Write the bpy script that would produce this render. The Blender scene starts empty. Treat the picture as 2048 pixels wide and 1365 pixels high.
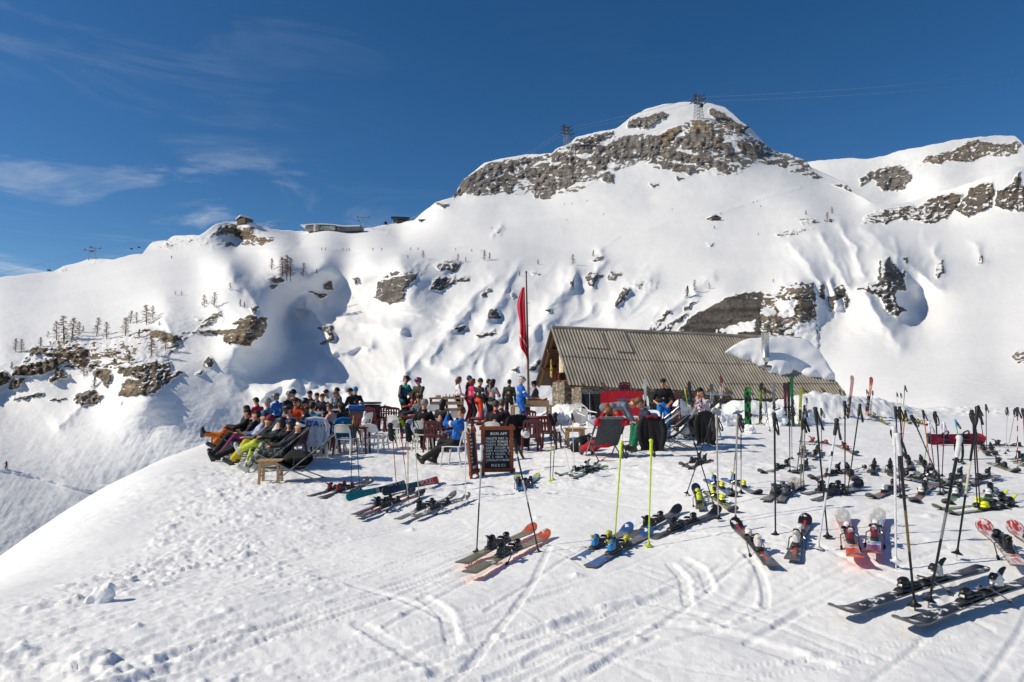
import bpy, bmesh, math, random
import numpy as np
from mathutils import Vector, Matrix

# ---------------------------------------------------------------- camera, sky, sun, exposure
SC = bpy.context.scene
COL = SC.collection
F = 1300.0                       # focal length in photo pixels (2048 wide)
CAMH = 1.55
PITCH = math.atan((758 - 682.5) / F)
cam = bpy.data.objects.new('camera', bpy.data.cameras.new('camera'))
COL.objects.link(cam)
cam.location = (0, 0, CAMH)
cam.rotation_euler = (math.pi / 2 + PITCH, 0, 0)
cam.data.sensor_width = 36.0
cam.data.lens = F / 2048 * 36
cam.data.clip_start = 0.1
cam.data.clip_end = 20000
SC.camera = cam

SUN_EL = math.radians(37)
SUN_AZ = math.radians(262)       # compass-like: clockwise from +Y
sdir = Vector((math.sin(SUN_AZ) * math.cos(SUN_EL), math.cos(SUN_AZ) * math.cos(SUN_EL), math.sin(SUN_EL)))
sun = bpy.data.objects.new('sun', bpy.data.lights.new('sun', 'SUN'))
COL.objects.link(sun)
sun.data.energy = 4.2
sun.data.angle = math.radians(0.5)
sun.data.color = (1.0, 0.905, 0.74)
sun.rotation_euler = sdir.to_track_quat('Z', 'Y').to_euler()

W = bpy.data.worlds.new('World')
SC.world = W
W.use_nodes = True
wn, wl = W.node_tree.nodes, W.node_tree.links
bg = wn['Background']
sky = wn.new('ShaderNodeTexSky')
sky.sky_type = 'NISHITA'
sky.sun_disc = False
sky.sun_elevation = SUN_EL
sky.sun_rotation = SUN_AZ
sky.altitude = 2300
sky.air_density = 1.0
sky.dust_density = 1.6
sky.ozone_density = 3.0
bg.inputs['Strength'].default_value = 0.15
# thin cirrus low in the west: noise on a cloud plane seen along the view direction
geo = wn.new('ShaderNodeTexCoord')
sep = wn.new('ShaderNodeSeparateXYZ')
wl.new(geo.outputs['Generated'], sep.inputs[0])
def wmath(op, a, b=None, c=None, clamp=False):
    n = wn.new('ShaderNodeMath'); n.operation = op; n.use_clamp = clamp
    for i, v in enumerate((a, b, c)):
        if v is None: continue
        if isinstance(v, (int, float)): n.inputs[i].default_value = v
        else: wl.new(v, n.inputs[i])
    return n.outputs[0]
cx = wmath('MULTIPLY', sep.outputs[0], 1.0)
cy = wmath('MULTIPLY', sep.outputs[2], 1.0)
comb = wn.new('ShaderNodeCombineXYZ')
wl.new(cx, comb.inputs[0]); wl.new(cy, comb.inputs[1])
mp = wn.new('ShaderNodeMapping'); mp.vector_type = 'POINT'
mp.inputs['Rotation'].default_value = (0, 0, math.radians(17))
mp.inputs['Scale'].default_value = (4.2, 17.0, 1)
mp.inputs['Location'].default_value = (3.7, 1.3, 0)
wl.new(comb.outputs[0], mp.inputs[0])
n1 = wn.new('ShaderNodeTexNoise'); n1.inputs['Scale'].default_value = 1.0
n1.inputs['Detail'].default_value = 9; n1.inputs['Roughness'].default_value = 0.62
n1.inputs['Distortion'].default_value = 0.8
wl.new(mp.outputs[0], n1.inputs['Vector'])
n2 = wn.new('ShaderNodeTexNoise'); n2.inputs['Scale'].default_value = 7.0
n2.inputs['Detail'].default_value = 3
wl.new(comb.outputs[0], n2.inputs['Vector'])
band = wn.new('ShaderNodeMapRange'); band.interpolation_type = 'SMOOTHSTEP'
band.inputs['From Min'].default_value = 0.47; band.inputs['From Max'].default_value = 0.72
wl.new(n1.outputs['Fac'], band.inputs['Value'])
big = wn.new('ShaderNodeMapRange'); big.interpolation_type = 'SMOOTHSTEP'
big.inputs['From Min'].default_value = 0.30; big.inputs['From Max'].default_value = 0.55
wl.new(n2.outputs['Fac'], big.inputs['Value'])
# cirrus sheet lies to the west (-X) and low
west = wn.new('ShaderNodeMapRange'); west.interpolation_type = 'SMOOTHSTEP'
west.inputs['From Min'].default_value = -0.10; west.inputs['From Max'].default_value = -0.52
wl.new(sep.outputs[0], west.inputs['Value'])
low = wn.new('ShaderNodeMapRange'); low.interpolation_type = 'SMOOTHSTEP'
low.inputs['From Min'].default_value = 0.33; low.inputs['From Max'].default_value = 0.24
wl.new(sep.outputs[2], low.inputs['Value'])
westw = wmath('MULTIPLY', wmath('ADD', wmath('MULTIPLY', west.outputs[0], 0.93), 0.07), wmath('ADD', wmath('MULTIPLY', low.outputs[0], 0.88), 0.12))
cf = wmath('MULTIPLY', band.outputs[0], wmath('MULTIPLY', wmath('ADD', wmath('MULTIPLY', big.outputs[0], 0.7), 0.3), westw))
cf = wmath('MULTIPLY', cf, 0.85, clamp=True)
hsv = wn.new('ShaderNodeHueSaturation')
hsv.inputs['Saturation'].default_value = 1.28
hsv.inputs['Value'].default_value = 0.60
wl.new(sky.outputs[0], hsv.inputs['Color'])
mixc = wn.new('ShaderNodeMix'); mixc.data_type = 'RGBA'
wl.new(cf, mixc.inputs['Factor'])
wl.new(hsv.outputs['Color'], mixc.inputs['A'])
mixc.inputs['B'].default_value = (4.4, 4.7, 5.1, 1)
wl.new(mixc.outputs['Result'], bg.inputs['Color'])

SC.view_settings.view_transform = 'Standard'
SC.view_settings.look = 'None'
SC.view_settings.exposure = 0.0
SC.view_settings.gamma = 1.0

# ---------------------------------------------------------------- helpers
rng = random.Random(7)
nrs = np.random.RandomState(11)
_perm = np.arange(256); nrs.shuffle(_perm); _perm = np.concatenate([_perm, _perm, _perm])
_ga = nrs.rand(512) * 2 * math.pi
_gx, _gy = np.cos(_ga), np.sin(_ga)
def perlin(x, y):
    x = np.asarray(x, float); y = np.asarray(y, float)
    xi = np.floor(x).astype(int); yi = np.floor(y).astype(int)
    xf = x - xi; yf = y - yi
    u = xf * xf * xf * (xf * (xf * 6 - 15) + 10); v = yf * yf * yf * (yf * (yf * 6 - 15) + 10)
    xa = xi & 255; xb = (xi + 1) & 255; ya = yi & 255; yb = (yi + 1) & 255
    def g(a, b, dx, dy):
        h = _perm[_perm[a] + b]
        return _gx[h] * dx + _gy[h] * dy
    n00 = g(xa, ya, xf, yf); n10 = g(xb, ya, xf - 1, yf)
    n01 = g(xa, yb, xf, yf - 1); n11 = g(xb, yb, xf - 1, yf - 1)
    a = n00 + u * (n10 - n00); b = n01 + u * (n11 - n01)
    return (a + v * (b - a)) * 1.5
def fbm(x, y, o=4, r=0.5):
    s = 0; a = 1; f = 1
    for i in range(o):
        s = s + a * perlin(x * f + 17.3 * i, y * f - 9.1 * i); a *= r; f *= 2.03
    return s
def ridged(x, y, o=4, r=0.5):
    s = 0; a = 1; f = 1
    for i in range(o):
        s = s + a * (1 - np.abs(perlin(x * f + 5.7 * i, y * f + 3.3 * i)) * 2); a *= r; f *= 2.1
    return s
def sstep(a, b, x):
    t = np.clip((x - a) / (b - a), 0, 1); return t * t * (3 - 2 * t)

_cp, _sp = math.cos(PITCH), math.sin(PITCH)
def raydir(px, py):
    u = (np.asarray(px, float) - 1024) / F; v = (682.5 - np.asarray(py, float)) / F
    yy = _cp - v * _sp
    return u / yy, (_sp + v * _cp) / yy        # lateral and vertical per metre of depth
def P(px, py, Y):
    a, b = raydir(px, py)
    return Vector((float(a) * Y, Y, CAMH + float(b) * Y))

def new_mesh(name, verts, faces, smooth=True):
    me = bpy.data.meshes.new(name)
    me.from_pydata([tuple(v) for v in verts], [], faces)
    if smooth: me.polygons.foreach_set('use_smooth', [True] * len(me.polygons))
    return me
def grid_mesh(name, V, flip=False):
    """V: (rows, cols, 3) array -> quad grid mesh"""
    R, C = V.shape[:2]
    idx = np.arange(R * C).reshape(R, C)
    q = np.stack([idx[:-1, :-1], idx[:-1, 1:], idx[1:, 1:], idx[1:, :-1]], -1).reshape(-1, 4)
    if flip: q = q[:, ::-1]
    me = bpy.data.meshes.new(name)
    me.vertices.add(R * C); me.vertices.foreach_set('co', V.reshape(-1).astype(np.float32))
    n = len(q)
    me.loops.add(n * 4); me.loops.foreach_set('vertex_index', q.reshape(-1).astype(np.int32))
    me.polygons.add(n)
    me.polygons.foreach_set('loop_start', np.arange(0, n * 4, 4, dtype=np.int32))
    me.polygons.foreach_set('use_smooth', np.ones(n, dtype=bool))
    me.update(calc_edges=True)
    return me
def add_attr(me, name, arr):
    a = me.attributes.new(name, 'FLOAT', 'POINT'); a.data.foreach_set('value', arr.reshape(-1).astype(np.float32))
def link(name, me, mats=(), parent=None):
    o = bpy.data.objects.new(name, me); COL.objects.link(o)
    for m in (mats if isinstance(mats, (list, tuple)) else [mats]): me.materials.append(m)
    if parent is not None: o.parent = parent
    return o
def tag(o, label=None, cat=None, group=None, kind=None):
    if label: o['label'] = label
    if cat: o['category'] = cat
    if group: o['group'] = group
    if kind: o['kind'] = kind
    return o

# ---------------------------------------------------------------- materials
class NT:
    def __init__(s, name):
        s.m = bpy.data.materials.new(name); s.m.use_nodes = True
        s.n, s.l = s.m.node_tree.nodes, s.m.node_tree.links
        s.b = s.n['Principled BSDF']
    def node(s, t, **kw):
        n = s.n.new(t)
        for k, v in kw.items(): setattr(n, k, v)
        return n
    def put(s, inp, v):
        if hasattr(v, 'is_linked') or isinstance(v, bpy.types.NodeSocket): s.l.new(v, inp)
        else: inp.default_value = v
    def math(s, op, a, b=None, c=None, clamp=False):
        n = s.node('ShaderNodeMath', operation=op, use_clamp=clamp)
        for i, v in enumerate((a, b, c)):
            if v is not None: s.put(n.inputs[i], v)
        return n.outputs[0]
    def noise(s, scale, detail=3, rough=0.5, vec=None, dist=0.0):
        n = s.node('ShaderNodeTexNoise')
        n.inputs['Scale'].default_value = scale; n.inputs['Detail'].default_value = detail
        n.inputs['Roughness'].default_value = rough; n.inputs['Distortion'].default_value = dist
        if vec is not None: s.l.new(vec, n.inputs['Vector'])
        return n.outputs['Fac']
    def coord(s, which='Object'):
        return s.node('ShaderNodeTexCoord').outputs[which]
    def mapping(s, vec, scale=(1, 1, 1), rot=(0, 0, 0), loc=(0, 0, 0)):
        m = s.node('ShaderNodeMapping'); s.l.new(vec, m.inputs[0])
        m.inputs['Scale'].default_value = scale; m.inputs['Rotation'].default_value = rot; m.inputs['Location'].default_value = loc
        return m.outputs[0]
    def rng(s, v, a, b, c=0.0, d=1.0, smooth=True):
        n = s.node('ShaderNodeMapRange'); 
        if smooth: n.interpolation_type = 'SMOOTHSTEP'
        s.put(n.inputs['Value'], v)
        for k, x in zip(('From Min', 'From Max', 'To Min', 'To Max'), (a, b, c, d)): n.inputs[k].default_value = x
        return n.outputs[0]
    def mix(s, f, a, b):
        n = s.node('ShaderNodeMix', data_type='RGBA')
        s.put(n.inputs['Factor'], f)
        for k, v in (('A', a), ('B', b)):
            s.put(n.inputs[k], (*v, 1) if isinstance(v, tuple) and len(v) == 3 else v)
        return n.outputs['Result']
    def attr(s, name):
        n = s.node('ShaderNodeAttribute'); n.attribute_name = name; return n.outputs['Fac']
    def bump(s, h, strength=0.3, dist=0.02, normal=None):
        n = s.node('ShaderNodeBump'); n.inputs['Strength'].default_value = strength; n.inputs['Distance'].default_value = dist
        s.l.new(h, n.inputs['Height'])
        if normal is not None: s.l.new(normal, n.inputs['Normal'])
        return n.outputs[0]
    def out(s, col=None, rough=None, normal=None, metal=None):
        if col is not None: s.put(s.b.inputs['Base Color'], (*col, 1) if isinstance(col, tuple) and len(col) == 3 else col)
        if rough is not None: s.put(s.b.inputs['Roughness'], rough)
        if normal is not None: s.l.new(normal, s.b.inputs['Normal'])
        if metal is not None: s.b.inputs['Metallic'].default_value = metal
        return s.m

def hexc(h):
    h = h.lstrip('#'); c = [int(h[i:i + 2], 16) / 255 for i in (0, 2, 4)]
    return tuple(x / 12.92 if x <= 0.04045 else ((x + 0.055) / 1.055) ** 2.4 for x in c)
_mc = {}
def pm(name, col, rough=0.55, var=0.25, scale=9.0, metal=0.0, spec=0.5, bump=0.0):
    """plain procedural surface: base colour broken up by wear noise"""
    key = (name, col, rough, metal)
    if key in _mc: return _mc[key]
    if isinstance(col, str): col = hexc(col)
    t = NT(name)
    c = t.coord()
    n = t.noise(scale, 4, 0.6, c)
    lo = tuple(x * (1 - var) for x in col); hi = tuple(min(1, x * (1 + var)) for x in col)
    colr = t.mix(t.rng(n, 0.3, 0.7), lo, hi)
    t.b.inputs['Specular IOR Level'].default_value = spec
    nm = t.bump(t.noise(scale * 6, 3, 0.6, c), bump, 0.01) if bump else None
    t.out(colr, t.rng(t.noise(scale * 3, 2, 0.5, c), 0, 1, max(0.05, rough - 0.12), min(1, rough + 0.12)), nm, metal)
    _mc[key] = t.m
    return t.m
# ---------------------------------------------------------------- near snow field
XE = [(0, -3.6), (4, -4.0), (8, -5.0), (12, -6.3), (15, -7.5), (18, -8.3), (22, -8.6), (30, -8.4), (80, -8.4)]
def xedge(y): return np.interp(y, [a for a, b in XE], [b for a, b in XE])
YB = [(-30, 24), (-9, 24.5), (-6, 25.5), (-2, 27), (1.2, 29), (2.4, 33), (3.5, 42), (9, 42), (16, 38), (19, 33), (40, 33)]
def yback(x): return np.interp(x, [a for a, b in YB], [b for a, b in YB])
BANK = []      # (x, y, height, radius) snow mounds, filled below from places in the yard
def soft(d, w, s): return np.where(d > -3 * w, s * (np.sqrt(np.maximum(d, 0) ** 2 + w * w) - w), 0)
def ground_base(x, y, banks=True):
    x = np.asarray(x, float); y = np.asarray(y, float)
    d = xedge(y) - x
    z = -soft(d, 2.2, 0.85)
    z = z - 0.035 * np.maximum(0, -x - 0.5) ** 1.15 * sstep(16, 6, y)
    z = z - 0.36 * sstep(3.2, 8.5, y) * sstep(25, 17, y) * sstep(4.0, -1.5, x) - 0.10 * sstep(20, 24, y) * sstep(4, 0, x)
    z = z + 0.10 * sstep(1.2, 3.5, x) * sstep(3.5, 5.5, y) * sstep(14, 9, y)
    z = z - soft(y - yback(x), 2.5, 0.75)
    if banks:
        for bx, by, h, r in BANK:
            q = ((x - bx) ** 2 + (y - by) ** 2) / (r * r)
            z = z + .5 * h * np.exp(-q * 1.4)
    return z
def G(px, py, banks=False):
    a, b = raydir(px, py); a = float(a); b = float(b)
    Y = np.geomspace(2, 120, 1500)
    g = ground_base(a * Y, Y, banks); r = CAMH + b * Y
    k = np.argmax(r < g)
    if k == 0: k = len(Y) - 1
    lo, hi = Y[k - 1], Y[k]
    for _ in range(14):
        m = 0.5 * (lo + hi)
        if CAMH + b * m < ground_base(a * m, m, banks): hi = m
        else: lo = m
    return Vector((a * hi, hi, float(ground_base(a * hi, hi, banks))))
def gz(x, y, banks=True): return float(ground_base(x, y, banks))
def bank(px, py, h, r):
    p = G(px, py); BANK.append((p.x, p.y, h, r))
# bank in front of the hut's stone gable
for a in [(1078, 846, .35, .9), (1110, 838, .55, 1.0), (1142, 838, .75, 1.0), (1166, 842, .8, .9), (1190, 846, .55, .9), (1216, 848, .3, .8),
          # long cleared-snow bank below the low eaves
          (1345, 846, .45, .9), (1372, 842, .5, 1.0), (1398, 842, .35, .8), (1440, 846, .55, 1.0), (1478, 848, .7, 1.1), (1515, 848, .75, 1.1), (1552, 846, .65, 1.1), (1590, 846, .8, 1.1),
          (1625, 845, .85, 1.2), (1660, 845, .9, 1.2), (1695, 843, .9, 1.3), (1730, 842, .7, 1.3), (1765, 840, .45, 1.2), (1800, 842, .25, 1.2),
          (1640, 836, .6, 1.8), (1700, 834, .8, 2.2), (1745, 833, .8, 2.4)]:
    bank(*a)

az = np.linspace(math.radians(-60), math.radians(56), 980)
rr = np.geomspace(1.5, 75, 640)
A, R_ = np.meshgrid(az, rr)
GX = R_ * np.sin(A); GY = R_ * np.cos(A)
GZ = ground_base(GX, GY)
bankz = GZ - ground_base(GX, GY, False)
near = sstep(40, 12, R_)
dz = 0.05 * fbm(GX * 0.35, GY * 0.35, 3) * near
dz += 0.006 * fbm(GX * 2.2, GY * 2.2, 4) + 0.003 * fbm(GX * 11, GY * 11, 3) * sstep(22, 5, R_)
# lumpy cleared snow on the banks
lump = sstep(0.04, 0.3, bankz)
dz += lump * (0.15 * (np.abs(fbm(GX * 1.7, GY * 1.7, 3, .5)) - .25) + 0.035 * np.abs(fbm(GX * 4.5 + 9, GY * 4.5, 2)))
dz += .16 * sstep(6, 10, GX) * sstep(26, 29, GY) * np.abs(fbm(GX * .9, GY * 1.3, 4, .6)) + .03 * sstep(5, 8, GX) * sstep(22, 26, GY) * fbm(GX * 3, GY * 3, 3)
# broken, thrown-up chunks along the left shoulder, smeared along the fall of the tracks
ed = GX - xedge(GY)
ca, sa = math.cos(math.radians(52)), math.sin(math.radians(52))
LU = GX * ca + GY * sa; LV = -GX * sa + GY * ca
chunk = sstep(0.05, 0.7, ed) * sstep(3.6, 1.7, ed) * sstep(19, 13, R_) * (0.4 + 0.6 * sstep(-.25, .35, fbm(GX * .9, GY * .5, 2)))
cl = .55 * fbm(LU * 1.6, LV * 4.2, 3, .6) + .6 * fbm(LU * 5.5, LV * 9, 3, .6)
dz += chunk * (0.055 * np.maximum(cl - 0.05, 0) ** 0.8 + 0.022 * np.abs(fbm(LU * 6, LV * 9, 3)))
# wind-combed streaks following the slope on the left half
LW = LV + .16 * fbm(LU * .5, LV * .8, 2)
dz += (0.0028 * fbm(LU * 0.35, LW * 9, 2) + .0016 * fbm(LU * .8, LW * 24, 2)) * sstep(3.0, -1.5, GX) * sstep(16, 5, R_) * (.3 + sstep(-.3, .4, fbm(GX * .5, GY * .5 + 4, 2)))
# trampled terrace
tram = sstep(9, 11, GY) * sstep(30, 24, GY) * sstep(-8.2, -6.5, GX) * sstep(9, 5, GX)
dz += tram * 0.017 * fbm(GX * 3.1, GY * 3.1, 4, .6)
tram2 = sstep(1.0, 2.5, GX) * sstep(4.2, 6.0, GY) * sstep(26, 20, GY)
dz += tram2 * 0.006 * fbm(GX * 4.3 + 3, GY * 4.3, 3, .6)
# loose lumps
for i in range(80):
    r = 2.6 * (8 ** rng.random()); a = math.radians(rng.uniform(-42, 42)); x = r * math.sin(a); y = r * math.cos(a)
    s = rng.uniform(.012, .034) * (1 + .06 * r); q = ((GX - x) ** 2 + ((GY - y) * 1.1) ** 2) / (s * s)
    dz += s * 0.7 * np.exp(-q) * (1 + .4 * perlin(GX * 40, GY * 40))
def carve(pts, w, dep, lip):
    pts = np.array(pts); m = w * 4
    x0, y0 = pts.min(0) - m; x1, y1 = pts.max(0) + m
    sel = (GX > x0) & (GX < x1) & (GY > y0) & (GY < y1)
    X = GX[sel]; Y = GY[sel]
    if X.size == 0: return
    best = np.full(X.shape, 9.0); side = np.zeros(X.shape)
    for (ax, ay), (bx, by) in zip(pts[:-1], pts[1:]):
        ex, ey = bx - ax, by - ay; L = ex * ex + ey * ey + 1e-9
        t = np.clip(((X - ax) * ex + (Y - ay) * ey) / L, 0, 1)
        dx = X - ax - t * ex; dy = Y - ay - t * ey; d = np.hypot(dx, dy)
        k = d < best; best[k] = d[k]; side[k] = np.sign(ex * dy - ey * dx)[k]
    prof = -dep * sstep(w, w * .55, best) + lip * np.exp(-((best - w * 1.35) / (w * .45)) ** 2) * (.5 + .5 * side) * (0.35 + 1.1 * np.abs(fbm(X * 5, Y * 5, 3)))
    dz[sel] += prof
def track(x, y, head, length, curve, w, dep, lip, pair=0):
    pts = []; h = head
    n = 14
    for i in range(n + 1):
        pts.append((x, y)); x += length / n * math.cos(h); y += length / n * math.sin(h); h += curve / n
    carve(pts, w, dep, lip)
    if pair:
        q = [(a - pair * math.sin(head), b + pair * math.cos(head)) for a, b in pts]; carve(q, w, dep, lip)
for i in range(120):                      # ski tracks
    r = 2.7 * (7 ** rng.random()); a = math.radians(rng.uniform(-46, 38)); x = r * math.sin(a); y = r * math.cos(a)
    left = x < 0.6
    head = math.radians(rng.gauss(50, 12) if left else rng.choice([rng.gauss(35, 18), rng.gauss(110, 25), rng.gauss(5, 10)]))
    track(x, y, head, rng.uniform(.8, 4.5), rng.uniform(-.35, .35), rng.uniform(.018, .04), rng.uniform(.003, .009), rng.uniform(.001, .005), rng.choice([0, 0, .14, .22]))
for i in range(9):                       # side-slip marks near the camera
    x = rng.uniform(-1.2, 2.0); y = rng.uniform(3.2, 4.9)
    track(x, y, math.radians(rng.gauss(38, 16) if i % 3 else rng.gauss(125, 12)), rng.uniform(.5, 1.5), rng.uniform(-.7, .7), rng.uniform(.03, .08), rng.uniform(.004, .010), rng.uniform(.004, .010))
for (pa, pb, w, dep) in [((845, 1190), (905, 1270), .06, .03), ((880, 1330), (1190, 1215), .07, .03), ((1130, 1240), (1350, 1180), .08, .03), ((1340, 1130), (1375, 1200), .05, .03),
                         ((1330, 1240), (1640, 1330), .09, .03), ((1060, 1310), (1300, 1195), .06, .02), ((1370, 1120), (1420, 1175), .05, .025)]:
    a = G(*pa); b = G(*pb); m = (a + b) / 2 + Vector((.06, .05, 0))
    carve([(a.x, a.y), ((a.x + m.x) / 2, (a.y + m.y) / 2 + .02), (m.x, m.y), (b.x, b.y)], w, dep * .35, dep * .35)
GZ = GZ + dz

def snow_material(name, scale=1.0, attr=False, tint=(0.87, 0.873, 0.875)):
    t = NT(name)
    c = t.coord()
    fine = t.noise(55 * scale, 5, 0.65, c); mid = t.noise(7 * scale, 4, 0.6, c)
    col = t.mix(t.rng(mid, 0.3, 0.7), tuple(x * .975 for x in tint), tuple(min(1, x * 1.02) for x in tint))
    n = t.bump(fine, 0.35, 0.012 / scale)
    n = t.bump(mid, 0.25, 0.03 / scale, n)
    t.b.inputs['Specular IOR Level'].default_value = 0.25
    return t.out(col, 0.62, n)
M_SNOW = snow_material('packed_snow')
gnd = link('snow_ground', grid_mesh('snow_ground', np.stack([GX, GY, GZ], -1), flip=True), M_SNOW)
tag(gnd, kind='structure')
# the snowfields carry on behind and beside the viewer
az2 = np.linspace(math.radians(55.9), math.radians(300.1), 90); r2 = np.geomspace(1.5, 900, 60); A2, R2 = np.meshgrid(az2, r2)
X2 = R2 * np.sin(A2); Y2 = R2 * np.cos(A2)
Z2 = np.where(Y2 > -2, ground_base(X2, Y2), ground_base(np.clip(X2, -3, None), np.full_like(Y2, 2.0)) + .02 * np.maximum(0, -Y2 - 2)); Z2 = np.maximum(Z2, -60) + .12 * fbm(X2 * .2, Y2 * .2, 2) * sstep(3, 12, R2)
tag(link('snowfield', grid_mesh('snowfield', np.stack([X2, Y2, Z2], -1), flip=True), M_SNOW), kind='structure')

# ---------------------------------------------------------------- mountain relief
SKY1 = [(-300, 585), (0, 555), (60, 548), (105, 544), (125, 533), (150, 528), (175, 519), (200, 517), (225, 520), (260, 510), (285, 508), (297, 492), (305, 484), (330, 481), (350, 472),
        (400, 470), (412, 462), (430, 450), (450, 444), (470, 444), (500, 444), (520, 450), (545, 459), (580, 462), (610, 463), (700, 461), (740, 456), (790, 447), (828, 441), (845, 426), (872, 404), (906, 395),
        (925, 362), (945, 345), (968, 327), (1000, 318), (1040, 311), (1075, 308), (1104, 307), (1112, 298), (1140, 287), (1152, 275), (1190, 265), (1232, 258), (1252, 243), (1262, 235), (1290, 219), (1330, 208),
        (1380, 204), (1420, 207), (1450, 215), (1466, 227), (1480, 241), (1500, 255), (1522, 279), (1535, 293), (1556, 305), (1580, 309), (1612, 322), (1622, 335), (1660, 352), (1690, 366), (1708, 385), (1740, 404),
        (1775, 409), (1820, 404), (1860, 389), (1900, 378), (1940, 366), (1975, 352), (2000, 345), (2030, 333), (2070, 330), (2350, 300)]
SKY2 = [(1500, 345), (1600, 326), (1640, 321), (1690, 317), (1740, 318), (1770, 312), (1800, 301), (1850, 293), (1900, 282), (1950, 275), (2010, 271), (2030, 272), (2041, 282), (2048, 291), (2075, 288), (2350, 300)]
CP = [(-300, 640, 300), (-300, 720, 185), (-300, 860, 138), (-300, 1000, 112), (-300, 1150, 96), (-300, 585, 420),
      (0, 555, 360), (0, 620, 250), (0, 690, 192), (0, 735, 182), (0, 800, 176), (0, 900, 143), (0, 1030, 119), (0, 1150, 104),
      (110, 544, 400), (200, 517, 440), (150, 600, 275), (150, 670, 200), (150, 720, 186), (170, 790, 176), (200, 690, 192), (150, 850, 159), (150, 980, 134),
      (300, 492, 470), (260, 560, 310), (300, 620, 218), (330, 600, 222), (330, 700, 184), (290, 740, 168), (290, 800, 153), (300, 860, 153), (300, 960, 143), (300, 1100, 128),
      (430, 450, 500), (470, 500, 470), (500, 444, 520), (400, 540, 320), (430, 580, 225), (440, 660, 197), (450, 700, 182), (430, 770, 174), (430, 815, 162), (430, 850, 158), (430, 950, 148), (430, 1100, 136),
      (560, 462, 560), (600, 490, 500), (520, 510, 400), (460, 530, 270), (475, 560, 240), (500, 590, 222), (530, 640, 199), (528, 690, 190), (505, 720, 188),
      (650, 457, 600), (740, 456, 620), (700, 497, 480), (600, 505, 400), (560, 520, 310), (560, 560, 285), (600, 600, 312), (560, 640, 264), (600, 680, 256), (560, 720, 214), (600, 760, 189), (540, 780, 184), (580, 810, 172), (560, 860, 162), (560, 960, 152), (560, 1100, 140),
      (650, 520, 350), (660, 570, 335), (700, 600, 322), (680, 660, 272), (690, 720, 226), (690, 790, 184), (690, 870, 164), (690, 1000, 148),
      (740, 525, 335), (745, 580, 322), (752, 640, 272), (790, 700, 216),
      (800, 515, 325), (790, 545, 292), (785, 600, 272), (800, 640, 250), (830, 443, 640), (800, 480, 540), (800, 505, 380),
      (850, 700, 214), (850, 780, 172), (850, 870, 150), (850, 1000, 136), (900, 497, 420), (900, 522, 350), (890, 570, 296), (900, 620, 262),
      (872, 404, 640), (925, 362, 690), (915, 395, 655), (1000, 318, 740), (1000, 385, 662), (1080, 395, 650), (1104, 307, 740), (1152, 275, 770), (1200, 345, 680), (1000, 440, 560), (1000, 490, 420), (1010, 530, 346),
      (1000, 600, 272), (1000, 680, 220), (1000, 750, 184), (1000, 840, 156), (1000, 1000, 140), (1150, 400, 612), (1150, 470, 480), (1150, 520, 380), (1150, 600, 276), (1150, 700, 214), (1150, 800, 172), (1150, 1000, 140),
      (1232, 258, 790), (1290, 219, 830), (1380, 204, 850), (1380, 235, 800), (1300, 320, 700), (1400, 300, 712), (1400, 350, 662), (1466, 227, 830), (1500, 255, 800), (1535, 293, 790), (1470, 330, 690), (1556, 305, 800), (1612, 322, 790),
      (1560, 345, 700), (1640, 372, 680), (1708, 388, 640), (1300, 400, 590), (1300, 460, 460), (1300, 520, 360), (1300, 580, 278), (1300, 660, 222), (1300, 760, 178), (1300, 1000, 140),
      (1430, 432, 500), (1450, 500, 370), (1450, 580, 250), (1450, 630, 226), (1450, 690, 208), (1450, 800, 160), (1500, 400, 570), (1560, 450, 450), (1560, 520, 320), (1600, 565, 240), (1600, 660, 212), (1600, 800, 140), (1500, 1000, 120),
      (1620, 430, 480), (1640, 480, 370), (1660, 540, 280), (1660, 600, 240), (1680, 680, 205), (1700, 760, 130), (1700, 830, 90), (1700, 1000, 70),
      (1740, 440, 500), (1740, 404, 560), (1820, 404, 560), (1830, 440, 490), (1900, 440, 480), (1900, 378, 550), (2000, 415, 460), (2030, 333, 540), (1780, 480, 400), (1770, 530, 290), (1770, 600, 238), (1770, 640, 218), (1838, 590, 280), (1845, 640, 240), (1800, 720, 150), (1800, 800, 84), (1800, 900, 60),
      (1870, 500, 370), (1880, 560, 287), (1890, 640, 218), (1880, 740, 118), (1900, 810, 66), (1900, 900, 50), (2000, 480, 380), (2000, 560, 280), (2000, 650, 190), (2000, 740, 108), (2000, 810, 62), (2000, 900, 48),
      (2100, 330, 560), (2100, 420, 440), (2100, 560, 260), (2100, 700, 120), (2100, 820, 58), (2350, 300, 600), (2350, 450, 400), (2350, 650, 130), (2350, 820, 56), (2350, 900, 46), (1900, 1100, 40), (2350, 1100, 40), (1400, 1100, 110)]
CP2 = [(1500, 345, 1150), (1640, 321, 1120), (1770, 312, 1100), (1950, 275, 1100), (2041, 282, 1080), (2350, 300, 1000), (1640, 400, 900), (1740, 375, 960), (1780, 345, 1010), (1800, 385, 940), (1850, 320, 1010),
       (1880, 360, 900), (1950, 330, 960), (1950, 400, 800), (2040, 320, 930), (2048, 370, 800), (2350, 400, 800), (1500, 450, 850), (1700, 450, 800), (2350, 480, 700)]
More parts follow.
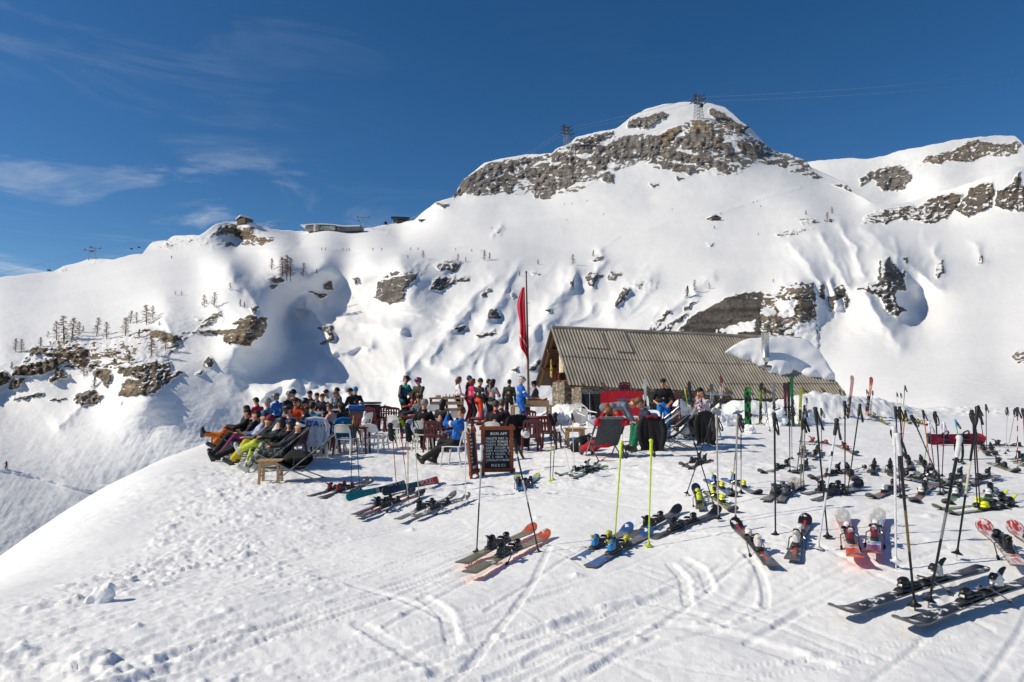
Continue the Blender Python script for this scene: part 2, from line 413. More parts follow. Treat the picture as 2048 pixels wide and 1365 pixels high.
def tps(pts):
    p = np.array([(a / 300., b / 300.) for a, b, d in pts]); v = np.log([d for a, b, d in pts]); n = len(p)
    r = np.hypot(p[:, None, 0] - p[None, :, 0], p[:, None, 1] - p[None, :, 1])
    K = np.where(r > 0, r * r * np.log(r + 1e-12), 0) + np.eye(n) * 0.0015
    Q = np.hstack([np.ones((n, 1)), p]); M = np.zeros((n + 3, n + 3)); M[:n, :n] = K; M[:n, n:] = Q; M[n:, :n] = Q.T
    w = np.linalg.solve(M, np.concatenate([v, np.zeros(3)]))
    def f(px, py):
        x = np.asarray(px) / 300.; y = np.asarray(py) / 300.
        s = w[n] + w[n + 1] * x + w[n + 2] * y
        for i in range(n):
            q = (x - p[i, 0]) ** 2 + (y - p[i, 1]) ** 2
            s = s + w[i] * 0.5 * q * np.log(q + 1e-12)
        return np.exp(s)
    return f
# rock outcrops: (outline, cover 0..1, tan 0..1, dark 0..1, thrust in % of distance)
RK = []
def rock(poly, cover=1.0, tan=.3, dark=.3, thrust=1.0, rough=1.0): RK.append((np.array(poly, float), cover, tan, dark, thrust, rough))
for poly in [
 [(907,395),(927,362),(958,339),(977,328),(997,326),(1016,328),(1036,321),(1047,315),(1059,318),(1055,325),(1032,334),(1022,344),(1008,336),(993,350),(985,356),(962,356),(938,375),(924,387)],
 [(934,387),(938,375),(962,364),(985,356),(1008,352),(1016,358),(1008,367),(1004,377),(985,387),(969,383),(952,389)],
 [(1028,350),(1055,336),(1075,338),(1088,326),(1112,334),(1114,352),(1086,346),(1071,354),(1045,356)],
 [(1067,381),(1075,352),(1086,348),(1110,354),(1114,373),(1102,389),(1092,397),(1071,393)],
 [(1114,338),(1133,332),(1163,338),(1159,354),(1133,354),(1114,352)],
 [(1116,358),(1131,354),(1153,362),(1133,377),(1120,379)],
 [(1102,311),(1112,305),(1133,313),(1172,319),(1170,332),(1153,330),(1124,324)],
 [(1147,291),(1165,289),(1190,291),(1176,307),(1161,301)],
 [(1151,283),(1180,272),(1227,264),(1200,281),(1184,286)],
 [(1180,320),(1196,293),(1221,295),(1217,313),(1210,336),(1190,334)],
 [(1200,352),(1213,344),(1227,352),(1225,364),(1210,364)], [(1008,369),(1028,369),(1024,385),(1010,383)], [(872,406),(895,410),(887,417)],
 [(1258,252),(1261,240),(1291,237),(1326,225),(1338,231),(1318,244),(1295,256),(1277,257)],
 [(1217,290),(1240,276),(1263,274),(1291,270),(1320,274),(1322,301),(1302,313),(1271,313),(1256,321),(1240,315),(1217,318)]]:
    rock(poly, .92, .3, .25)
for poly in [[(1322,270),(1338,260),(1361,254),(1357,266),(1342,282),(1326,297)], [(1428,278),(1439,268),(1447,278),(1443,295),(1428,297)], [(1472,282),(1486,289),(1502,305),(1496,315),(1478,301)],
             [(1385,264),(1386,243),(1396,241),(1424,246),(1426,270),(1405,264)]]:
    rock(poly, 1.0, .85, .1)
for poly in [[(1345,282),(1365,272),(1385,264),(1405,262),(1426,268),(1426,278),(1424,297),(1408,299),(1377,297),(1357,289)],
 [(1324,301),(1334,297),(1365,307),(1396,313),(1420,313),(1416,323),(1400,330),(1369,323),(1349,321),(1324,315)],
 [(1314,325),(1324,323),(1365,330),(1384,338),(1396,344),(1380,347),(1367,335),(1350,334),(1324,330)],
 [(1420,317),(1435,323),(1463,340),(1455,348),(1435,336),(1416,328)], [(1445,287),(1461,285),(1465,301),(1480,317),(1472,326),(1453,317)],
 [(1420,219),(1435,223),(1461,237),(1470,248),(1461,258),(1441,246),(1426,231)]]:
    rock(poly, .95, .4, .25)
for poly in [[(1472,250),(1498,254),(1486,270),(1472,264)], [(1498,289),(1525,293),(1527,317),(1552,326),(1549,332),(1523,319),(1506,307)], [(1666,369),(1696,371),(1705,384),(1683,376)]]:
    rock(poly, .9, .2, .6)
rock([(1440,255),(1475,265),(1530,290),(1556,306),(1611,322),(1630,348),(1680,372),(1601,348),(1572,340),(1552,328),(1500,300)], .64, .4, .4, .4)
rock([(905,394),(930,360),(1000,323),(1075,314),(1110,303),(1160,285),(1240,272),(1322,268),(1386,243),(1430,246),(1470,250),(1530,295),(1560,332),(1510,325),(1470,350),(1390,348),(1310,336),(1285,320),(1215,347),(1160,380),(1095,399),(1060,386),(1000,390),(930,393)], .62, .4, .25, .35)
rock([(412,482),(440,450),(500,452),(556,477),(520,491),(470,498),(420,500)], .56, .6, .1, .3); rock([(305,497),(330,478),(410,470),(400,486),(345,498)], .62, .4, .4, .4)
rock([(1301,369),(1318,369),(1308,375)]); rock([(1353,354),(1367,358),(1357,362)])
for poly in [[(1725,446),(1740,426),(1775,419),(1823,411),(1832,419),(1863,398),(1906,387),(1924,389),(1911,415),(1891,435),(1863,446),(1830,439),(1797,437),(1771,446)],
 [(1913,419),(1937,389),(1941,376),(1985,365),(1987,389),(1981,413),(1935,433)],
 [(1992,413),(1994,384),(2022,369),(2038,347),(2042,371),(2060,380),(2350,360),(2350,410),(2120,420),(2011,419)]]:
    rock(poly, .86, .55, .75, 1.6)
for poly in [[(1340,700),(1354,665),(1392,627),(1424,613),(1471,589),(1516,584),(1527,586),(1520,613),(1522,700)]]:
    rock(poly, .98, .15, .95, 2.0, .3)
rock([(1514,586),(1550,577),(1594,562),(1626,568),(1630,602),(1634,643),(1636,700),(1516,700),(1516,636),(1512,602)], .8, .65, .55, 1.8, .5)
SNOWPATCH = [np.array(p, float) for p in ([(1550,602),(1590,600),(1588,631),(1563,638)], [(1432,662),(1482,645),(1512,640),(1508,662),(1470,670)], [(1585,650),(1632,640),(1636,690),(1590,680)])]
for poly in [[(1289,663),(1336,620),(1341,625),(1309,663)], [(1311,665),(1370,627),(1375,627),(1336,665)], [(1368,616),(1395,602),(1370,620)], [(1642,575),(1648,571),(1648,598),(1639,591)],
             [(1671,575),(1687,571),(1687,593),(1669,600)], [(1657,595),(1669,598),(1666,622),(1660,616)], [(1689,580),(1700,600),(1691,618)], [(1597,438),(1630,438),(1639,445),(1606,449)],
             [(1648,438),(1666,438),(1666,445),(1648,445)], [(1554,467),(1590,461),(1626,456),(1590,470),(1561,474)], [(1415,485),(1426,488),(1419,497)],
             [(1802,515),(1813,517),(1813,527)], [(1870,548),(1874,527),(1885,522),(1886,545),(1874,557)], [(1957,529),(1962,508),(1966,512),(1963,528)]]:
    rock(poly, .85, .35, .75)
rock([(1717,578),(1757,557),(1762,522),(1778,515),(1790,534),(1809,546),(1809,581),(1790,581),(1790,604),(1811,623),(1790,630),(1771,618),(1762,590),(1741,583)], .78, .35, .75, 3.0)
rock([(2024,712),(2039,703),(2060,701),(2085,715),(2060,728),(2034,725)], 1, .8, .3, 2)
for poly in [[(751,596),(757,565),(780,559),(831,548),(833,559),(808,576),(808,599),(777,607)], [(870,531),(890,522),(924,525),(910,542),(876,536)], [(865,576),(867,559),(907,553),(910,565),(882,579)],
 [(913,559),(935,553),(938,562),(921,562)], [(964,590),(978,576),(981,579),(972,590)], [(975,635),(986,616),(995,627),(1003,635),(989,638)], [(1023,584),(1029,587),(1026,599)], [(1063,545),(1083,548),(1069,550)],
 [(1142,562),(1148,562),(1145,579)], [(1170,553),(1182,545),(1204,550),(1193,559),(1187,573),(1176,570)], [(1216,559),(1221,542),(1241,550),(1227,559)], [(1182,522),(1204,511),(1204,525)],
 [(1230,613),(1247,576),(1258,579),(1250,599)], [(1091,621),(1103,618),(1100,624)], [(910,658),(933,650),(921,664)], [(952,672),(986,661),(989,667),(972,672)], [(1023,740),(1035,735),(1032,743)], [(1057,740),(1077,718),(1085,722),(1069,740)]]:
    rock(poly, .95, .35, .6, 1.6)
rock([(757,562),(797,536),(836,522),(860,520),(848,545),(833,552)], .5, .35, .5, .6)
rock([(1258,567),(1278,556),(1312,562),(1312,576),(1287,582),(1267,573)], .62, .3, .6)
for poly in [[(25,753),(31,735),(74,724),(112,717),(133,719),(108,737),(79,748),(56,751),(36,748)], [(58,710),(65,697),(103,695),(103,706)], [(106,708),(108,695),(135,692),(171,699),(173,724),(166,728),(135,715)],
 [(-90,780),(-90,742),(0,746),(13,746),(22,760),(0,771)], [(18,778),(29,757),(45,760),(34,775)], [(101,760),(115,737),(135,751),(121,757),(108,764)], [(209,710),(216,699),(243,704),(225,712)],
 [(236,746),(238,733),(261,735),(310,721),(337,724),(341,746),(364,744),(344,757),(326,771),(319,757),(290,757),(247,751)], [(238,791),(249,760),(281,760),(314,757),(321,773),(310,784),(281,789),(249,793)],
 [(148,802),(157,789),(186,782),(209,791),(191,807),(162,811)], [(186,751),(195,737),(222,742),(218,769),(213,778),(202,757)], [(290,659),(314,661),(355,672),(348,686),(323,677)], [(393,748),(404,742),(404,751)],
 [(383,663),(406,660),(448,663),(471,660),(494,643),(532,637),(530,663),(494,692),(450,684),(448,669),(406,666)], [(465,646),(503,631),(512,634),(489,649)], [(500,613),(518,616),(509,625)],
 [(535,558),(556,555),(568,561),(553,566)], [(538,572),(553,572),(547,577)], [(647,572),(664,564),(664,577),(650,578)], [(623,584),(653,590),(640,593)], [(705,560),(717,557),(711,564)]]:
    rock(poly, .96, .7, .35, 1.6)
rock([(60,700),(110,680),(220,682),(300,655),(330,680),(420,650),(440,620),(420,640),(360,690),(330,720),(230,735),(180,735),(120,735),(40,745)], .64, .6, .4, .5)
rock([(386,634),(406,643),(433,625),(440,632),(418,648)], .6, .6, .4)
rock([(638,657),(664,654),(667,678),(641,688),(661,675),(655,663)], 1, .5, .6, 2)
for poly in [[(27,796),(85,787),(85,791),(56,796),(27,799)], [(99,800),(130,795),(126,801)], [(410,725),(420,715),(425,735)]]: rock(poly, .9, .4, .7)
for poly in [[(439,467),(450,455),(477,458),(494,464),(509,473),(506,481),(483,476),(465,467)], [(512,481),(521,473),(550,476),(541,484),(521,489)]]: rock(poly, 1, .75, .15, 1.0)
for poly in [[(421,499),(427,484),(465,487),(503,487),(465,493),(436,499)], [(401,490),(418,479),(424,487)], [(322,496),(336,479),(354,490),(342,496)], [(371,481),(404,476),(377,484)], [(412,478),(440,456),(436,468)], [(300,495),(308,486),(312,490)], [(185,523),(196,518),(203,524)], [(118,542),(128,536),(132,541)], [(990,458),(1000,452),(1006,460),(998,472)], [(768,470),(776,462),(778,468)]]:
    rock(poly, .75, .4, .4, .8)
ROCK2 = [([(1722,358),(1740,345),(1766,338),(1782,334),(1801,332),(1823,349),(1819,362),(1803,380),(1768,380),(1753,369),(1757,362),(1740,358),(1722,371)], .95, .3, .35, .9, 1),
         ([(1845,323),(1863,312),(1906,303),(1937,286),(1954,282),(1989,290),(2029,284),(2040,290),(2031,306),(2003,314),(1972,310),(1941,323),(1915,323),(1893,317),(1884,328),(1858,325)], .92, .55, .3, .9, 1),
         ([(1720,352),(1770,330),(1830,318),(1860,312),(1850,330),(1780,340)], .5, .3, .3, .2, 1)]
# snow ribs: (polyline in the relief's own chart, half width, thrust in % of distance, skew)
RIBS = [
 ([(612,612),(640,645),(655,668)], 20, 8.0), ([(530,790),(600,752),(690,775)], 26, 5.0), ([(690,640),(760,655),(800,660)], 18, 4.5), ([(670,705),(740,690)], 18, 5.0), ([(470,560),(500,590),(525,630)], 16, 3.0),
 ([(1580,490),(1610,520),(1640,565)], 13, 2.8), ([(1640,470),(1668,520),(1690,565)], 13, 2.8), ([(1680,450),(1712,500),(1722,545)], 12, 3.0),
 ([(1735,462),(1765,490),(1800,515),(1840,545),(1868,570)], 20, 4.5), ([(1768,530),(1790,580),(1800,630)], 20, 4.0), ([(1730,590),(1760,640),(1800,690)], 18, 4.0), ([(1660,560),(1675,610)], 10, 2.5), ([(1870,500),(1882,540)], 12, 2.0), ([(1950,490),(1964,520)], 10, 1.6),
 ([(905,640),(950,590),(985,565)], 16, 3.30), ([(975,640),(1000,600),(1010,580)], 18, 4.20), ([(1095,620),(1120,590),(1142,555)], 20, 4.50), ([(1142,575),(1150,540)], 12, 3.00), ([(1225,620),(1260,575),(1300,555)], 18, 3.60), ([(860,720),(900,660),(940,620)], 18, 2.70), ([(800,760),(860,690)], 14, 2.40),
 ([(1180,570),(1195,535)], 14, 3.00), ([(1040,700),(1080,650),(1110,640)], 18, 2.40), ([(900,740),(960,690),(1010,670)], 16, 2.40), ([(1340,620),(1390,585)], 14, 2.40), ([(1425,555),(1390,580)], 10, 1.80),
 ([(1000,455),(985,470)], 6, 1.35), ([(1200,505),(1208,525)], 9, 1.80),
 ([(180,775),(160,815),(120,850)], 14, 1.6), ([(330,640),(350,680)], 14, 1.2), ([(420,600),(440,640)], 12, 1.6)]
def poly_sd(poly, X, Y):
    """signed distance (px, + inside) of points to a polygon"""
    n = len(poly); best = np.full(X.shape, 1e9); ins = np.zeros(X.shape, bool)
    for i in range(n):
        ax, ay = poly[i]; bx, by = poly[(i + 1) % n]
        ex, ey = bx - ax, by - ay
        t = np.clip(((X - ax) * ex + (Y - ay) * ey) / (ex * ex + ey * ey + 1e-9), 0, 1)
        best = np.minimum(best, np.hypot(X - ax - t * ex, Y - ay - t * ey))
        cr = ((ay > Y) != (by > Y)) & (X < (bx - ax) * (Y - ay) / (by - ay + 1e-12) + ax)
        ins ^= cr
    return np.where(ins, best, -best)
def line_d(pts, X, Y):
    best = np.full(X.shape, 1e9); side = np.zeros(X.shape); along = np.zeros(X.shape)
    n = len(pts) - 1
    for i in range(n):
        ax, ay = pts[i]; bx, by = pts[i + 1]; ex, ey = bx - ax, by - ay
        t0 = ((X - ax) * ex + (Y - ay) * ey) / (ex * ex + ey * ey); t = np.clip(t0, 0, 1)
        d = np.hypot(X - ax - t * ex, Y - ay - t * ey); k = d < best
        best[k] = d[k]
    return best
def relief(name, sky_pts, cps, rocks, ribs, x0, x1, ybot, nc, nr, seed, patches=()):
    f = tps(cps)
    px = np.linspace(x0, x1, nc); ys = np.interp(px, [a for a, b in sky_pts], [b for a, b in sky_pts])
    ys = ys + 1.3 * fbm(px / 26. + seed, px * 0, 3)
    t = np.linspace(0, 1, nr)[:, None] ** 1.0
    PY = ys[None, :] + (ybot - ys[None, :]) * t; PX = np.broadcast_to(px[None, :], PY.shape).copy()
    D = f(PX, PY)
    cov = np.zeros(PX.shape); tan = np.zeros(PX.shape); dark = np.zeros(PX.shape); thr = np.zeros(PX.shape); rgh = np.ones(PX.shape)
    wx = PX + 3.0 * fbm(PX / 14. + seed, PY / 14., 3); wy = PY + 3.0 * fbm(PX / 14. + 40, PY / 14. + seed, 3)
    for poly, c, tn, dk, th, rg in rocks:
        poly = np.array(poly, float)
        a0, b0 = poly.min(0) - 24; a1, b1 = poly.max(0) + 24
        ci = np.where((px > a0) & (px < a1))[0]
        if not len(ci): continue
        sl = np.s_[:, ci[0]:ci[-1] + 1]
        m = (PY[sl] > b0) & (PY[sl] < b1)
        if not m.any(): continue
        sd = poly_sd(poly, wx[sl][m], wy[sl][m])
        sd = sd + 1.8; k = sstep(-1.5, 1.5, sd) * c
        cur = cov[sl][m]; better = k > cur
        for arr, val in ((cov, k), ):
            v = arr[sl]; q = v[m]; q[better] = val[better]; v[m] = q; arr[sl] = v
        w_ = sstep(-14, 2, sd)
        for arr, val in ((tan, tn), (dark, dk)):
            v = arr[sl]; q = v[m]; upd = better | (w_ > 0) & (cur < .02); q[upd] = val; v[m] = q; arr[sl] = v
        v = rgh[sl]; q = v[m]; q[better & (k > .3)] = rg; v[m] = q; rgh[sl] = v
        v = thr[sl]; q = v[m]; q = np.maximum(q, th * sstep(-2.0, 3.5, sd)); v[m] = q; thr[sl] = v
    cov *= 1 - .62 * sstep(.02, .42, fbm(wx / 48. + seed, (wy + .16 * wx) / 8.5, 3)) * sstep(.86, .6, cov)
    for poly in patches:
        sd = poly_sd(poly, wx, wy); cov *= 1 - .8 * sstep(-3, 3, sd + 4 * fbm(PX / 9., PY / 9., 2))
    rk = sstep(.2, .7, cov)
    rel = np.zeros(PX.shape)
    # gentle wind-shaped snow
    rel += 0.28 * fbm(PX / 120. + seed, PY / 75., 3) * (1 - rk) + 0.085 * fbm(PX / 24., PY / 15. + seed, 4, .55)
    if seed == 1: rel += sstep(440, 500, PX) * sstep(800, 740, PX) * sstep(505, 560, PY) * sstep(850, 790, PY) * (.9 * fbm(PX / 60. + 4, PY / 60., 3) - .8 * (ridged((PX * .75 - PY * .65) / 75., (PX * .65 + PY * .75) / 160., 2) - .8))
    # ribbed couloirs
    dA = sstep(700, 800, PX) * sstep(1350, 1270, PX) * sstep(505, 545, PY) * sstep(900, 760, PY)
    u = (PX * 0.80 + PY * 0.60); v_ = (-PX * 0.60 + PY * 0.80)
    rel -= dA * (1.3 * (ridged(u / 80. + seed + .5 * fbm(PX / 90., PY / 90., 2), v_ / 150., 2, .35) - .7) * (.4 + .9 * sstep(-.3, .4, fbm(PX / 110., PY / 80. + 3, 2))))
    dB = sstep(1480, 1560, PX) * sstep(1900, 1790, PX) * sstep(440, 480, PY) * sstep(700, 620, PY)
    u2 = (PX * 0.84 - PY * 0.54)
    rel -= dB * 0.9 * (ridged(u2 / 60. + 3.3 + .4 * fbm(PX / 70., PY / 70., 2), (PX * .54 + PY * .84) / 200., 2, .35) - .7)
    # streaked run-out slopes of the valley
    dC = sstep(780, 850, PY) * sstep(800, 700, PX)
    u3 = PX * .85 + PY * .5
    rel -= dC * (0.045 * fbm(u3 / 11., (PY * .85 - PX * .5) / 90., 3) + .02 * fbm(u3 / 4., PY / 30., 2))
    rel -= sstep(480, 430, PX) * sstep(720, 640, PY) * sstep(530, 570, PY) * .035 * fbm(PX / 80. + .6 * fbm(PX / 60., PY / 40., 2), (PY + .28 * PX) / 4.5, 3)
    # skied slopes below the summit
    dD = sstep(900, 980, PX) * sstep(1500, 1400, PX) * sstep(395, 420, PY) * sstep(500, 470, PY)
    rel -= dD * 0.055 * fbm(PX / 70., PY / 2.6, 2)
    for pts, wd, am in ribs:
        a0 = min(p[0] for p in pts) - wd * 3; a1 = max(p[0] for p in pts) + wd * 3
        ci = np.where((px > a0) & (px < a1))[0]
        if not len(ci): continue
        sl = np.s_[:, ci[0]:ci[-1] + 1]
        d = line_d(pts, PX[sl] + 5 * fbm(PX[sl] / 30., PY[sl] / 30. + 5, 2), PY[sl] + 4 * fbm(PX[sl] / 30. + 8, PY[sl] / 30., 2)) / wd
        rel[sl] -= am * np.exp(-(d ** 1.4) * 1.1)
    if seed == 1:     # groomed road cut in the valley and the traverse under the shed
        for pts, wd, am in [([(-60, 925), (0, 934), (70, 948), (170, 975), (260, 985)], 7, .7), ([(1185, 515), (1240, 470), (1290, 462), (1330, 445), (1440, 426), (1530, 395), (1600, 376)], 2.6, .22), ([(470, 500), (560, 500), (900, 498), (960, 502)], 3, .5), ([(575, 500), (615, 467)], 2, .25), ([(760, 622), (830, 626), (880, 640)], 3, .4)]:
            d = line_d(pts, PX, PY + 1.5 * fbm(PX / 20., PY / 20., 2)); rel -= am * sstep(wd * 1.6, wd * .6, d)
    # cliffs: thrust forward, stepped by strata
    strat = PY / 12. + .5 * PX / 60. + 1.5 * fbm(PX / 40. + seed, PY / 30., 3)
    saw = strat - np.floor(strat)
    step = sstep(0.0, 0.75, saw) * 1.0 - sstep(.85, 1, saw)
    crag = fbm(PX / 11. + 3 * seed, PY / 9., 4, .6); buttress = ridged(PX / 26. + seed, PY / 90., 3) - 0.9
    tm = np.minimum(thr, 1.1) * rgh; rel -= (thr * .75 + tm * (.40 * buttress + .58 * crag + .14 * fbm(PX / 6.5, PY / 6., 2))) * .9
    rel -= rk * np.minimum(thr, 1.1) * .14 * (step - .5)
    D = D * (1 + rel / 100.)
    a, b = raydir(PX, PY)
    V = np.stack([a * D, D, CAMH + b * D], -1)
    # far side of the crest falls away
    back = []
    for k, (dy, dzv) in enumerate([(.012, .0), (.05, -.02), (.14, -.09), (.35, -.30)]):
        top = V[0].copy(); dd = top[:, 1]
        top[:, 0] *= (1 + dy); top[:, 1] = dd * (1 + dy); top[:, 2] = top[:, 2] + dd * dzv - (0.002 * dd if k == 0 else 0)
        back.append(top)
    VV = np.concatenate([np.stack(back[::-1]), V], 0)
    pad = lambda q: np.concatenate([np.repeat(q[:1], 4, 0), q], 0)
    me = grid_mesh(name, VV, flip=True)
    add_attr(me, 'cover', pad(cov)); add_attr(me, 'tan', pad(tan)); add_attr(me, 'dark', pad(dark)); add_attr(me, 'ledge', pad(sstep(.66, .80, saw) * sstep(1.0, .93, saw) * sstep(-.45, .1, fbm(PX / 17. + 2, PY / 9., 3))))
    def at(qx, qy):
        c = (qx - x0) / (x1 - x0) * (nc - 1); ci = int(np.clip(round(c), 0, nc - 1))
        yy = ys[ci]; r = (qy - yy) / (ybot - yy) * (nr - 1); ri = int(np.clip(round(r), 0, nr - 1))
        p = V[ri, ci]; return Vector((float(p[0]), float(p[1]), float(p[2])))
    return me, at

def mountain_material():
    t = NT('alpine_rock_and_snow')
    c = t.coord()
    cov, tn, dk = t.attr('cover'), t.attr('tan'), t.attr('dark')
    g = t.node('ShaderNodeNewGeometry'); sp = t.node('ShaderNodeSeparateXYZ'); t.l.new(g.outputs['Normal'], sp.inputs[0])
    nz = sp.outputs[2]
    n1 = t.noise(0.16, 6, 0.68, c); n2 = t.noise(0.7, 4, 0.6, c)
    strata = t.noise(1.0, 5, 0.65, t.mapping(c, (.03, .03, .42), (.12, .2, 0)))
    cracks = t.noise(1.0, 5, 0.7, t.mapping(c, (.5, .5, .06)))
    # where rock shows: cover + breakup, minus snow lying on ledges
    v = t.math('ADD', cov, t.math('MULTIPLY', t.math('SUBTRACT', n1, .5), .95))
    v = t.math('ADD', v, t.math('MULTIPLY', t.math('SUBTRACT', n2, .5), .35))
    v = t.math('SUBTRACT', v, t.rng(nz, .76, .97, 0, .5)); v = t.math('SUBTRACT', v, t.math('MULTIPLY', t.attr('ledge'), t.rng(dk, .6, .95, .62, .12)))
    v = t.math('MULTIPLY', t.rng(v, .36, .45), t.rng(cov, .02, .25))
    grey = t.mix(t.rng(strata, .32, .68), (.14, .128, .115), (.36, .33, .295))
    brown = t.mix(t.rng(strata, .32, .68), (.16, .12, .08), (.42, .33, .225))
    rockc = t.mix(t.rng(t.math('ADD', tn, t.math('MULTIPLY', t.math('SUBTRACT', t.noise(.05, 3, .5, c), .5), 1.1)), .35, .75), grey, brown)
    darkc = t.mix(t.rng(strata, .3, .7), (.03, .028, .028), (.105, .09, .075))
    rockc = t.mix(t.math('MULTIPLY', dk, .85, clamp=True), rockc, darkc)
    rockc = t.mix(t.rng(cracks, .50, .66, 0, .72), rockc, (.04, .036, .034))
    snow = t.mix(t.rng(t.noise(.02, 3, .5, c), .3, .7), (.80, .805, .81), (.845, .85, .852))
    col = t.mix(v, snow, rockc)
    bs = t.bump(t.noise(.35, 5, .62, c), .26, 0.9)
    bs = t.bump(t.noise(1.6, 4, .6, c), .14, 0.35, bs)
    br = t.bump(t.math('ADD', cracks, strata), .85, 1.6)
    nmix = t.node('ShaderNodeMix', data_type='VECTOR')
    t.l.new(v, nmix.inputs['Factor']); t.l.new(bs, nmix.inputs['A']); t.l.new(br, nmix.inputs['B'])
    t.b.inputs['Specular IOR Level'].default_value = .2
    return t.out(col, t.rng(v, 0, 1, .65, .9), nmix.outputs['Result'])
M_MTN = mountain_material()
me1, MT = relief('snow_mountain', SKY1, CP, RK, RIBS, -300, 2350, 1130, 1060, 470, 1, SNOWPATCH)
tag(link('mountain_slope', me1, M_MTN), kind='structure')
me2, MT2 = relief('far_ridge', SKY2, CP2, ROCK2, [], 1480, 2350, 470, 360, 130, 2)
tag(link('far_ridge', me2, M_MTN), kind='structure')
# ---------------------------------------------------------------- mesh builder
class MB:
    def __init__(s): s.v = []; s.f = []; s.m = []
    def add(s, vs, fs, mi=0):
        o = len(s.v); s.v += [tuple(v) for v in vs]
        for f in fs: s.f.append(tuple(i + o for i in f)); s.m.append(mi)
        return s
    def box(s, c, d, rot=None, mi=0, taper=1.0, bev=0.0):
        hx, hy, hz = d[0] / 2, d[1] / 2, d[2] / 2
        if bev <= 0:
            vs = [Vector((x * hx * (taper if z > 0 else 1), y * hy * (taper if z > 0 else 1), z * hz)) for z in (-1, 1) for y in (-1, 1) for x in (-1, 1)]
            fs = [(0, 2, 3, 1), (4, 5, 7, 6), (0, 1, 5, 4), (2, 6, 7, 3), (0, 4, 6, 2), (1, 3, 7, 5)]
        else:
            b = min(bev, hx * .9, hy * .9, hz * .9)
            ring = lambda ax, ay, z: [Vector(p) for p in ((ax - b, -ay, z), (ax, -ay + b, z), (ax, ay - b, z), (ax - b, ay, z), (-ax + b, ay, z), (-ax, ay - b, z), (-ax, -ay + b, z), (-ax + b, -ay, z))]
            vs = ring(hx - b, hy - b, -hz) + ring(hx, hy, -hz + b) + ring(hx * taper, hy * taper, hz - b) + ring(hx * taper - b, hy * taper - b, hz)
            fs = [tuple(range(7, -1, -1)), tuple(range(24, 32))]
            for k in range(3):
                for i in range(8): fs.append((k * 8 + i, k * 8 + (i + 1) % 8, k * 8 + 8 + (i + 1) % 8, k * 8 + 8 + i))
        R = rot if rot is not None else Matrix.Identity(3)
        return s.add([Vector(c) + R @ v for v in vs], fs, mi)
    def tube(s, pts, r, n=7, mi=0, caps=True, flat=1.0, up=None):
        pts = [Vector(p) for p in pts]; N = len(pts)
        rs = r if isinstance(r, (list, tuple)) else [r] * N
        vs = []; prev = None
        for i, p in enumerate(pts):
            t = (pts[min(i + 1, N - 1)] - pts[max(i - 1, 0)])
            t = t.normalized() if t.length > 1e-9 else Vector((0, 0, 1))
            if prev is None:
                a = Vector(up) if up is not None else (Vector((0, 0, 1)) if abs(t.z) < .9 else Vector((0, 1, 0)))
                x = a.cross(t).normalized()
            else:
                x = (prev - t * prev.dot(t)); x = x.normalized() if x.length > 1e-6 else prev
            prev = x; y = t.cross(x)
            for k in range(n):
                a = 2 * math.pi * k / n
                vs.append(p + (x * math.cos(a) + y * math.sin(a) * flat) * rs[i])
        fs = [(i * n + k, i * n + (k + 1) % n, (i + 1) * n + (k + 1) % n, (i + 1) * n + k) for i in range(N - 1) for k in range(n)]
        if caps: fs += [tuple(range(n - 1, -1, -1)), tuple((N - 1) * n + k for k in range(n))]
        return s.add(vs, fs, mi)
    def bar(s, a, b, w, h, mi=0, up=(0, 0, 1)):
        a = Vector(a); b = Vector(b); t = (b - a).normalized(); u = Vector(up)
        if abs(t.dot(u)) > .98: u = Vector((0, 1, 0))
        x = u.cross(t).normalized(); y = t.cross(x)
        vs = [p + x * i * w / 2 + y * j * h / 2 for p in (a, b) for i, j in ((-1, -1), (1, -1), (1, 1), (-1, 1))]
        return s.add(vs, [(3, 2, 1, 0), (4, 5, 6, 7), (0, 1, 5, 4), (1, 2, 6, 5), (2, 3, 7, 6), (3, 0, 4, 7)], mi)
    def ell(s, c, r, rot=None, nu=12, nv=8, mi=0, v0=0.0, v1=1.0, noise=0.0):
        vs = []; fs = []; c = Vector(c); R = rot if rot is not None else Matrix.Identity(3)
        for j in range(nv + 1):
            th = math.pi * (v0 + (v1 - v0) * j / nv)
            for i in range(nu):
                ph = 2 * math.pi * i / nu
                k = 1 + (noise * rng.uniform(-1, 1) if noise else 0)
                vs.append(c + R @ Vector((r[0] * math.sin(th) * math.cos(ph) * k, r[1] * math.sin(th) * math.sin(ph) * k, r[2] * math.cos(th) * k)))
        for j in range(nv):
            for i in range(nu): fs.append((j * nu + i, (j + 1) * nu + i, (j + 1) * nu + (i + 1) % nu, j * nu + (i + 1) % nu))
        return s.add(vs, fs, mi)
    def lathe(s, prof, c=(0, 0, 0), rot=None, n=14, mi=0):
        R = rot if rot is not None else Matrix.Identity(3); c = Vector(c); vs = []; fs = []
        for r, z in prof:
            for i in range(n):
                a = 2 * math.pi * i / n; vs.append(c + R @ Vector((r * math.cos(a), r * math.sin(a), z)))
        for j in range(len(prof) - 1):
            for i in range(n): fs.append((j * n + i, j * n + (i + 1) % n, (j + 1) * n + (i + 1) % n, (j + 1) * n + i))
        fs += [tuple(range(n - 1, -1, -1)), tuple((len(prof) - 1) * n + i for i in range(n))]
        return s.add(vs, fs, mi)
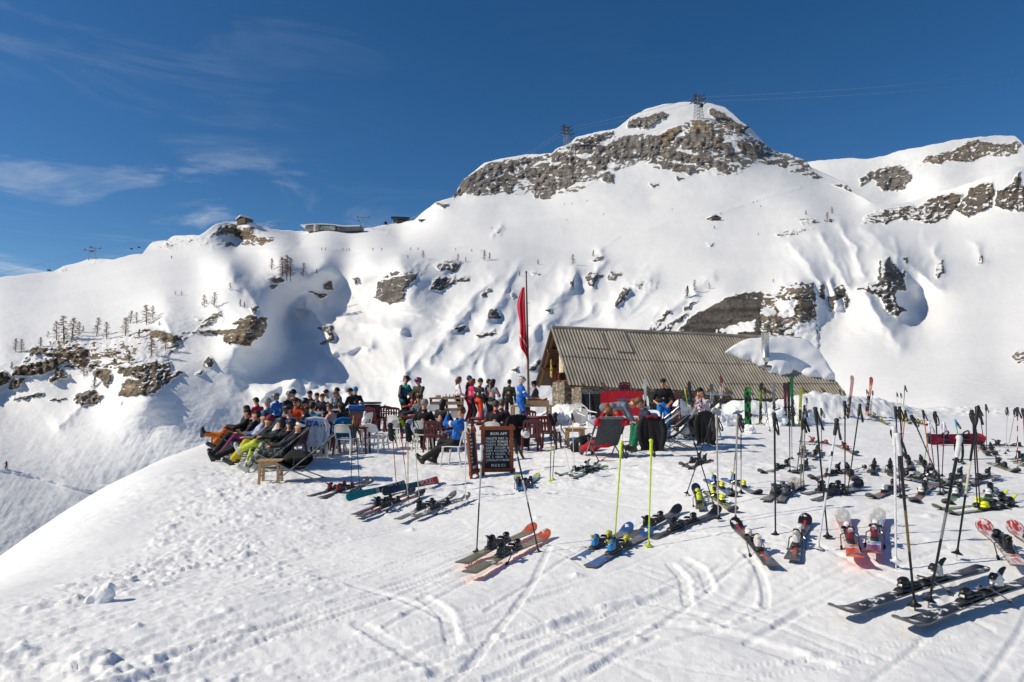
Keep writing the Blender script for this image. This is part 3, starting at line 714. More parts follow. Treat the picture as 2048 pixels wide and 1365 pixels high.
    def sheet(s, rows, th=.01, mi=0):
        """rows: grid of points -> a slab of thickness th"""
        R = len(rows); C = len(rows[0]); g = [[Vector(p) for p in r] for r in rows]; nrm = []
        for i in range(R):
            for j in range(C):
                du = g[min(i + 1, R - 1)][j] - g[max(i - 1, 0)][j]; dv = g[i][min(j + 1, C - 1)] - g[i][max(j - 1, 0)]
                n = du.cross(dv); nrm.append(n.normalized() if n.length > 1e-12 else Vector((0, 0, 1)))
        flat = [p for r in g for p in r]; K = R * C
        vs = [p + n * th / 2 for p, n in zip(flat, nrm)] + [p - n * th / 2 for p, n in zip(flat, nrm)]
        fs = []
        for i in range(R - 1):
            for j in range(C - 1):
                a = i * C + j; fs.append((a, a + C, a + C + 1, a + 1)); fs.append((K + a, K + a + 1, K + a + C + 1, K + a + C))
        ed = [i for i in range(C)] + [i * C + C - 1 for i in range(1, R)] + [(R - 1) * C + i for i in range(C - 2, -1, -1)] + [i * C for i in range(R - 2, 0, -1)]
        for k in range(len(ed)):
            a, b = ed[k], ed[(k + 1) % len(ed)]; fs.append((a, b, K + b, K + a))
        return s.add(vs, fs, mi)
    def prism(s, outline, h0, h1, M=None, mi=0):
        n = len(outline); M = M if M is not None else Matrix.Identity(4)
        vs = [M @ Vector((x, y, h0)) for x, y in outline] + [M @ Vector((x, y, h1)) for x, y in outline]
        fs = [tuple(range(n - 1, -1, -1)), tuple(range(n, 2 * n))] + [(i, (i + 1) % n, n + (i + 1) % n, n + i) for i in range(n)]
        return s.add(vs, fs, mi)
    def xf(s, M, start=0):
        for i in range(start, len(s.v)): s.v[i] = tuple(M @ Vector(s.v[i]))
        return s
    def build(s, name, mats, parent=None, sharp=35, smooth=True):
        me = bpy.data.meshes.new(name); me.from_pydata(s.v, [], s.f)
        if smooth:
            me.polygons.foreach_set('use_smooth', [True] * len(me.polygons))
        o = link(name, me, mats, parent)
        if any(s.m): me.polygons.foreach_set('material_index', s.m)
        me.update()
        if smooth: me.set_sharp_from_angle(angle=math.radians(sharp))
        return o
def rotz(a): return Matrix.Rotation(a, 3, 'Z')
def rotx(a): return Matrix.Rotation(a, 3, 'X')
def roty(a): return Matrix.Rotation(a, 3, 'Y')
def thing(name, label, cat, loc=(0, 0, 0), rz=0.0, group=None, rot=None):
    o = bpy.data.objects.new(name, None); COL.objects.link(o); o.empty_display_size = .2
    o.location = loc
    o.rotation_euler = rot if rot is not None else (0, 0, rz)
    return tag(o, label, cat, group)
def dup(root, loc, rot, label=None, group=None, scale=None):
    def cp(o, par):
        c = o.copy(); COL.objects.link(c)
        if par is not None: c.parent = par
        for ch in kids.get(o.name, []): cp(ch, c)
        return c
    kids = {}
    for ch in root.children_recursive: kids.setdefault(ch.parent.name, []).append(ch)
    r = cp(root, None); r.location = loc; r.rotation_euler = rot if isinstance(rot, (tuple, list)) else (0, 0, rot)
    if scale is not None: r.scale = (scale,) * 3 if not isinstance(scale, tuple) else scale
    if label: r['label'] = label
    if group: r['group'] = group
    return r

# ---------------------------------------------------------------- implicit figures
def surf_nets(D, org, h):
    nx, ny, nz = D.shape; S = D < 0
    if not S.any(): return [], []
    c = np.zeros((nx - 1, ny - 1, nz - 1), int)
    for i in (0, 1):
        for j in (0, 1):
            for k in (0, 1): c += S[i:nx - 1 + i, j:ny - 1 + j, k:nz - 1 + k]
    act = (c > 0) & (c < 8); idx = -np.ones(act.shape, int); cells = np.argwhere(act); idx[act] = np.arange(len(cells))
    acc = np.zeros((len(cells), 3)); cnt = np.zeros(len(cells))
    cs = [(i, j, k) for i in (0, 1) for j in (0, 1) for k in (0, 1)]
    for a in cs:
        for ax in range(3):
            if a[ax]: continue
            b = list(a); b[ax] = 1
            da = D[cells[:, 0] + a[0], cells[:, 1] + a[1], cells[:, 2] + a[2]]; db = D[cells[:, 0] + b[0], cells[:, 1] + b[1], cells[:, 2] + b[2]]
            m = (da < 0) != (db < 0); t = np.where(m, da / (da - db + 1e-12), 0)
            p = np.array(a, float)[None, :].repeat(len(cells), 0); p[:, ax] += t
            acc[m] += p[m]; cnt[m] += 1
    V = (cells + acc / cnt[:, None]) * h + org
    fs = []
    for ax in range(3):
        o1, o2 = [(1, 2), (2, 0), (0, 1)][ax]
        sl0 = [slice(None)] * 3; sl1 = [slice(None)] * 3; sl0[ax] = slice(0, -1); sl1[ax] = slice(1, None)
        a = S[tuple(sl0)]; b = S[tuple(sl1)]; e = np.argwhere(a != b)
        ok = (e[:, o1] > 0) & (e[:, o2] > 0) & (e[:, o1] < D.shape[o1] - 1) & (e[:, o2] < D.shape[o2] - 1); e = e[ok]
        def cell(d1, d2):
            q = e.copy(); q[:, o1] += d1; q[:, o2] += d2; return idx[q[:, 0], q[:, 1], q[:, 2]]
        quad = np.stack([cell(-1, -1), cell(0, -1), cell(0, 0), cell(-1, 0)], 1)
        inside = a[e[:, 0], e[:, 1], e[:, 2]]
        quad[~inside] = quad[~inside][:, ::-1]
        fs.append(quad)
    return V, np.concatenate(fs)
def blob(caps, h=.024, k=.022):
    """smooth union of tapered capsules (a, b, ra, rb[, flatten axis, factor]) -> vertices, quads"""
    A = np.array([[*c[0]] for c in caps]); B = np.array([[*c[1]] for c in caps]); rm = max(max(c[2], c[3]) for c in caps) + 3 * h
    lo = np.minimum(A, B).min(0) - rm; hi = np.maximum(A, B).max(0) + rm
    n = np.ceil((hi - lo) / h).astype(int) + 1
    acc = np.full(n, 1e-9)
    for c in caps:
        a = np.array(c[0], float); b = np.array(c[1], float); ra, rb = c[2], c[3]; R = max(ra, rb) + 5 * k
        fl = c[4] if len(c) > 4 else None
        i0 = np.maximum(np.floor((np.minimum(a, b) - R - lo) / h).astype(int), 0); i1 = np.minimum(np.ceil((np.maximum(a, b) + R - lo) / h).astype(int) + 1, n)
        g = np.meshgrid(*[lo[q] + np.arange(i0[q], i1[q]) * h for q in range(3)], indexing='ij')
        Pn = np.stack(g, -1); e = b - a; L = (e * e).sum() + 1e-12
        t = np.clip(((Pn - a) @ e) / L, 0, 1); off = Pn - a - t[..., None] * e
        if fl is not None:
            ax = np.array(fl[0], float); pr = off @ ax; off = off + (pr * (1 / fl[1] - 1))[..., None] * ax
            d = np.sqrt((off * off).sum(-1)) - (ra + t * (rb - ra)); 
        else: d = np.sqrt((off * off).sum(-1)) - (ra + t * (rb - ra))
        sl = tuple(slice(i0[q], i1[q]) for q in range(3))
        acc[sl] += np.exp(-np.clip(d, -.3, .5) / k)
    D = -k * np.log(acc)
    return surf_nets(D, lo, h)
def blob_obj(name, caps, mats, parent, h=.024, k=.022, extra=None):
    V, Q = blob(caps, h, k)
    mb = MB(); mb.v = [tuple(map(float, v)) for v in V]; mb.f = [tuple(map(int, q)) for q in Q]; mb.m = [0] * len(mb.f)
    if extra: extra(mb)
    return mb.build(name, mats, parent, sharp=70)

SKIN = [hexc('#c98f6f'), hexc('#b97f60'), hexc('#d7a283')]
def cloth(col, rough=.75, kind='cloth'):
    if '/' in col:                      # woven checks or printed flecks in two colours
        if col in _mc: return _mc[col]
        a, b, how = col.split('/'); t = NT('patterned_fabric'); c = t.coord()
        if how == 'check':
            k = t.node('ShaderNodeTexChecker'); k.inputs['Scale'].default_value = 11; t.l.new(t.mapping(c, (1, 1, 1), (.5, .4, .3)), k.inputs['Vector']); f = k.outputs['Fac']
        else: f = t.rng(t.noise(16, 3, .6, c), .48, .54)
        t.out(t.mix(f, hexc(a), hexc(b)), rough); _mc[col] = t.m; return t.m
    return pm('fabric_' + col.strip('#'), hexc(col), rough, .22, 14, 0, .3, .25)
def shell(col): return pm('shell_' + col.strip('#'), hexc(col), .38, .15, 14, 0, .5)
def ik(a, c, l1, l2, pole):
    a = Vector(a); c = Vector(c); d = c - a; L = d.length
    if L > (l1 + l2) * .995: c = a + d * ((l1 + l2) * .995 / L); d = c - a; L = d.length
    x = (l1 * l1 - l2 * l2 + L * L) / (2 * L); hgt = math.sqrt(max(0, l1 * l1 - x * x)); dn = d / L
    p = Vector(pole); p = p - dn * p.dot(dn)
    p = p.normalized() if p.length > 1e-6 else Vector((0, 0, 1))
    return a + dn * x + p * hgt, c
POSE = {
 # pelvis z (in heights), torso lean (deg, + forward), feet (l,r), hands (l,r), head pitch, elbow pole, fixed z: absolute
 'stand': dict(pz=.525, lean=3, feet=((-.12, .03), (.12, -.02)), fz=0),
 'sit': dict(pabs=.52, lean=8, feet=((-.15, .46), (.15, .42)), fz=0),
 'lounge': dict(pabs=.40, lean=-42, feet=((-.13, .66), (.14, .58)), fz=0),
 'bend': dict(pz=.52, lean=82, feet=((-.16, .0), (.16, -.05)), fz=0),
}
N_P = [0]
def person(label, x, y, rz, H=1.72, pose='stand', jacket='#222222', trousers='#1a1a1c', boots='#26262a', skin=0, hair='#2a1c14', hairlen=0, head=None, headcol='#222222', goggles=None, shades=False,
           hands=None, lean=None, feet=None, fz=None, yaw=0, pitch=None, zoff=0.0, sleeves='long', fem=False, collar=None, sidelean=0, pabs=None, crossed=False, stripe=None, z=None, group=None):
    N_P[0] += 1
    p = POSE[pose]; s = H / 1.72
    zg = gz(x, y) if z is None else z
    root = thing('person', label, 'person', (x, y, zg + zoff), rz, group)
    pz = (pabs or p.get('pabs') or p['pz'] * H) 
    ln = math.radians(p['lean'] if lean is None else lean)
    pel = Vector((0, 0, pz)); td = Vector((math.sin(math.radians(sidelean)), math.sin(ln), math.cos(ln))).normalized()
    fw = Vector((0, math.cos(ln), -math.sin(ln)))
    neck = pel + td * (.285 * H); sh = .108 * H * (.9 if fem else 1)
    chest = pel + td * (.20 * H); waist = pel + td * (.09 * H)
    if pitch is None: pitch = 10 if pose == 'stand' else 15 if pose == 'sit' else 4
    hp = math.radians(pitch if pose != 'lounge' else pitch - 14)
    if pose == 'bend': hp = math.radians(55)
    hy = math.radians(yaw)
    hm = Matrix.Rotation(hy, 3, 'Z') @ Matrix.Rotation(-hp, 3, 'X')
    nkd = (td + Vector((0, .25, .6))).normalized() if pose != 'bend' else td
    hc = neck + nkd * (.115 * H) + hm @ Vector((0, .012, 0))
    r = H / 1.72
    # limbs
    hips = [pel + Vector((sx * .052 * H, 0, -.01)) for sx in (-1, 1)]
    ft = feet or p['feet']; fzz = p['fz'] if fz is None else fz
    fzz = fzz if isinstance(fzz, (tuple, list)) else (fzz, fzz)
    legs = []
    for i, sx in enumerate((-1, 1)):
        an = Vector((ft[i][0], ft[i][1], fzz[i] + .095 * r))
        kn, an = ik(hips[i], an, .245 * H, .24 * H, (sx * .18, 1, .35))
        legs.append((hips[i], kn, an))
    if hands is None:
        hands = {'stand': ((-.25, .06, .47), (.25, .06, .47)), 'sit': ((-.14, .36, .42), (.14, .36, .42)), 'lounge': ((-.09, .16, .31), (.08, .13, .33)), 'bend': ((-.15, .75, .25), (.15, .75, .25))}[pose]
    arms = []
    for i, sx in enumerate((-1, 1)):
        shp = neck + Vector((sx * sh, 0, 0)) - td * (.03 * H)
        tgt = Vector((hands[i][0] * r, hands[i][1] * r, hands[i][2] * H if len(hands[i]) == 3 else hands[i][2]))
        el, wr = ik(shp, tgt, .165 * H, .15 * H, (sx * .8, -.5, -.7) if hands[i][2] < .8 else (sx * 1.0, .2, .1))
        arms.append((shp, el, wr))
    sk = pm('skin%d' % skin, SKIN[skin], .5, .12, 20)
    eye = pm('eye_dark', (.02, .015, .012), .3, .1); lip = pm('lip', hexc('#8d4a40'), .5, .1)
    # --- body: one continuous skin, head to hands to ankles
    caps = [(hc + hm @ Vector((0, -.012, .02)) * r, hc + hm @ Vector((0, .012, -.035)) * r, .083 * r, .066 * r), (hc + hm @ Vector((0, .035, -.065)) * r, hc + hm @ Vector((0, .04, -.075)) * r, .045 * r, .036 * r),
            (hc + hm @ Vector((0, .078, -.008)) * r, hc + hm @ Vector((0, .098, -.032)) * r, .011 * r, .017 * r),
            (hc - hm @ Vector((0, .005, .06)) * r, neck - td * .03, .052 * r, .06 * r), (neck - td * .05, pel, .085 * r, .10 * r)]
    for sx in (-1, 1): caps.append((hc + hm @ Vector((sx * .078, -.005, .0)) * r, hc + hm @ Vector((sx * .08, -.008, -.03)) * r, .014 * r, .012 * r))
    for a, b, c in legs: caps += [(a, b, .06 * r, .045 * r), (b, c, .045 * r, .035 * r)]
    fing = []
    for i, (a, b, c) in enumerate(arms):
        caps += [(a, b, .042 * r, .036 * r), (b, c, .036 * r, .026 * r)]
        d = (c - b).normalized(); sx = (-1, 1)[i]
        inw = (Vector((-sx, 0, 0)) - d * d.dot(Vector((-sx, 0, 0)))); inw = inw.normalized() if inw.length > .1 else Vector((0, 1, 0)); nb = d.cross(inw)
        caps.append((c, c + d * .055 * r, .03 * r, .036 * r, (tuple(nb), .55)))
        fing.append((c + d * .05 * r, d, inw, nb))
    def face(mb):
        for sx in (-1, 1):
            mb.ell(hc + hm @ Vector((sx * .032, .074, .004)) * r, (.012 * r, .008 * r, .008 * r), None, 6, 4, 1)
            mb.tube([hc + hm @ Vector((sx * .018, .083, .022)) * r, hc + hm @ Vector((sx * .048, .072, .024)) * r], .005 * r, 4, 1)
        mb.tube([hc + hm @ Vector((-.022, .079, -.062)) * r, hc + hm @ Vector((0, .088, -.062)) * r, hc + hm @ Vector((.022, .079, -.062)) * r], .006 * r, 5, 2)
        for c, d, inw, nb in fing:
            for q, (o, L) in enumerate(((-.028, .062), (-.009, .072), (.010, .068), (.027, .052))):
                b0 = c + nb.cross(d) * 0 + inw * o * r * 1.0; cu = inw * 0 + nb * (.02 + .004 * q)
                mb.tube([b0 - d * .01, b0 + d * L * .5 * r + cu * .35, b0 + d * L * .85 * r + cu * 1.1], [.0105 * r, .0095 * r, .0075 * r], 5, 0)
            mb.tube([c - d * .035 + inw * .02, c - d * .005 + inw * .05 * r + nb * .01, c + d * .025 * r + inw * .058 * r + nb * .02], [.012 * r, .011 * r, .008 * r], 5, 0)
    blob_obj('body', caps, [sk, eye, lip], root, .021, .012, face)
    # --- jacket
    if stripe is None and pose != 'bend' and rng.random() < .5: stripe = rng.choice(['#3a3a3e', '#8a8d92', '#b9b9bb', '#1f4f8a', '#7d2a2a', '#2a2a2d', '#a3662a'])
    jm = cloth(jacket); jc = []
    w = .9 if fem else 1.0
    jc += [(chest + Vector((-.055 * w, 0, 0)) * r + fw * .01, chest + Vector((.055 * w, 0, 0)) * r + fw * .01, .118 * r * w, .118 * r * w, (tuple(fw), .86)),
           (neck - td * .055 * H + Vector((-.07 * w * r, 0, 0)), neck - td * .055 * H + Vector((.07 * w * r, 0, 0)), .088 * r, .088 * r, (tuple(fw), .9)),
           (waist + Vector((-.05 * w * r, 0, 0)), waist + Vector((.05 * w * r, 0, 0)), .112 * r * w, .112 * r * w, (tuple(fw), .9)),
           (pel - td * .035 + Vector((-.055 * r, 0, 0)), pel - td * .035 + Vector((.055 * r, 0, 0)), .118 * r, .118 * r, (tuple(fw), .95)),
           (neck - td * .03, neck + nkd * .022, .072 * r, .066 * r)]
    for a, b, c in arms:
        jc += [(a, b, .066 * r, .055 * r)]
        if sleeves == 'long': jc += [(b, b + (c - b) * .96, .054 * r, .041 * r)]
        elif sleeves == 'half': jc += [(b, b + (c - b) * .15, .053 * r, .046 * r)]
    def trim(mb):
        if stripe:
            f = neck - td * .1 + fw * .115 * r
            mb.tube([f, waist + fw * .12 * r], .008, 4, 1)
            for a, b, c in arms:
                mb.tube([a + (b - a) * .45, a + (b - a) * .62], .066 * r, 9, 1)
    blob_obj('jacket', jc, [jm, cloth(stripe)] if stripe else [jm], root, .025, .02, trim)
    if collar: JK = [c for c in root.children if c.name.startswith('jacket')][0]; MB().lathe([(.074 * r, -.03), (.08 * r, .0), (.074 * r, .03), (.066 * r, .03)], neck + nkd * .01, Vector((0, 0, 1)).rotation_difference(nkd).to_matrix(), 12).build('collar', cloth(collar), JK)
    # --- trousers
    tc = [(pel + Vector((-.05 * r, 0, 0)), pel + Vector((.05 * r, 0, 0)), .108 * r, .108 * r, (tuple(fw), .95)), (pel, waist, .10 * r, .095 * r)]
    for a, b, c in legs: tc += [(a, b, .092 * r, .074 * r), (b, a + (c - a) * 1.0, .074 * r, .072 * r)] if False else [(a, b, .092 * r, .073 * r), (b, b + (c - b) * .96, .073 * r, .070 * r)]
    blob_obj('trousers', tc, [cloth(trousers)], root, .026, .02)
    # --- boots
    for i, (a, b, c) in enumerate(legs):
        shin = (c - b).normalized(); toe = (fw if False else Vector((0, 1, 0)))
        if pose == 'lounge': toe = Vector((0, .35, 1)).normalized() if abs(shin.y) > .75 else Vector((0, 1, .1)).normalized()
        toe = (toe - shin * toe.dot(shin) * .9).normalized()
        sole = c + shin * .055 * r
        bc = [(b + (c - b) * .62, c, .066 * r, .062 * r), (sole - toe * .055 * r, sole + toe * .15 * r, .05 * r, .046 * r), (c, sole + toe * .10 * r, .06 * r, .045 * r)]
        bt = shell(boots)
        def buckles(mb, c=c, b=b, shin=shin, toe=toe):
            sd = shin.cross(toe).normalized()
            for q in (.02, .075): mb.bar(c - shin * q + toe * .064 * r - sd * .035, c - shin * q + toe * .064 * r + sd * .035, .012, .014, 1, up=tuple(toe))
        blob_obj('boot', bc, [bt, pm('buckle', (.5, .5, .52), .3, .1, 9, .8)], root, .022, .012, buckles)
    # --- hair / headwear
    hm_ = pm('hair_' + hair.strip('#'), hexc(hair), .6, .35, 40, 0, .4)
    hcaps = []
    if head in (None, 'shades', 'band', 'hat', 'beanie') :
        if head not in ('beanie',) and hair != 'none': hcaps += [(hc + hm @ Vector((0, -.022, .035)) * r, hc + hm @ Vector((0, -.03, -.0)) * r, .089 * r, .082 * r), (hc + hm @ Vector((-.03, .03, .075)) * r, hc + hm @ Vector((.03, .03, .075)) * r, .035 * r, .035 * r)]
    if hairlen:
        bk = hm @ Vector((0, -.075, -.05)) * r
        dn = hc + bk + Vector((0, -.06, -1)) * hairlen * r if pose != 'bend' else hc + bk
        hcaps += [(hc + hm @ Vector((0, -.05, -.01)) * r, hc + bk, .08 * r, .07 * r), (hc + bk, dn, .07 * r, .045 * r)]
        for sx in (-1, 1): hcaps.append((hc + hm @ Vector((sx * .07, -.02, 0)) * r, hc + hm @ Vector((sx * .075, -.03, -.12)) * r, .035 * r, .028 * r))
    if hcaps: blob_obj('hair', hcaps, [hm_], root, .02, .012)
    R = hm
    if head == 'helmet':
        mb = MB(); prof = [(.128 * math.sin(a), .125 * math.cos(a)) for a in np.linspace(.02, 1.75, 9)]
        mb.lathe([(q[0] * r, q[1] * r) for q in prof][::-1], hc + hm @ Vector((0, -.012, .018)) * r, hm, 16)
        for sx in (-1, 1): mb.ell(hc + hm @ Vector((sx * .10, -.01, -.045)) * r, (.022 * r, .05 * r, .055 * r), hm, 8, 6)
        mb.tube([hc + hm @ Vector((.12 * math.sin(a), .118 * math.cos(a), .045)) * r for a in np.linspace(-1, 1, 7)], .012 * r, 5)
        hobj = mb.build('helmet', shell(headcol), root, 50)
    if head == 'beanie':
        mb = MB(); prof = [(.104 * math.sin(a), .115 * math.cos(a) + .012) for a in np.linspace(.02, 1.6, 8)] + [(.110, .008), (.110, -.028), (.098, -.03)]
        mb.lathe([(q[0] * r, q[1] * r) for q in prof][::-1], hc + hm @ Vector((0, -.012, .035)) * r, hm @ rotx(.12), 16)
        b = mb.build('beanie', cloth(headcol), root, 60)
    if head == 'band':
        MB().lathe([(.094 * r, -.03 * r), (.102 * r, -.02 * r), (.102 * r, .02 * r), (.094 * r, .03 * r)], hc + hm @ Vector((0, -.01, .04)) * r, hm @ rotx(.15), 16).build('headband', cloth(headcol), root, 60)
    if head == 'hat':
        mb = MB(); c0 = hc + hm @ Vector((0, -.01, .06)) * r
        mb.lathe([(.17 * r, -.01), (.172 * r, .0), (.10 * r, .008), (.104 * r, .07), (.085 * r, .105), (.02 * r, .11)], c0, hm, 18); mb.build('hat', cloth(headcol), root, 40)
    if goggles:
        mb = MB(); zo = .062 if head == 'helmet' else .012
        if shades == 'eyes': zo = .008
        mb.tube([hc + hm @ Vector((.112 * math.sin(a), .108 * math.cos(a), zo)) * r for a in np.linspace(-.75, .75, 7)], .034 * r, 8, 0, True, .6)
        mb.tube([hc + hm @ Vector((.128 * math.sin(a), -.012 + .13 * math.cos(a), zo + .004)) * r for a in np.linspace(.75, 2 * math.pi - .75, 14)], .012 * r, 5, 1)
        mb.build('goggles', [pm('lens_' + goggles.strip('#'), hexc(goggles), .12, .2, 6, .3), pm('strap_black', (.02, .02, .022), .6)], hobj if head == 'helmet' else root, 60)
    if shades and shades != 'eyes':
        mb = MB()
        for sx in (-1, 1):
            mb.ell(hc + hm @ Vector((sx * .034, .082, .006)) * r, (.03 * r, .01 * r, .02 * r), hm, 9, 5)
            mb.tube([hc + hm @ Vector((sx * .06, .075, .01)) * r, hc + hm @ Vector((sx * .086, -.0, .01)) * r], .005 * r, 4)
        mb.tube([hc + hm @ Vector((-.012, .088, .012)) * r, hc + hm @ Vector((.012, .088, .012)) * r], .005 * r, 4)
        mb.build('sunglasses', pm('lens_dark', (.012, .01, .01), .1, .1), root, 50)
    root['_pts'] = 0; del root['_pts']
    return root, dict(neck=neck, td=td, fw=fw, chest=chest, waist=waist, hc=hc, hm=hm, arms=arms, r=r)
def head_top(pose, H, pabs=None, lean=None):
    p = POSE[pose]; pz = pabs or p.get('pabs') or p['pz'] * H
    ln = math.radians(p['lean'] if lean is None else lean)
    td = Vector((0, math.sin(ln), math.cos(ln))); nk = (td + Vector((0, .25, .6))).normalized()
    q = Vector((0, 0, pz)) + td * .285 * H + nk * .115 * H
    return q.z + .11 * H / 1.72, q.y
def place_head(hx, hy, pose, H=1.72, pabs=None, lean=None, zoff=0, lo=6, hi=33):
    """ground spot (x, y) for a figure whose head top is seen at photo pixel hx, hy"""
    hz, _ = head_top(pose, H, pabs, lean); a, b = map(float, raydir(hx, hy))
    Y = np.linspace(lo, hi, 600); f = CAMH + b * Y - ground_base(a * Y, Y) - hz - zoff
    k = np.where((f[:-1] > 0) & (f[1:] <= 0))[0]
    y = Y[k[0]] if len(k) else Y[np.argmin(np.abs(f))]
    return a * y, y
# ---------------------------------------------------------------- furniture and kit builders
WHITEP = pm('white_plastic', hexc('#e6e4dc'), .38, .05, 5); MAROONP = pm('maroon_plastic', hexc('#5c1a22'), .35, .18, 6)
STEEL = pm('grey_steel_tube', hexc('#8a8c8e'), .3, .15, 12, .85); SLING = cloth('#3b4044'); BLACK = pm('black_plastic', (.018, .018, .02), .4, .3)
WOODL = None
def wood(name, a, b, sc=(2, 2, 26)):
    t = NT(name); c = t.coord(); v = t.mapping(c, sc)
    n = t.noise(3.0, 6, .65, v, .6); k = t.noise(9, 3, .5, c)
    col = t.mix(t.rng(n, .3, .7), hexc(a), hexc(b)); col = t.mix(t.rng(k, .62, .8, 0, .35), col, tuple(x * .5 for x in hexc(a)))
    return t.out(col, .7, t.bump(n, .4, .01))
W_PALE = wood('pale_pine', '#a8835a', '#c9a578', (26, 26, 2)); W_OLD = wood('old_brown_timber', '#4a2f1c', '#7b5433', (2, 2, 14)); W_RED = wood('red_brown_stained_wood', '#7d3a1c', '#a3552c', (14, 14, 2))

def mono_chair():
    o = thing('plastic_chair', '', 'chair')
    mb = MB(); rows = []
    for i in range(7):
        y = -.21 + .42 * i / 6; rows.append([(x * (.215 + .01 * i / 6), y, .44 - .012 * math.cos(x * 1.4) - (.022 * max(0, (i - 4) / 2) ** 2) + .006) for x in (-1, -.6, -.2, .2, .6, 1)])
    mb.sheet(rows, .02); mb.build('seat', WHITEP, o, 60)
    mb = MB(); tilt = lambda z: -.21 - (z - .44) * .24
    arch = []
    for k in range(17):
        a = math.pi * k / 16; z = .70 + .10 * math.sin(a) ** .7 if 2 < k < 14 else .44 + (.70 - .44) * (min(k, 16 - k) / 2.5); z = min(z, .80)
        x = .205 * math.cos(a) if 2 < k < 14 else .205 * (1 if k <= 2 else -1)
        arch.append((x, tilt(z) - .025 * (1 - (x / .21) ** 2), z))
    mb.tube(arch, .02, 6, 0, True, .6)
    rows = []
    for j in range(5):
        z = .60 + .19 * j / 4; hw = .195 if j < 3 else (.185 if j == 3 else .15)
        rows.append([(x * hw, tilt(z) - .025 * (1 - x * x), z) for x in (-1, -.5, 0, .5, 1)])
    mb.sheet(rows, .016); mb.build('backrest', WHITEP, o, 60)
    for sx in (-1, 1):
        for sy in (-1, 1):
            MB().tube([(sx * .195, sy * .185, .44), (sx * .205, sy * .20 - .0, .30), (sx * .225, sy * .245 - (.02 if sy < 0 else 0), 0)], [.032, .027, .019], 6, 0, True, .7).build('leg', WHITEP, o, 60)
    return o
def slat_chair():
    o = thing('slatted_armchair', '', 'chair'); mb = MB()
    rows = [[(x * .225, -.22 + .44 * i / 5, .43 - .014 * math.cos(x * 1.4)) for x in (-1, -.5, 0, .5, 1)] for i in range(6)]
    mb.sheet(rows, .022).build('seat', MAROONP, o, 60)
    mb = MB(); by = lambda z, x: -.22 - (z - .43) * .22 - .03 * (1 - (x / .24) ** 2)
    for x in (-.2, -.12, -.04, .04, .12, .2):
        top = .86 - .035 * (x / .2) ** 2
        mb.sheet([[(x - .024, by(z, x), z), (x + .024, by(z, x), z)] for z in np.linspace(.45, top, 4)], .016)
    for z0, z1 in ((.45, .50), (.66, .69), (.80, .87)):
        mb.sheet([[(x, by(z, x), z - (.035 * (x / .2) ** 2 if z > .75 else 0)) for x in np.linspace(-.225, .225, 8)] for z in (z0, z1)], .019)
    mb.build('backrest', MAROONP, o, 60)
    for sx in (-1, 1):
        MB().tube([(sx * .235, by(.66, .2), .66), (sx * .262, -.08, .655), (sx * .262, .14, .645), (sx * .25, .21, .62), (sx * .24, .215, .50), (sx * .235, .21, .42)], [.02, .03, .032, .026, .022, .022], 7, 0, True, .6).build('armrest', MAROONP, o, 60)
        for sy in (-1, 1): MB().tube([(sx * .215, sy * .19, .44), (sx * .245, sy * .24 - (.02 if sy < 0 else 0), 0)], [.034, .022], 6, 0, True, .75).build('leg', MAROONP, o, 60)
    return o
def deck_chair(sling='#3b4044', pad='#7d8387'):
    o = thing('deck_chair', '', 'deck chair'); w = .29; K = .87
    mb = MB(); 
    for sx in (-1, 1): mb.tube([(sx * w, -.62, .98), (sx * w, .60, .02)], .014, 7)
    for q in ((-.62, .98), (.60, .02), (.05, .452)): mb.tube([(-w, q[0], q[1]), (w, q[0], q[1])], .013, 7)
    mb.build('back_frame', STEEL, o)
    mb = MB(); w2 = .262
    for sx in (-1, 1): mb.tube([(sx * w2, .50, .46), (sx * w2, .30, .34), (sx * w2, -.52, .02)], .014, 7)
    for q in ((.50, .46), (-.52, .02)): mb.tube([(-w2, q[0], q[1]), (w2, q[0], q[1])], .013, 7)
    mb.build('seat_frame', STEEL, o)
    for sx in (-1, 1):
        mb = MB(); mb.tube([(sx * .31, -.40, .80), (sx * .315, -.18, .60), (sx * .315, .20, .575)], .017, 7); mb.tube([(sx * .312, .14, .575), (sx * .30, .16, .38)], .011, 6); mb.build('armrest', BLACK, o)
    prof = [(-.61, .985), (-.50, .83), (-.36, .655), (-.20, .46), (-.05, .335), (.10, .30), (.28, .355), (.49, .462)]
    SL = MB().sheet([[(x, y, z - .02 * (1 - (x / .26) ** 2) * (1 if 0 < i < 7 else 0)) for x in np.linspace(-.265, .265, 6)] for i, (y, z) in enumerate(prof)], .008).build('sling', cloth(sling), o, 60)
    MB().sheet([[(x, y + .02, z + .025) for x in np.linspace(-.24, .24, 4)] for y, z in prof[:2]], .035).build('head_pad', cloth(pad), SL, 60)
    for c in o.children_recursive:
        for v in c.data.vertices: v.co.y *= K; v.co.z *= .9
    return o
def stool(h=.45):
    o = thing('wooden_stool', '', 'stool')
    mb = MB()
    for i in range(4): mb.box((-.17 + .113 * i, 0, h - .012), (.108, .34, .024), None, 0, 1, .004)
    mb.build('seat', W_PALE, o)
    for sx in (-1, 1):
        for sy in (-1, 1): MB().bar((sx * .155, sy * .135, h - .024), (sx * .175, sy * .15, 0), .045, .045).build('leg', W_PALE, o)
    for sy in (-1, 1): MB().box((0, sy * .137, h - .06), (.28, .018, .06)).build('apron_rail', W_PALE, o)
    for sx in (-1, 1): MB().box((sx * .157, 0, h - .06), (.018, .24, .06)).build('apron_rail', W_PALE, o); MB().box((sx * .165, 0, .16), (.018, .26, .035)).build('stretcher', W_PALE, o)
    return o
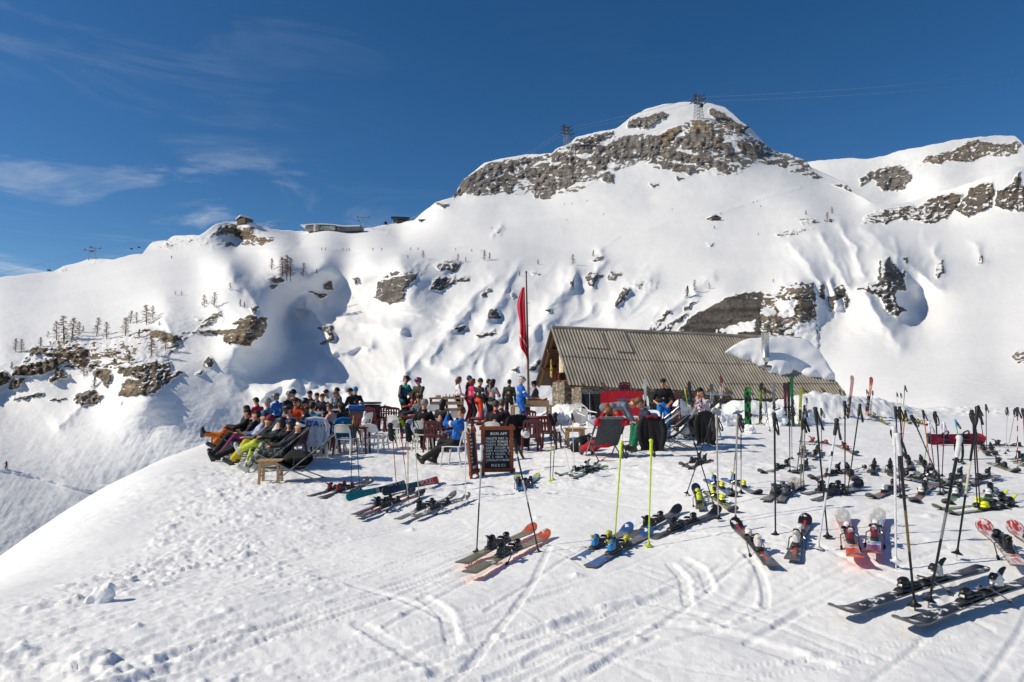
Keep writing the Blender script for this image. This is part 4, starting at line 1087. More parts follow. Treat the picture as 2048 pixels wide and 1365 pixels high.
def cafe_table(top=None, name='maroon_table', w=.8, l=.8):
    o = thing('cafe_table', '', 'table'); top = top or MAROONP
    MB().box((0, 0, .715), (w, l, .028), None, 0, 1, .012).build('tabletop', top, o)
    MB().box((0, 0, .685), (w * .86, l * .86, .03)).build('apron', top, o)
    for sx in (-1, 1):
        for sy in (-1, 1): MB().tube([(sx * w * .41, sy * l * .41, .69), (sx * w * .44, sy * l * .44, 0)], [.03, .022], 7).build('leg', top, o)
    return o
def ski_outline(L, wd, n=26, twin=False):
    out = []
    us = sorted(set([0, .006, .014, .022] + [.03 + .90 * i / (n - 12) for i in range(n - 11)] + [.945, .96, .973, .983, .991, .996, 1.0]))
    for u in us:
        y = -L / 2 + L * u
        s = 4 * (u - .46) ** 2; w = wd * (.72 + .40 * s) / 2
        if u > .93: q = (u - .93) / .07; w *= max(0, 1 - q ** 2.4) ** .5
        if u < .03: q = (.03 - u) / .03; w *= (1 - .22 * q ** 2) if not twin else math.sqrt(max(.02, 1 - q ** 2))
        z = .012 * math.sin(math.pi * min(1, u / .9)) + (.075 * ((u - .86) / .14) ** 2 if u > .86 else 0) + (.012 * ((.06 - u) / .06) ** 2 if u < .06 else 0)
        if twin and u < .12: z += .06 * ((.12 - u) / .12) ** 2
        out.append((y, max(w, .004), z))
    return out
def top_mat(name, a, b=None, snow=.35, scale=3.0):
    """lacquered top sheet with printed flecks and clinging snow"""
    key = ('top', name, a, b, snow)
    if key in _mc: return _mc[key]
    t = NT('topsheet_' + name); c = t.coord()
    ca, cb = hexc(a), hexc(b or a)
    g = t.noise(14, 3, .6, t.mapping(c, (2.2, .5, 1)))
    col = t.mix(t.rng(g, .48, .56, 0, .85), ca, cb)
    sn = t.noise(7.0, 5, .7, c)
    th = .78 - .38 * snow
    sf = t.rng(sn, th - .03, th + .03)
    col = t.mix(sf, col, (.8, .81, .83))
    t.out(col, t.rng(sf, 0, 1, .28, .7)); _mc[key] = t.m; return t.m
EDGE = pm('ski_edge', (.12, .12, .13), .35, .2, 12, .4)
BRAKE = pm('brake_steel', (.35, .35, .37), .3, .2, 12, .8)
def ski_parts(root, L=1.65, wd=.115, mid='#1c1c1f', tip=None, tail=None, stripe=None, bind='#1b1b1d', bind2=None, fleck=None, snow=.35, twin=False, text=None, base=None, bindings=True, toe=None):
    mb = MB(); prof = ski_outline(L, wd, 26, twin); n = len(prof)
    xs = (-1, -.62, -.2, .2, .62, 1)
    top = []
    for y, w, z in prof: top += [(x * w, y, z + .016 - (.004 if abs(x) == 1 else 0)) for x in xs]
    bot = [(x * w, y, z) for y, w, z in prof for x in (-1, 1)]
    fs = []; ms = []
    for i in range(n - 1):
        u = (prof[i][0] + prof[i + 1][0]) / 2 / L + .5
        for j in range(5):
            a = i * 6 + j; fs.append((a, a + 1, a + 7, a + 6))
            m = 0
            if u > .84: m = 1
            elif u < .20: m = 2
            if j == 2 and stripe and (.1 < u < .93): m = 4
            ms.append(m)
    o = len(top)
    for i in range(n - 1):
        a = o + i * 2; fs.append((a + 1, a, a + 2, a + 3)); ms.append(5)
        for side, c in ((0, 0), (1, 5)):
            q = (i * 6 + c, (i + 1) * 6 + c, a + 2 + side, a + side); fs.append(q if side == 0 else q[::-1]); ms.append(3)
    fs.append((0, o, o + 1, 5, 4, 3, 2, 1)[::-1]); ms.append(3)
    e = (n - 1) * 6; fs.append((e, e + 1, e + 2, e + 3, e + 4, e + 5, o + (n - 1) * 2 + 1, o + (n - 1) * 2)[::-1]); ms.append(3)
    mb.v = top + bot; mb.f = fs; mb.m = ms
    nm = mid.strip('#')
    mats = [top_mat(nm, mid, fleck, snow), top_mat((tip or mid).strip('#') + 't', tip or mid, mid, .15 + snow * .5), top_mat((tail or mid).strip('#') + 'e', tail or mid, fleck if not tail else None, snow * .8), EDGE, top_mat('s' + (stripe or mid).strip('#'), stripe or mid, None, 0),
            pm('base_' + (base or '#222226').strip('#'), hexc(base or '#222226'), .35, .15)]
    mb.build('board', mats, root, 40)
    if not bindings: return
    b1 = pm('binding_' + bind.strip('#'), hexc(bind), .35, .2); b2 = pm('binding_' + (bind2 or bind).strip('#'), hexc(bind2 or bind), .35, .2)
    zt = .026; yt = .06; yh = -.25
    mb = MB(); mb.box((0, yt, zt + .012), (.068, .24, .022), None, 2, .9, .005); mb.box((0, yt + .045, zt + .048), (.060, .10, .055), None, 1, .72, .012); mb.ell((0, yt + .05, zt + .068), (.034, .05, .026), None, 10, 6, 1)
    for sx in (-1, 1): mb.tube([(sx * .018, yt + .0, zt + .045), (sx * .045, yt - .03, zt + .05), (sx * .05, yt - .055, zt + .046)], [.014, .013, .008], 6, 2)
    mb.box((0, yt - .06, zt + .03), (.05, .05, .012), None, 2); mb.build('toe_binding', [b1, b1 if toe is None else pm('binding_' + toe.strip('#'), hexc(toe), .35, .2), BLACK], root, 40)
    mb = MB(); mb.box((0, yh + .03, zt + .014), (.066, .30, .026), None, 2, .92, .005); mb.box((0, yh - .03, zt + .065), (.058, .10, .085), rotx(.22), 1, .78, .014); mb.box((0, yh + .02, zt + .105), (.05, .06, .028), rotx(-.5), 2, .8, .006)
    mb.tube([(0, yh - .05, zt + .09), (0, yh - .10, zt + .125), (0, yh - .135, zt + .135)], [.022, .018, .012], 7, 0, True, .6); mb.ell((0, yh - .02, zt + .075), (.036, .045, .05), None, 10, 6, 1)
    hb = mb.build('heel_binding', [b1, b2, BLACK], root, 40)
    mb = MB()
    for sx in (-1, 1):
        mb.tube([(sx * .035, yh + .12, zt + .04), (sx * .07, yh + .10, zt + .02), (sx * .072, yh - .04, -.035), (sx * .066, yh - .06, -.045)], .0055, 6); mb.box((sx * .072, yh - .045, -.035), (.02, .045, .02), rotx(.5), 1)
    mb.box((0, yh + .12, zt + .045), (.075, .06, .012), rotx(.35), 1); mb.build('brake', [BRAKE, BLACK], hb, 40)
SKI_GROUP = {}
def ski_at(label, p0, p1, group=None, roll=0.0, Lmin=1.3, Lmax=1.85, lift=.012, name='ski', wd=.115, **kw):
    a = G(*p0); b = G(*p1); d = b - a; c = (a + b) / 2; L = min(max(Vector((d.x, d.y, 0)).length, Lmin), Lmax)
    h = math.atan2(-d.x, d.y); ux, uy = -math.sin(h) * L / 2, math.cos(h) * L / 2
    z0, z1 = gz(c.x - ux, c.y - uy), gz(c.x + ux, c.y + uy)
    zc = max((z0 + z1) / 2, gz(c.x, c.y))
    o = thing(name, label, 'ski', (c.x, c.y, zc + lift), 0, group, rot=(math.atan2(z1 - z0, L), roll, h))
    o.rotation_mode = 'XYZ'
    ski_parts(o, L, wd, **kw); return o
def ski_up(label, foot, top, group=None, turn=0.0, L=None, depth=0, name='ski', **kw):
    a = G(*foot, True); t = P(top[0], top[1], a.y + depth); ax = (t - a); Lz = ax.length
    L = L or max(1.4, min(1.85, Lz + .35)); ax.normalize()
    c = t - ax * (L / 2)
    q = Vector((0, 1, 0)).rotation_difference(ax) 
    o = thing(name, label, 'ski', c, 0, group, rot=(q.to_matrix() @ roty(turn)).to_euler())
    ski_parts(o, L, kw.pop('wd', .115), **kw); return o
def pole(label, bot, top, shaft='#1c1c1f', shaft2=None, grip='#151516', strap='#1a1a1b', group=None, d=0.0, basket='#1a1a1b', r=.0085, seg=None, gripwhite=False, straplen=.16, G_=None, sdir_=None):
    a = G_ if G_ is not None else G(*bot, True); t = P(top[0], top[1], a.y + d); ax = t - a; L = ax.length; q = Vector((0, 0, 1)).rotation_difference(ax.normalized())
    o = thing('ski_pole', label, 'ski pole', a, 0, group, rot=(q.to_matrix() @ rotz(rng.uniform(-.6, .6))).to_euler())
    sm = pm('pole_' + shaft.strip('#'), hexc(shaft), .3, .15, 20, .3); s2 = pm('pole_' + (shaft2 or shaft).strip('#'), hexc(shaft2 or shaft), .3, .15, 20, .3)
    mb = MB(); mb.tube([(0, 0, -.06), (0, 0, .03)], [.003, .006], 7, 1)
    if shaft2:
        k = seg or [0, .34, .38, .55, .58, 1]; z0 = .03; zr = L - .12 - z0
        for i in range(len(k) - 1): mb.tube([(0, 0, z0 + zr * k[i]), (0, 0, z0 + zr * k[i + 1])], [r * (.72 + .28 * k[i]), r * (.72 + .28 * k[i + 1])], 8, i % 2)
    else: mb.tube([(0, 0, .03), (0, 0, L - .12)], [r * .72, r], 8)
    mb.build('shaft', [sm, s2], o)
    gm = pm('grip_' + grip.strip('#'), hexc(grip), .55, .2)
    MB_ = MB().tube([(0, 0, L - .14), (0, .002, L - .11), (0, .004, L - .06), (0, .004, L - .02), (0, .01, L), (0, .012, L + .012)], [.013, .0165, .015, .0175, .022, .014], 9); gr = MB_.build('grip', gm, o, 60)
    st = pm('strap_' + strap.strip('#'), hexc(strap), .7, .2); n = 16; pts = []
    for i in range(n + 1):
        q_ = 2 * math.pi * i / n; pts.append((.008 + .052 * (1 - math.cos(q_)) / 2 * (1.0 + .3 * math.sin(q_)), .02 + .035 * math.sin(q_), L - .01 - straplen * (1 - math.cos(q_)) / 2))
    MB().tube(pts, .009, 5, 0, False, .25).build('strap', st, gr, 60)
    bm_ = pm('basket_' + basket.strip('#'), hexc(basket), .5, .2)
    mb = MB(); mb.lathe([(.010, .02), (.014, .028), (.042, .022), (.044, .027), (.016, .042), (.009, .065)], (0, 0, .005), None, 14); mb.build('basket', bm_, o, 50)
    return o
def textmesh(name, body, size, mat, parent, M, ext=.0015, align='CENTER', bold=0.0, spacing=1.0):
    cu = bpy.data.curves.new(name, 'FONT'); cu.body = body; cu.size = size; cu.extrude = ext; cu.align_x = align; cu.align_y = 'CENTER'; cu.offset = bold; cu.space_character = spacing; cu.resolution_u = 3
    tmp = bpy.data.objects.new('tmp', cu); COL.objects.link(tmp); dg = bpy.context.evaluated_depsgraph_get()
    me = bpy.data.meshes.new_from_object(tmp.evaluated_get(dg)); bpy.data.objects.remove(tmp); me.transform(M); me.name = name
    me.materials.clear(); return link(name, me, mat, parent)
def drape(label, loc, rz, col, w=.46, h=.62, cat='jacket', name='jacket', lining=None, top=.9, fold=.05, sleeves=True, lean=.22):
    """a jacket hung over a chair back"""
    o = thing(name, label, cat, loc, rz); m = cloth(col); mb = MB(); ph = rng.uniform(0, 6)
    for side in (1, -1):
        rows = []
        hh = h if side == 1 else h * .75
        for i in range(9):
            t = i / 8; rows.append([(x * (w / 2 + .05 * t), -side * (.035 + .05 * t) + fold * .5 * math.sin(7 * x + ph) * t + lean * t * .3 * 0 + .012 * math.sin(15 * x + ph * 2 + 4 * t), top - hh * t - .03 * x * x + .02 * math.sin(3 * x + ph) * t) for x in np.linspace(-1, 1, 9)])
        mb.sheet(rows, .025)
    mb.tube([(-w / 2, 0, top - .01), (0, 0, top + .02), (w / 2, 0, top - .01)], [.04, .05, .04], 7)
    mb.build('shell', m, o, 70)
    if sleeves:
        for sx in (-1, 1):
            MB().tube([(sx * w * .5, -.02, top - .03), (sx * (w * .5 + .06), -.05, top - .2), (sx * (w * .5 + .05), -.09, top - .42), (sx * (w * .5 + .01), -.08, top - .56)], [.06, .062, .055, .048], 9, 0, True, .7).build('sleeve', m, o, 70)
    if lining: MB().tube([(-w * .3, -.05, top + .015), (0, -.065, top + .05), (w * .3, -.05, top + .015)], .03, 7).build('collar', cloth(lining), o, 60)
    return o
# ---------------------------------------------------------------- stone hut
AX = Vector((math.cos(math.radians(13.8)), math.sin(math.radians(13.8)), 0)); IN = Vector((-AX.y, AX.x, 0))
RL = P(1103, 657, 33.9); EL = P(1140, 771, 31.0); RR = RL + AX * 15.1; RR.z = 3.80
def roofp(s, v, lift=0.0):
    """front slope: s metres along the hut, v 0 ridge .. 1 eave"""
    a = RL.lerp(RR, s / 15.1); e = EL + AX * s; e.z = 1.24 - .36 * s / 8.28 if s < 8.4 else .88
    p = a + (e - a) * v
    return p + RN * lift
_e = (EL - RL).normalized(); RN = AX.cross(_e); RN = RN if RN.z > 0 else -RN
def proj(p):
    d = p - Vector((0, 0, CAMH)); f = d.y * _cp + d.z * _sp; u = -d.y * _sp + d.z * _cp
    return 1024 + F * d.x / f, 682.5 - F * u / f
hut = thing('stone_hut', 'low stone alpine hut with a long grey corrugated roof', 'hut', (EL.x, EL.y, 0))
HL = Vector((-EL.x, -EL.y, 0))
def corr_mat():
    t = NT('weathered_corrugated_sheet'); c = t.coord()
    n = t.noise(.9, 5, .6, c); st = t.noise(2.2, 4, .6, t.mapping(c, (1.0, .25, .25), (0, 0, math.radians(-13.8))))
    col = t.mix(t.rng(n, .3, .7), hexc('#8d8474'), hexc('#aca18f')); col = t.mix(t.rng(st, .5, .75, 0, .55), col, hexc('#706655'))
    return t.out(col, .6, t.bump(t.noise(24, 3, .5, c), .15, .01))
M_ROOF = corr_mat()
def corr(mb, s0, s1, v0, v1, lift, rows=5, per=.172, amp=.022, back=False, warp=.0):
    n = int((s1 - s0) / per * 6); g = []
    for j in range(rows):
        v = v0 + (v1 - v0) * j / (rows - 1); r = []
        for i in range(n + 1):
            s = s0 + (s1 - s0) * i / n
            p = roofp(s, v, lift + amp * math.sin(2 * math.pi * s / per) + .02 * math.sin(s * .9 + 2 * v))
            if back:
                q = RL.lerp(RR, s / 15.1); d = p - q; n2 = d.dot(IN); p = p - IN * (2 * n2)
            r.append(p + HL)
        g.append(r)
    mb.sheet(g, .008)
mb = MB()
corr(mb, -.05, 8.45, 0, .52, .03); corr(mb, -.05, 8.45, .49, 1.0, .005)
corr(mb, 8.45, 15.3, 0, .52, .03); corr(mb, 8.45, 15.3, .49, .86, .008); corr(mb, 8.45, 15.35, .83, 1.10, -.018)
corr(mb, 1.5, 2.75, .06, .36, .075, 4); corr(mb, 3.1, 4.1, .02, .40, .085, 4)
corr(mb, -.05, 15.3, 0, 1.0, .02, 4, .172, .028, True)
for i in range(8):
    a, b = RL.lerp(RR, i / 8) + Vector((0, 0, .07)), RL.lerp(RR, (i + .98) / 8) + Vector((0, 0, .075)); mb.tube([a + HL, b + HL], .075, 8)
mb.build('roof', M_ROOF, hut, 50)
def stone_mat():
    t = NT('dry_stone_masonry'); c = t.coord()
    v = t.node('ShaderNodeTexVoronoi', feature='F1'); v.inputs['Scale'].default_value = 1.0; v.inputs['Randomness'].default_value = 1
    mp_ = t.mapping(c, (3.2, 3.2, 6.5)); t.l.new(mp_, v.inputs['Vector'])
    e = t.node('ShaderNodeTexVoronoi', feature='DISTANCE_TO_EDGE'); e.inputs['Scale'].default_value = 1.0; t.l.new(mp_, e.inputs['Vector'])
    sx = t.node('ShaderNodeSeparateColor'); t.l.new(v.outputs['Color'], sx.inputs[0])
    col = t.mix(sx.outputs[0], hexc('#6f675c'), hexc('#a99d88')); col = t.mix(t.rng(sx.outputs[1], .6, 1, 0, .7), col, hexc('#8a6f52'))
    col = t.mix(t.rng(t.noise(12, 4, .6, c), .35, .7, 0, .45), col, hexc('#4b463f'))
    m = t.rng(e.outputs['Distance'], .02, .09); col = t.mix(m, hexc('#45403a'), col)
    return t.out(col, .85, t.bump(m, .8, .05))
M_STONE = stone_mat()
wl0 = EL + IN * .5 + AX * .75; 
def wallbox(mb, a, b, z0, z1a, z1b, th, mi=0):
    d = (b - a).normalized(); n = Vector((-d.y, d.x, 0)) * th
    vs = []
    for q in (a, b, b + n, a + n):
        vs.append(Vector((q.x, q.y, z0)) + HL)
    for q, z in ((a, z1a), (b, z1b), (b + n, z1b), (a + n, z1a)): vs.append(Vector((q.x, q.y, z)) + HL)
    mb.add(vs, [(3, 2, 1, 0), (4, 5, 6, 7), (0, 1, 5, 4), (1, 2, 6, 5), (2, 3, 7, 6), (3, 0, 4, 7)], mi)
mb = MB()
wallbox(mb, wl0, wl0 + AX * 14.2, -1.5, 1.22, .98, .55)                     # long wall
g0 = wl0 + AX * .003 + IN * .552; door0 = g0 + IN * .9; door1 = door0 + IN * 1.15; g1 = wl0 + IN * 4.75
wallbox(mb, g0, door0, -1.5, 1.30, 1.36, -.5); wallbox(mb, door1, g1, -1.5, 1.42, 1.35, -.5)
wallbox(mb, wl0 + IN * 4.2 + AX * .51, wl0 + IN * 4.2 + AX * 14.2, -1.5, 1.2, .95, .55)
wallbox(mb, wl0 + AX * 13.7 + IN * .553, wl0 + AX * 13.7 + IN * 4.19, -1.5, 1.2, 1.2, -.5)
mb.build('stone_wall', M_STONE, hut)
MB().box(door0 + IN * .575 + AX * .55 + Vector((0, 0, .1)) + HL, (.06, 1.15, 2.2), rotz(math.radians(13.8))).build('door', pm('dark_door_boards', (.02, .016, .013), .8, .3), hut)
dr = [c for c in hut.children if c.name.startswith('door')][0]; MB().tube([door0 + IN * .25 + AX * .50 + Vector((0, 0, .1)) + HL, door0 + IN * .25 + AX * .42 + Vector((0, 0, .16)) + HL, door0 + IN * .25 + AX * .50 + Vector((0, 0, .22)) + HL], .015, 6).build('handle', STEEL, dr)
# dark boarding under the overhanging eaves
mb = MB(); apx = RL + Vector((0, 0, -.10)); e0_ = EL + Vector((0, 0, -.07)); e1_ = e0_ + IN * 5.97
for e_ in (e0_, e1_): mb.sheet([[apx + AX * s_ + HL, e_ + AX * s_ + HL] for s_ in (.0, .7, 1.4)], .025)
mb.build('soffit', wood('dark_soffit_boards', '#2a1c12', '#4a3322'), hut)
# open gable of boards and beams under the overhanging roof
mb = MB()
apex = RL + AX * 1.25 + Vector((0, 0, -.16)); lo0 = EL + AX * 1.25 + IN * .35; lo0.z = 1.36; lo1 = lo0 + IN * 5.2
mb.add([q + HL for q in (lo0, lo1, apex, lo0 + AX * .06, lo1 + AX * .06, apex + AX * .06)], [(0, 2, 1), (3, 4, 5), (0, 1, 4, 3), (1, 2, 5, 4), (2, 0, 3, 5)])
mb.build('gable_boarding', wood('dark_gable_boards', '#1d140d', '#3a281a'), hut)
mb = MB()
for sx, off in ((1, .18), (1, .95)):
    top = RL + AX * off + Vector((0, 0, -.14)); e0 = EL + AX * off + Vector((0, 0, -.02)); e1 = e0 + IN * 5.97
    mb.bar(top + HL, e0 + IN * .02 + HL - Vector((0, 0, .10)), .11, .15); mb.bar(top + HL, e1 + HL - Vector((0, 0, .10)), .11, .15)
for f, zz_ in ((.30, .30), (.30, -.30), (.63, .63), (.63, -.63)):
    q = RL + (EL - RL) * abs(f) + Vector((0, 0, -.24)); 
    if zz_ < 0: q = q + IN * (2 * abs((EL - RL).dot(IN)) * f)
    mb.bar(q + AX * .05 + HL, q + AX * 1.6 + HL, .15, .17)
for f, hh in ((.34, 0), (.66, 0)):
    a = RL.lerp(EL, f) + AX * 1.05 + Vector((0, 0, -.26)); b = a + IN * (2 * abs((EL - RL).dot(IN)) * f); mb.bar(a + HL + IN * .1, b + HL - IN * .1, .13, .14)
bm0 = lo0 + AX * -.30 + Vector((0, 0, .02)); mb.bar(bm0 + HL - IN * .02, bm0 + IN * 4.9 + HL, .20, .20)
a = lo0 + IN * 1.5 + AX * -.05; mb.bar(a + HL, a + IN * .9 + Vector((0, 0, 1.55)) + HL, .09, .09); a = lo0 + IN * 1.9 + AX * -.08; mb.bar(a + HL, a + Vector((0, 0, 1.2)) + HL, .10, .10)
mb.build('timber_frame', W_OLD, hut)
lg = lo0 + IN * 1.45 + AX * -.62
MB().tube([lg + HL, lg + AX * .9 + HL], .15, 14).build('log', wood('pale_log', '#9a7652', '#c39a70'), hut)
mb = MB()
for i in range(13):
    mb = MB(); s = .6 + i * 1.12; p = EL + AX * s + IN * .12; p.z = roofp(s, .955).z - .13; mb.bar(p + HL - IN * .18, p + IN * .75 + Vector((0, 0, .5)) + HL, .09, .12); mb.build('rafter_tail', W_OLD, hut)
cb = roofp(11.55, .56)
ch = MB(); ch.lathe([(.20, -.4), (.20, .42), (.215, .44), (.215, .52), (.20, .54), (.20, 1.72), (.212, 1.74), (.212, 1.82), (.17, 1.83), (.17, 1.75)], cb + HL, None, 20)
ch.build('chimney', pm('stainless_flue', hexc('#b9b9b6'), .3, .12, 5, .75), hut, 40)
chm = [c for c in hut.children if c.name.startswith('chimney')][0]; MB().lathe([(.42, -.05), (.40, .03), (.25, .10), (.22, .22)], cb + HL, None, 18).build('chimney_flashing', pm('lead_flashing', hexc('#4d4f52'), .5, .2), chm)
# decorations hung on the gable
def ongable(px, py, off=.45):
    p0 = RL + AX * off; a, b = map(float, raydir(px, py)); d = Vector((a, 1, b)); o = Vector((0, 0, CAMH)); t = (p0 - o).dot(AX) / d.dot(AX); return o + d * t
def hang(name, label, cat, px, py): return thing(name, label, cat, ongable(px, py))
o = hang('corn_bundle', 'bundle of yellow dried maize hanging in the hut gable', 'dried corn', 1103, 722)
mb = MB()
for i in range(26):
    z = -rng.uniform(0, .85); mb.ell((rng.uniform(-.06, .02), rng.uniform(-.35, .05) + z * .3, z), (.05, .05, .12), rotx(rng.uniform(-.5, .5)), 7, 5, i % 2)
mb.build('cobs', [pm('maize', hexc('#c79a2c'), .6, .3), pm('husk', hexc('#9a8a4a'), .8, .3)], o); MB().tube([(-.02, 0, -.1), (0, .1, .35)], .012, 5).build('string', pm('twine', hexc('#b39b6b'), .9), o)
o = hang('painted_board', 'pale flower-painted board hanging under the hut roof', 'board', 1122, 727)
MB().box((0, -.25, 0), (.05, .62, 1.0), rotz(math.radians(13.8)), 0, 1, .02).build('panel', pm('cream_paint', hexc('#cfc9a4'), .6, .15, 6), o)
mb = MB()
for i in range(34):
    t = i / 33; side = i % 4
    y, z = {0: (-.31 + .62 * rng.random(), .47), 1: (-.31 + .62 * rng.random(), -.47), 2: (-.29, rng.uniform(-.45, .45)), 3: (.29, rng.uniform(-.45, .45))}[side]
    mb.ell(Vector((-.035, -.25 + y, z)), (.02, .035, .035), None, 6, 4, i % 2)
mb.build('flower_border', [pm('red_petals', hexc('#b23a3a'), .7), pm('green_leaves', hexc('#7f8a4c'), .7)], o)
o = hang('pepper_string', 'string of dark red peppers on the gable beam', 'dried peppers', 1119, 743)
mb = MB()
for i in range(40): mb.ell((rng.uniform(-.06, .06), rng.uniform(-.22, .1), rng.uniform(-.42, .36)), (.035, .035, .075), rotx(rng.uniform(-.6, .6)), 6, 4)
mb.build('peppers', pm('dried_pepper', hexc('#7d1420'), .45, .4), o); MB().tube([(0, -.06, -.4), (0, -.06, .5)], .01, 5).build('string', pm('twine', hexc('#b39b6b'), .9), o)
# thick snow left on the roof
OUT = np.array([(1448, 708), (1462, 693), (1492, 682), (1540, 677), (1575, 677), (1606, 681), (1636, 700), (1658, 728), (1672, 758), (1668, 763), (1640, 757), (1618, 757), (1600, 745), (1588, 741), (1582, 748), (1560, 752), (1540, 747), (1522, 732), (1500, 724), (1470, 713)], float)
ns, nv_ = 150, 70; g = []
SS = np.linspace(7.2, 15.25, ns); VVv = np.linspace(-.03, 1.02, nv_)
px_ = np.zeros((nv_, ns)); py_ = np.zeros((nv_, ns))
for j, v in enumerate(VVv):
    for i, s in enumerate(SS): px_[j, i], py_[j, i] = proj(roofp(s, max(v, 0)))
sd = poly_sd(OUT, px_ + 3 * fbm(px_ / 26., py_ / 26., 2), py_ + 2.5 * fbm(px_ / 26. + 7, py_ / 26., 2))
thk = .52 * np.sqrt(1 - np.exp(-np.maximum(sd, 0) / 9.)) * (1 + .16 * fbm(px_ / 60., py_ / 40., 2)) - .12 * (sd < 0) - .05
rows = [[roofp(s, v, float(thk[j, i])) for i, s in enumerate(SS)] for j, v in enumerate(VVv)]
Vr = np.array([[tuple(p) for p in r] for r in rows])
rs = link('roof_snow', grid_mesh('roof_snow', Vr, flip=True), M_SNOW); tag(rs, 'thick smooth snow slab left on the hut roof around the chimney', 'snow')
# ---------------------------------------------------------------- flag
fp = thing('flagpole', 'tall weathered wooden flagpole beside the hut gable', 'flagpole', P(1058, 800, 30.2))
b0 = P(1058, 830, 30.2); t0 = P(1052.5, 546, 30.2)
MB().tube([b0 - fp.location, (b0.lerp(t0, .5) - fp.location), t0 - fp.location], [.065, .05, .032], 10).build('pole', W_OLD, fp)
MB().ell(t0 - fp.location + Vector((0, 0, .03)), (.05, .05, .06)).build('finial', W_OLD, fp)
mb = MB()
for f in (.18, .33, .47, .62, .78): q = b0.lerp(t0, f) - fp.location; mb.tube([q + Vector((-.06, -.03, 0)), q + Vector((.13, -.04, .04))], .012, 5)
mb.build('pegs', W_OLD, fp)
fl = thing('flag', 'limp red flag with pale bands hanging on the flagpole', 'flag', P(1050, 575, 30.1))
rows = []; LZ = 3.15
for i in range(34):
    t = i / 33; wdt = .10 + .27 * math.sin(math.pi * min(1, t * 1.05)) ** .8 * (1 + .35 * math.sin(9 * t)); xb = -.02 + .30 * t * .35
    if t > .86: wdt *= max(.15, (1 - t) / .14)
    rows.append([(xb - wdt * (1 - k / 10), .07 * math.sin(k * 1.35 + 3.2 * t) * (.4 + t), -LZ * t - .22 * (1 - k / 10) * t) for k in range(11)])
def flag_mat():
    t = NT('red_flag_cloth'); c = t.coord(); s = t.node('ShaderNodeSeparateXYZ'); t.l.new(c, s.inputs[0])
    w = t.math('SINE', t.math('MULTIPLY', t.math('ADD', s.outputs[2], t.math('MULTIPLY', s.outputs[0], 1.6)), 4.2))
    col = t.mix(t.math('MULTIPLY', t.rng(w, .965, .985), t.rng(s.outputs[2], -1.2, -1.4)), hexc('#cc2a3c'), hexc('#d9cfc6'))
    return t.out(col, .7, t.bump(t.noise(60, 2, .5, c), .1, .01))
MB().sheet(rows, .012).build('cloth', flag_mat(), fl, 70)

# ---------------------------------------------------------------- things stacked along the hut wall
def at(px, py): return G(px, py, True)
def pitchrot(rx, ry, rz): return (rx, ry, rz)
RED = pm('red_plastic_table', hexc('#a3141f'), .35, .15)
for k, (px, py, sc, lab) in enumerate([(1222, 838, .9, 'red folding table on edge, rearmost of the leaning table stack by the hut'), (1232, 842, 1.0, 'red folding table on edge in the middle of the table stack by the hut'), (1243, 846, 1.06, 'red folding table on edge with steel slot, front of the table stack by the hut')]):
    p = at(px, py); o = thing('folded_table', lab, 'table', (p.x + .05, p.y - .5 - .05 * k, p.z + .05), 0, 'red tables stacked on edge', rot=(math.radians(-9), 0, math.radians(-8)))
    w, h = 1.05 * sc, .98 * sc
    out = [(w / 2 * sx * (1 - (.09 if q else 0)), h / 2 + sy * h / 2 * (1 - (0 if q else .09))) for sx, sy, q in ((-1, -1, 0), (-1, -1, 1), (1, -1, 1), (1, -1, 0), (1, 1, 0), (1, 1, 1), (-1, 1, 1), (-1, 1, 0))]
    M4 = Matrix(((1, 0, 0, 0), (0, 0, -1, 0), (0, 1, 0, 0), (0, 0, 0, 1)))
    MB().prism(out, -.03, .03, M4).build('tabletop', RED, o)
    mb = MB(); mb.box((0, -.05, h * .72), (w * .5, .04, .07)); mb.box((w * .08, -.045, h * .55), (w * .6, .03, .012)); mb.box((-w * .22, -.045, h * .35), (.012, .03, h * .4)); mb.build('leg_frame', [STEEL], o)
proto_w = mono_chair(); proto_m = slat_chair(); used = {'w': False, 'm': False}
def chair(kind, label, px=None, py=None, rz=0, loc=None, rot=None, group=None, sc=1.0):
    pr = proto_w if kind == 'w' else proto_m
    if loc is None: p = at(px, py); loc = (p.x, p.y, gz(p.x, p.y) - .03)
    r = rot if rot is not None else (0, 0, math.radians(rz))
    if not used[kind]:
        used[kind] = True; o = pr; o.location = loc; o.rotation_euler = r; o['label'] = label
        if group: o['group'] = group
    else: o = dup(pr, loc, r, label, group)
    o.scale = (sc, sc, sc)
    return o
GW = 'white plastic terrace chairs'; GM = 'maroon slatted terrace chairs'
sp = at(1287, 850)
for k in range(6): chair('w', 'white chair in the stack behind the dark-shirted man, all of one stack', loc=(sp.x, sp.y + .02 * k, sp.z - .35 + .105 * k), rot=(0, 0, math.radians(170)), group='stacked white chairs')
sp = at(1345, 850)
for k in range(7): chair('m', 'maroon chair in the tall stack right of the dark-shirted man, all of one stack', loc=(sp.x, sp.y + .02 * k, sp.z - .42 + .10 * k), rot=(0, 0, math.radians(165)), group='stacked maroon chairs')
sp = at(1258, 836)
for k in range(3): chair('m', 'maroon chair in the small pile against the hut wall behind the red tables', loc=(sp.x, sp.y + .8, sp.z + .35 + .10 * k), rot=(0, 0, math.radians(175)), group='maroon chairs piled by the wall')
chair('w', 'white plastic chair tipped on its side on the snow bank by folded deck chairs', loc=at(1172, 852) + Vector((0, 0, .25)), rot=(math.radians(-78), math.radians(15), math.radians(60)), group=GW)
chair('w', 'white plastic chair tipped backwards, nearer one on the snow bank', loc=at(1182, 858) + Vector((0, 0, .22)), rot=(math.radians(-70), math.radians(-12), math.radians(30)), group=GW)
